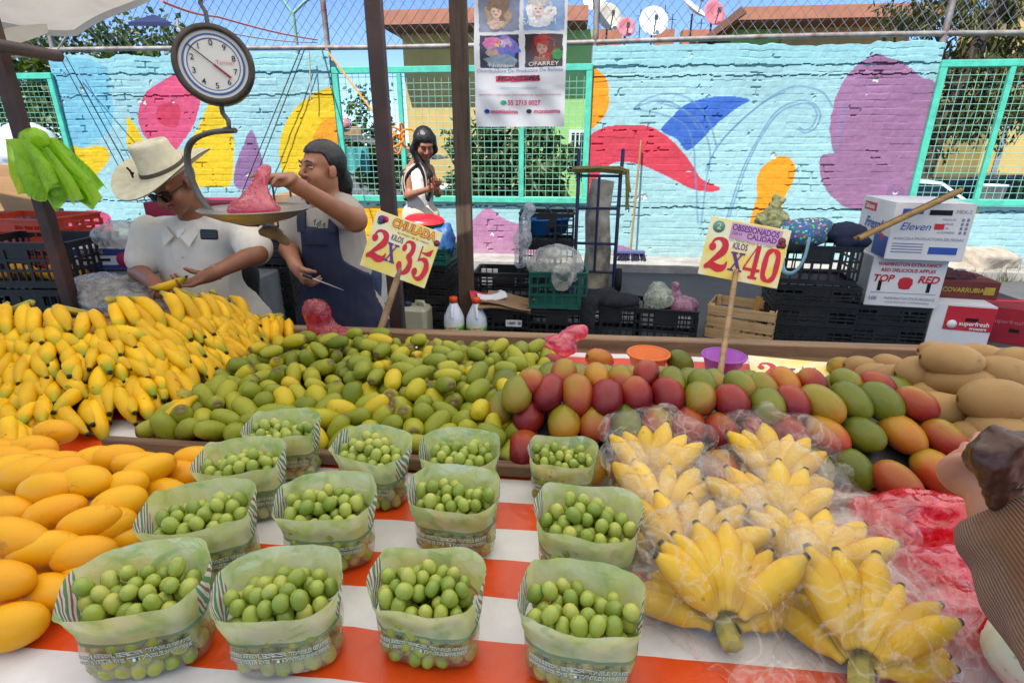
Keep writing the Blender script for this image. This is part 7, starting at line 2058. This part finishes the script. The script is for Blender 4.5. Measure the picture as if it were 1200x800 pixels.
def hand_prims(W, d, n, thumb, curls, s=1.0, thumb_curl=.5, spread=.10, k0=0, finger_r=.0083):
    """W wrist, d pointing, n the way the palm faces, thumb +1/-1 on the side d x n"""
    W, d, n = Vector(W), Vector(d).normalized(), Vector(n); n = (n - d*n.dot(d)).normalized(); t = d.cross(n)*thumb
    M = Matrix((t, d, n)).transposed()
    e = rot_of(M)
    pr = [ell(W + d*.048*s, (.041*s, .054*s, .0165*s), e, .015*s, k0), ell(W + d*.075*s, (.040*s,.024*s,.0135*s), e, .012*s, k0), cap(W - d*.03*s, W + d*.03*s, .0255*s, .024*s, .02*s, k0, sq=None)]
    lens = [.078,.086,.080,.062]
    for j in range(4):
        off = (.030 - .020*j)*s
        b0 = W + d*(.088 - .004*abs(j-1.2))*s + t*off
        fd = (d + t*spread*(1.5-j)*.9).normalized(); ang = 0; P = b0
        for q, (fr_, rr) in enumerate(((.45,1.0),(.31,.92),(.24,.80))):
            ang += curls[j]*(.8, 1.1, .7)[q]
            dd = (fd*math.cos(ang) + n*math.sin(ang)).normalized(); P2 = P + dd*lens[j]*fr_*s
            pr.append(cap(P, P2, finger_r*s*rr*(1.06 if j != 3 else .92), finger_r*s*rr*.94, .005*s, k0)); P = P2
    b0 = W + d*.028*s + t*.030*s + n*.006*s; P = b0; fd = (d*.72 + t*.70).normalized()
    for q, (l_, rr) in enumerate(((.040,1.35),(.034,1.15),(.028,1.0))):
        a = thumb_curl*q*.8; dd = (fd*math.cos(a) + (n*.75 - t*.65).normalized()*math.sin(a)).normalized()
        P2 = P + dd*l_*s; pr.append(cap(P, P2, finger_r*1.12*s*rr, finger_r*1.05*s*rr*.92, .010*s, k0)); P = P2
    return pr
def limb(pts, rads, k=.03, i=0): return [cap(a, b_, r0, r1, k, i) for a, b_, r0, r1 in zip(pts[:-1], pts[1:], rads[:-1], rads[1:])]
def person(label, loc):
    return empty('person', loc, 0, label, 'person')
def put(root, name, me, mats):
    n = len(me.vertices); a = np.empty(n*3, np.float32); me.vertices.foreach_get('co', a); a = a.reshape(-1,3) - np.array(root.location, np.float32); me.vertices.foreach_set('co', a.ravel()); me.update()
    return link(name, me, mats, root)
def folds(me, amp, fr, seed, stretch=(1,1,.35)):
    displace(me, lambda p: amp*fbm(Vector((p.x*stretch[0]+seed, p.y*stretch[1], p.z*stretch[2])), fr, 3) + amp*.6*(.35-abs(fbm(Vector((p.x*stretch[0]+seed*2, p.y, p.z*stretch[2]*1.4)), fr*1.7, 2))))
jeans = mat('blue_jeans', (.06,.09,.16), .9, .25, 20, .3, 120); dark_tr = mat('dark_trousers', (.025,.025,.03), .9, .2, 20, .3, 120); shoe = mat('black_shoe', (.02,.02,.02), .5)
def legs(root, hip, dy, m_, spread=.09, w=.085, top=.88):
    x, y = hip; pr = []
    for s in (-1, 1): pr += limb([(x+s*spread,y,top),(x+s*spread*1.05,y-.01,.48),(x+s*spread*1.05,y+.02,.09)], [w,w*.72,w*.60])
    pr.append(ell((x,y,top+.02),(.17,.12,.13),None,.05))
    me = implicit('trousers', pr, .014); folds(me, .008, 9, x); put(root, 'trousers', me, m_)
    for s in (-1, 1):
        me = implicit('shoe', [cap((x+s*spread*1.05,y+.04,.045),(x+s*spread*1.15,y-.15,.035),.045,.038,.02)], .012, cut=lambda P: .004-P[...,2]); put(root, 'shoe', me, shoe)

# ------------------------------------------------ man in the straw hat
HM = Vector((-1.740, 2.300, 1.342)); MM = frame_of((-.14,-.84,-.52), (-.10,-.30,.95))
man = person('person in cream straw hat and white shirt inspecting a banana', (HM.x, 2.42, 0))
sA, eA, wA = Vector((-2.010, 2.420, 1.093)), Vector((-2.031, 2.340, 0.931)), Vector((-1.798, 2.140, 0.924))
sB, eB, wB = Vector((-1.517, 2.420, 1.113)), Vector((-1.393, 2.280, 1.041)), Vector((-1.519, 2.120, 0.977))
pr, p = head_prims(HM, MM, 1.04, 0, 1.08)
nb = Vector((-1.776, 2.440, 1.146))
pr += [cap(HM + MM @ Vector((0,-.03,-.06)), nb, .056, .062, .03), ell((nb.x, 2.44, nb.z-.17), (.17,.10,.20), None, .05)]
pr += limb([nb+Vector((0,0,-.03)), sA], [.06,.055]) + limb([nb+Vector((0,0,-.03)), sB], [.06,.055])
pr += limb([sA, eA, wA], [.052,.043,.027]) + limb([sB, eB, wB], [.052,.044,.028])
pr += hand_prims(wA, Vector((.55,-.45,-.35)), Vector((.25,-.2,.95)), -1, (.55,.6,.62,.65), 1.0, .7)
pr += hand_prims(wB, Vector((-.85,-.25,-.35)), Vector((-.2,-.30,.9)), 1, (.50,.55,.6,.62), 1.0, .7)
put(man, 'body', implicit('body', pr, .0062), [skin_m, lip_m])
face_parts(man, p, 1.04, MM, Vector(man.location), False, grey_hair)
hp_ = [ell(HM + MM @ Vector((0,-.030,.012)), (.080,.086,.070), rot_of(MM), .02)]
put(man, 'hair', implicit('hair', hp_, .007, cut=lambda P: -(( (P - np.array(HM, np.float32)) @ np.array(MM, np.float32)[:,1]) - .035) * -1), grey_hair)
# sunglasses
gsx = MB()
for sx in (-1, 1):
    ctr = p(sx*.033,.104,.000)
    prof = [(.030*math.cos(a)*(1.0), .021*math.sin(a)*(1 if math.sin(a) > 0 else 1.15)) for a in [i*2*math.pi/20 for i in range(20)]]
    vs = [ctr + MM @ Vector((x_, -.008*(x_*sx > .01) - (x_*x_)*6, z_)) - Vector(man.location) for x_, z_ in prof]
    vs2 = [v_ + MM @ Vector((0,-.004,0)) for v_ in vs]
    gsx.add(vs+vs2, [tuple(range(20)), tuple(range(39,19,-1))]+[(i,i+20,(i+1)%20+20,(i+1)%20) for i in range(20)])
gsx.tube([p(-.008,.108,.008)-Vector(man.location), p(.008,.108,.008)-Vector(man.location)], .003, 6)
for sx in (-1, 1): gsx.tube([p(sx*.060,.096,.006)-Vector(man.location), p(sx*.078,.04,.004)-Vector(man.location), p(sx*.080,-.01,-.002)-Vector(man.location)], .003, 6)
gsx.build('sunglasses', mat('black_lens', (.012,.010,.010), .15, .1), man, fixn=True)
# hat
hat_m, nt, b = nodes_of('straw_hat')
v = obj_vec(nt, False); wv = N(nt, 'TexWave', wave_type='RINGS'); wv.inputs['Scale'].default_value = 60; wv.inputs['Distortion'].default_value = .4; L(nt, v, wv.inputs[0])
L(nt, ramp(nt, noise_tex(nt, 30, 4, v), [(.3,(.60,.55,.40)),(.7,(.72,.68,.54))]), b.inputs['Base Color']); b.inputs['Roughness'].default_value = .8; bump(nt, b, wv.outputs['Fac'], .3, .002)
hat = empty('hat', (0,0,0)); hat.parent = man
hat.location = (HM + MM @ Vector((0,-.006,.062))) - Vector(man.location); hat.scale = (1.13,)*3; hat.rotation_euler = rot_of(MM @ Euler((R(6),0,0)).to_matrix())
def hat_brim(u, w):
    a = 2*math.pi*u; r_ = .082 + w*.098
    curl = (abs(math.cos(a))**2.5)*w**2*.040 - (abs(math.sin(a))**2)*w**1.5*.012
    return (r_*math.cos(a)*.94, r_*math.sin(a)*1.12, curl)
def hat_crown(u, w):
    a = 2*math.pi*u; hgt = .105 + .010*math.sin(a)
    if w < .75:
        t = w/.75; r_ = .086 - .020*t - .006*math.sin(t*3.1); z = hgt*t
    else:
        t = (w-.75)/.25; r_ = .066*(1-t)**.8; z = hgt + .010*math.sin(t*3.14) - .030*t**1.5*(.4+.6*abs(math.sin(a)))
    pinch = 1 - .20*max(0, math.sin(a))*max(0, (w-.35))*abs(math.cos(a))**.6
    return (r_*math.cos(a)*.92*pinch, r_*math.sin(a)*1.12, z)
m = MB(); m.sheet(49, 8, hat_brim); m.sheet(49, 8, lambda u, w: tuple(Vector(hat_brim(u, w)) + Vector((0,0,-.004)))); m.build('brim', hat_m, hat)
m = MB(); m.sheet(49, 18, hat_crown); m.build('crown', hat_m, hat)
m = MB(); m.sheet(49, 3, lambda u, w: tuple(Vector(hat_crown(u, .06+.09*w))*1.012)); m.build('hat_band', mat('hat_band', (.10,.085,.06), .8), hat)
MB().tube([(.045,.085,.035),(.052,.092,.02),(.04,.095,.045),(.055,.088,.055)], .004, 6).build('tassel', mat('black_hole'), hat)
# shirt
shirt_m = mat('white_cotton', (.70,.66,.58), .9, .06, 10, .35, 160, bdist=.001)
sp_ = [cap(sA+Vector((.01,0,-.01)), sB+Vector((-.01,0,-.01)), .075, .075, .06), ell((nb.x+.005, 2.44, nb.z-.17), (.205,.135,.22), None, .06), ell((nb.x+.02, 2.43, nb.z-.36), (.215,.155,.22), None, .07), ell((nb.x+.06, 2.44, .66), (.245,.165,.14), None, .07),
       cap(nb+Vector((0,.01,-.02)), nb+Vector((0,0,-.05)), .075, .09, .04)]
sp_ += limb([sA, sA.lerp(eA, .70)], [.078,.076]) + limb([sB, sB.lerp(eB, .78)], [.078,.074])
me = implicit('shirt', sp_, .0085, cut=lambda P: .645 + .03*np.sin(P[...,0]*9) - P[...,2]); folds(me, .010, 8, 3.3); put(man, 'shirt', me, shirt_m)
lc = Vector(man.location)
c0 = nb + Vector((-.004,-.0,.0))
ring = MB(); ring.tube([nb + Vector((.078*math.cos(t_a), -.012+.078*math.sin(t_a), .012-.045*max(0,-math.sin(t_a)))) - lc for t_a in [R(-78+ (336-0)*i/24) for i in range(25)]], .021, 8, True, .8); ring.build('collar', shirt_m, man)
for sx in (-1, 1):
    fl_ = MB(); fl_.prism([(sx*.012,-.035),(sx*.075,.012),(sx*.088,-.025),(sx*.052,-.085)], 0, .006); o_ = fl_.build('collar_point', shirt_m, man, nb + Vector((0,-.128,-.008)) - lc, (R(-28),0,R(sx*16)), fixn=True)
tee = MB(); tee.add([tuple(nb+Vector(q)-lc) for q in ((-.030,-.085,.012),(.030,-.085,.012),(.008,-.128,-.045),(-.008,-.128,-.045))], [(0,1,2,3)]); tee.build('undershirt', mat('white_tee', (.75,.74,.72), .9), man)
PX = nb.x+.02
for k in range(4):
    zb = nb.z-.13-.10*k; q = MB(); q.lathe([(.0005,0),(.0055,0),(.0055,.003),(.0005,.003)], 10, (0,0,0), 'y'); q.build('button', mat('button', (.6,.56,.5), .4), man, Vector((PX+.012*k, 2.44-.135-.010*k-.02, zb))-lc)
pk_c = Vector((-1.590, 2.265, 1.124))
MB().box(pk_c - lc, (.075,.012,.045), (R(-10),R(3),R(14)), .008).build('phone', mat('black_case', (.012,.012,.014), .4), man)
m = MB(); wd = (eB-wB).normalized(); c_w = wB + wd*.028; q_ = wd.to_track_quat('Z','Y').to_matrix()
m.tube([c_w + q_ @ Vector((.033*math.cos(a), .031*math.sin(a), 0)) - lc for a in [i*2*math.pi/18 for i in range(19)]], .008, 6, False, .7); m.build('watch', chrome, man)
legs(man, (nb.x+.06, 2.48), 0, dark_tr)
o = link('held_banana', ban_meshes[0], None, None, (-1.794, 2.085, 0.930), (R(160), R(-4), R(-4))); o.scale = (1.08,.92,.92); tag(o, 'yellow banana held in the hands of the person in the straw hat', 'banana')
d_ = Vector((-1.544, 2.060, 0.958)) - Vector((-1.765, 2.060, 0.933)); o.location = (-1.766, 2.060, 0.930); o.rotation_euler = d_.to_track_quat('X','Z').to_euler(); o.rotation_euler.rotate_axis('X', R(175))

# ------------------------------------------------ woman in the navy apron
HW = Vector((-1.114, 2.440, 1.397)); MW = frame_of((-.50,-.84,.12), (.05,.10,1))
wom = person('person in navy apron reaching over to the weighing pan', (HW.x+.03, 2.46, 0))
nb = Vector((-1.129, 2.480, 1.259))
sA, eA, wA = Vector((-1.268, 2.470, 1.208)), Vector((-1.310, 2.420, 1.032)), Vector((-1.192, 2.240, 0.996))
sB, eB, wB = Vector((-1.030, 2.440, 1.222)), Vector((-0.886, 2.200, 1.205)), Vector((-0.985, 1.920, 1.366))
pr, p = head_prims(HW, MW, .97)
pr += [cap(HW + MW @ Vector((0,-.025,-.06)), nb, .050, .056, .03), ell((nb.x+.005, 2.47, nb.z-.17), (.15,.09,.2), None, .05)]
pr += limb([nb+Vector((0,0,-.03)), sA], [.055,.05]) + limb([nb+Vector((0,0,-.03)), sB], [.055,.05])
pr += limb([sA, eA, wA], [.050,.040,.026]) + limb([sB, eB, wB], [.052,.044,.027])
pr += hand_prims(wA, Vector((.55,-.35,-.65)), Vector((.35,.4,.2)), 1, (.75,.8,.85,.9), .95, .8)
pr += hand_prims(wB, wB-eB+Vector((-.06,-.12,.02)), Vector((-.12,-.10,-.98)), -1, (.28,.42,.50,.50), .95, .4, .16)
put(wom, 'body', implicit('body', pr, .006), [skin_w, lip_m])
face_parts(wom, p, .97, MW, Vector(wom.location), True, black_hair, .8)
hair = [ell(HW + MW @ Vector((0,-.016,.040)), (.080,.100,.088), rot_of(MW), .02), cap(HW + MW @ Vector((.02,-.09,.01)), HW + MW @ Vector((.035,-.135,-.06)), .045, .045, .03)]
hair += limb([HW + MW @ Vector((.035,-.125,-.03)), HW + MW @ Vector((.05,-.15,-.12)), HW + MW @ Vector((.05,-.12,-.22))], [.038,.034,.014])
cF = np.array(MW, np.float32)
def hair_cut(P, c=np.array(HW, np.float32), M_=cF):
    q = (P - c) @ M_          # local coordinates
    return np.minimum(q[..., 1] - .040 + np.maximum(0, .07-q[...,2])*.55, .2) + np.where(q[..., 2] > .060, -.08, 0)
me = implicit('hair', hair, .006, cut=hair_cut); displace(me, lambda q: .0025*fbm(Vector((q.x*2, q.y*2, q.z*.6)), 60, 2)); put(wom, 'hair', me, black_hair)
tee_m = mat('stone_cotton', (.42,.38,.33), .9, .08, 12, .3, 150, bdist=.001)
tp = [cap(sA+Vector((.01,0,-.012)), sB+Vector((-.01,.01,-.012)), .062, .062, .05), ell((nb.x, 2.48, nb.z-.16), (.170,.115,.20), None, .06), ell((nb.x+.02, 2.48, nb.z-.36), (.175,.13,.20), None, .06), ell((nb.x+.03, 2.49, .72), (.205,.145,.16), None, .06)]
sl = limb([sA, sA.lerp(eA, .55)], [.066,.064]) + limb([sB, sB.lerp(eB, .55)], [.068,.066])
me = implicit('tshirt', tp + sl, .0085, cut=lambda P: np.maximum(.62 - P[...,2], -(np.sqrt((P[...,0]-nb.x)**2 + (P[...,1]-nb.y+.05)**2 + (P[...,2]-nb.z-.03)**2) - .075))); folds(me, .008, 9, 8.1); put(wom, 'tshirt', me, tee_m)
apron_m = mat('navy_apron', (.016,.022,.062), .75, .15, 12, .35, 120)
ap = [ell((nb.x, 2.475, nb.z-.17), (.180,.127,.215), None, .06), ell((nb.x+.02, 2.475, nb.z-.36), (.188,.143,.215), None, .06), ell((nb.x+.03, 2.47, .66), (.23,.165,.24), None, .07), ell((nb.x+.03, 2.47, .50), (.25,.17,.22), None, .07)]
def ap_cut(P):
    x, y, z = P[...,0]-nb.x, P[...,1], P[...,2]
    front = y - 2.47 + .02
    half = np.where(z > nb.z-.26, .088 + np.maximum(0, nb.z-.20-z)*.2, np.minimum(.26, .10 + (nb.z-.26-z)*1.3))
    return np.maximum(np.maximum(front, np.abs(x-.0) - half), np.maximum(z - (nb.z-.115), .40 - z))
me = implicit('apron', ap, .0085, cut=ap_cut); folds(me, .008, 8, 5.5); ao = put(wom, 'apron', me, apron_m)
lw = Vector(wom.location)
for sx in (-1, 1):
    MB().tube(spline([nb+Vector((sx*.072,-.128,-.13)), nb+Vector((sx*.075,-.105,-.06)), nb+Vector((sx*.07,-.03,.018)), nb+Vector((sx*.06,.06,.0))], 6), .022, 8, True, .22).build('apron_strap', apron_m, wom).location = -lw
MB().box(nb + Vector((-.005,-.148,-.185)) - lw, (.10,.006,.010)).build('apron_pocket', mat('black_hole'), wom)
for k, (x_, z_) in enumerate(((-.012,-.085),(.012,-.09),(.0,-.10),(.03,-.10))):
    MB().tube([nb+Vector((x_,-.127-.08*abs(z_+.085),z_))-lw, nb+Vector((x_+.012,-.130,z_+.012))-lw, nb+Vector((x_+.004,-.132,z_-.014))-lw], .0018, 5).build('shirt_print', cable, wom)
legs(wom, (nb.x+.03, 2.52), 0, jeans)
kn_ = empty('kitchen_knife', (-1.120, 2.160, 0.978), 0, 'long thin kitchen knife held before the navy apron', 'knife')
a_, b_ = Vector((0,0,0)), Vector((-0.923, 2.100, 0.931)) - Vector((-1.120, 2.160, 0.978))
MB().tube([a_, a_.lerp(b_, .22)], .009, 8).build('handle', mat('black_case'), kn_); MB().tube([a_.lerp(b_, .22), a_.lerp(b_, .6), b_], [.006,.006,.001], 4, True, .25).build('blade', chrome, kn_)

# ------------------------------------------------ girl by the window
HG = Vector((-1.275, 4.870, 1.509)); MG = frame_of((.42,-.78,-.46), (.12,-.25,1))
girl = person('person with long streaked black hair and white sleeveless top looking at her hands', (HG.x-.05, 4.92, 0))
nb = Vector((-1.362, 4.930, 1.345))
sA, eA, wA = Vector((-1.432, 4.890, 1.282)), Vector((-1.429, 4.830, 1.075)), Vector((-1.192, 4.670, 1.147))
sB, eB, wB = Vector((-1.262, 4.950, 1.287)), Vector((-1.180, 4.890, 1.094)), Vector((-1.143, 4.690, 1.174))
pr, p = head_prims(HG, MG, 1.10, 0, .94)
pr += [cap(HG + MG @ Vector((0,-.025,-.06)), nb, .043, .048, .03), ell((nb.x, 4.93, nb.z-.17), (.12,.075,.2), None, .05)]
pr += limb([nb+Vector((0,0,-.02)), sA], [.045,.04]) + limb([nb+Vector((0,0,-.02)), sB], [.045,.04])
pr += limb([sA, eA, wA], [.040,.033,.021]) + limb([sB, eB, wB], [.040,.033,.021])
pr += hand_prims(wA, Vector((.7,-.4,.25)), Vector((.2,-.1,.9)), -1, (.45,.5,.55,.55), .88, .6) + hand_prims(wB, Vector((.2,-.7,.2)), Vector((-.2,0,.9)), 1, (.5,.5,.55,.55), .88, .6)
put(girl, 'body', implicit('body', pr, .007), [skin_g, lip_c])
face_parts(girl, p, 1.10, MG, Vector(girl.location), False, black_hair)
hd = [ell(HG + MG @ Vector((0,-.014,.046)), (.086,.106,.092), rot_of(MG), .02)]
back0 = HG + MG @ Vector((0,-.085,.0))
hd += limb([back0, back0+Vector((-.03,.05,-.16)), nb+Vector((-.055,.06,-.22)), nb+Vector((-.06,.05,-.38))], [.075,.070,.072,.045], .04)
for sx, dx in ((-1,-.012),(1,.018)):
    hd += limb([HG + MG @ Vector((sx*.066,.015,.05)), HG + MG @ Vector((sx*.088,.0,-.06)), Vector((nb.x+sx*.085+dx, nb.y-.06, nb.z-.10)), Vector((nb.x+sx*.085+dx, nb.y-.09, nb.z-.30))], [.030,.032,.042,.022], .03)
def hair_cut_g(P, c=np.array(HG, np.float32), M_=np.array(MG, np.float32)):
    q = (P - c) @ M_
    return -(np.sqrt((q[...,0]/.052)**2 + ((q[...,1]-.115)/.085)**2 + ((q[...,2]+.045)/.098)**2) - 1)*.04
me = implicit('hair', hd, .008, cut=hair_cut_g); displace(me, lambda q: .004*fbm(Vector((q.x*2, q.y*2, q.z*.3)), 45, 2)); put(girl, 'hair', me, black_hair)
lg = Vector(girl.location)
for (q0, q1) in (((-.045,.03,.095),(-.095,-.09,-.30)), ((-.058,.02,.085),(-.075,-.10,-.26)), ((.062,.02,.07),(.095,-.10,-.27))):
    a0 = HG + MG @ (Vector(q0)*1.03); MB().tube(spline([a0, HG + MG @ Vector((math.copysign(.096, q0[0]), .0, -.04)), Vector((nb.x+q1[0], nb.y+q1[1]-.01, nb.z-.08)), Vector((nb.x+q1[0]*1.1, nb.y+q1[1]-.018, nb.z+q1[2]))], 6), [.007]*18+[.002], 6, True, .6).build('hair_streak', light_hair, girl).location = -lg
top_m = mat('white_knit', (.72,.70,.68), .9, .08, 14, .4, 120); lin_m = mat('cream_linen', (.60,.54,.45), .9, .08, 12, .4, 130)
tp = [ell((nb.x, 4.93, nb.z-.16), (.135,.09,.17), None, .05), ell((nb.x, 4.93, nb.z-.30), (.128,.09,.15), None, .05), cap(nb+Vector((-.07,-.01,-.03)), nb+Vector((-.07,-.05,-.12)), .022, .03, .02), cap(nb+Vector((.07,-.01,-.03)), nb+Vector((.07,-.05,-.12)), .022, .03, .02)]
me = implicit('top', tp, .009, cut=lambda P: nb.z-.40 - P[...,2]); folds(me, .006, 10, 2.2); put(girl, 'top', me, top_m)
pr = [ell((nb.x, 4.94, nb.z-.42), (.145,.105,.10), None, .05)]
for s in (-1, 1): pr += limb([(nb.x+s*.075,4.94,nb.z-.46),(nb.x+s*.08,4.93,.5),(nb.x+s*.085,4.95,.06)], [.098,.095,.10])
me = implicit('trousers', pr, .013); folds(me, .010, 9, 6.2); put(girl, 'trousers', me, lin_m)
for s in (-1, 1):
    me = implicit('shoe', [cap((nb.x+s*.08,4.97,.04),(nb.x+s*.09,4.80,.035),.04,.034,.02)], .012, cut=lambda P: .004-P[...,2]); put(girl, 'shoe', me, shoe)

# ------------------------------------------------ customer with the corduroy sleeve
cust = person('person in brown corduroy jacket holding a leather purse over the table', (1.02, -.12, 0))
wC = Vector((0.567, 0.643, 1.047)); eC = Vector((0.581, 0.517, 0.991)); sC = Vector((.86,-.06,1.33))
HC = Vector((1.02,-.10,1.60)); MC = frame_of((-.25,.93,-.25))
pr, p = head_prims(HC, MC, 1.0); nb = Vector((1.03,-.14,1.42)); sD = Vector((1.20,-.16,1.34)); eD = Vector((1.27,-.08,1.06)); wD = Vector((1.18,.12,.98))
pr += [cap(HC + MC @ Vector((0,-.02,-.06)), nb, .052, .058, .03), ell((nb.x,-.14,nb.z-.18), (.15,.09,.2), None, .05)]
pr += limb([nb, sC], [.05,.045]) + limb([nb, sD], [.05,.045]) + limb([sC, eC, wC], [.045,.038,.026]) + limb([sD, eD, wD], [.045,.038,.026])
pr += hand_prims(wD, Vector((-.3,.8,-.2)), Vector((-.6,0,-.5)), 1, (.5,.5,.55,.55), .95)
put(cust, 'body', implicit('body', pr, .010), [skin_c, lip_c])
face_parts(cust, p, 1.0, MC, Vector(cust.location), True)
hc = [ell(HC + MC @ Vector((0,-.026,.042)), (.082,.096,.085), rot_of(MC), .02), cap(HC + MC @ Vector((0,-.08,0)), HC + MC @ Vector((0,-.10,-.16)), .07, .05, .03)]
put(cust, 'hair', implicit('hair', hc, .01, cut=lambda P, c=np.array(HC, np.float32), M_=np.array(MC, np.float32): ((P-c) @ M_)[...,1] - .045), black_hair)
hd_ = Vector((0.568, 0.692, 1.079)) - wC
pr = limb([wC + (eC-wC)*.25, wC], [.034,.029]) + hand_prims(wC + hd_*.1, hd_ + Vector((.0,.03,.01)), Vector((.92,.35,-.25)), -1, (.95,1.0,1.05,1.05), 1.02, .75, .05)
put(cust, 'hand', implicit('hand', pr, .0035), skin_c)
cord, nt, b = nodes_of('brown_corduroy')
at = N(nt, 'Attribute', attribute_name='wale'); v = obj_vec(nt, False)
wl = math_n(nt, 'SINE', math_n(nt, 'MULTIPLY', at.outputs['Fac'], 6.2832))
c = ramp(nt, math_n(nt, 'ADD', math_n(nt, 'MULTIPLY', wl, .35), .5), [(.2,(.11,.045,.014)),(.8,(.30,.14,.04))])
L(nt, mix(nt, .35, c, ramp(nt, noise_tex(nt, 14, 5, v), [(.3,(.14,.06,.018)),(.7,(.28,.13,.045))])), b.inputs['Base Color']); b.inputs['Roughness'].default_value = .95
b.inputs['Sheen Weight'].default_value = .25; bump(nt, b, wl, .7, .0025)
def wale(me, a, b_, n):
    ax = (b_-a).normalized(); u = ax.cross(Vector((0,0,1))).normalized(); w = ax.cross(u); arr = []
    for v_ in me.vertices:
        q = Vector(v_.co) - a; arr.append(math.atan2(q.dot(u), q.dot(w))/(2*math.pi)*n)
    vfloat(me, 'wale', arr)
cuff = wC.lerp(eC, .10)
pr = limb([cuff, eC], [.052,.066], .02) + limb([eC, sC], [.068,.078], .04)
me = implicit('sleeve', pr, .0055, cut=lambda P, a=np.array(cuff, np.float32), d=np.array((eC-cuff).normalized(), np.float32): -((P-a) @ d) - .012)
ax_ = (eC-cuff).normalized()
displace(me, lambda q: .0065*math.sin((q-cuff).dot(ax_)*46 + 2.2*fbm(q, 9, 2)) + .006*fbm(q, 14, 2)); wale(me, cuff, eC, 90); put(cust, 'sleeve', me, cord)
jp = [ell((nb.x,-.14,nb.z-.17), (.20,.13,.22), None, .06), ell((nb.x,-.14,nb.z-.42), (.20,.15,.26), None, .06), ell((nb.x,-.14,.80), (.20,.15,.16), None, .06), cap(sC, sD, .08, .08, .05)] + limb([sD, eD, eD.lerp(wD,.9)], [.075,.065,.05])
me = implicit('jacket', jp, .012); folds(me, .008, 8, 1.1); wale(me, nb-Vector((0,0,1)), nb, 260); put(cust, 'jacket', me, cord)
legs(cust, (1.03, -.12), 0, jeans)
leather = mat('brown_leather', (.085,.032,.014), .38, .35, 14, .5, 60)
pb = Vector((0.553, 0.644, 1.127))
soft('leather_purse', pb, [rbox((.02,.0,.004),(.060,.022,.030),.01,(.15,.30,.2),.01), cap((-.042,-.012,.022),(-.020,-.024,-.040),.011,.009), cap((-.026,-.006,.014),(.06,-.004,.030),.012,.013), cap((-.01,-.018,.01),(-.014,-.02,-.03),.007,.005)], 'folded brown leather purse clasped in the customer hand', leather, 31, .0035, .006, 30, 'purse')


# ---- one tone curve on every opaque surface colour, added for deeper contrast and darker gaps
for m_ in bpy.data.materials:
    if not m_.use_nodes or not m_.node_tree: continue
    for n_ in list(m_.node_tree.nodes):
        if n_.type == 'BSDF_PRINCIPLED' and n_.inputs['Base Color'].is_linked:
            lk = n_.inputs['Base Color'].links[0]; src = lk.from_socket
            ga = m_.node_tree.nodes.new('ShaderNodeGamma'); ga.inputs[1].default_value = 1.22
            m_.node_tree.links.new(src, ga.inputs[0]); m_.node_tree.links.new(ga.outputs[0], n_.inputs['Base Color'])
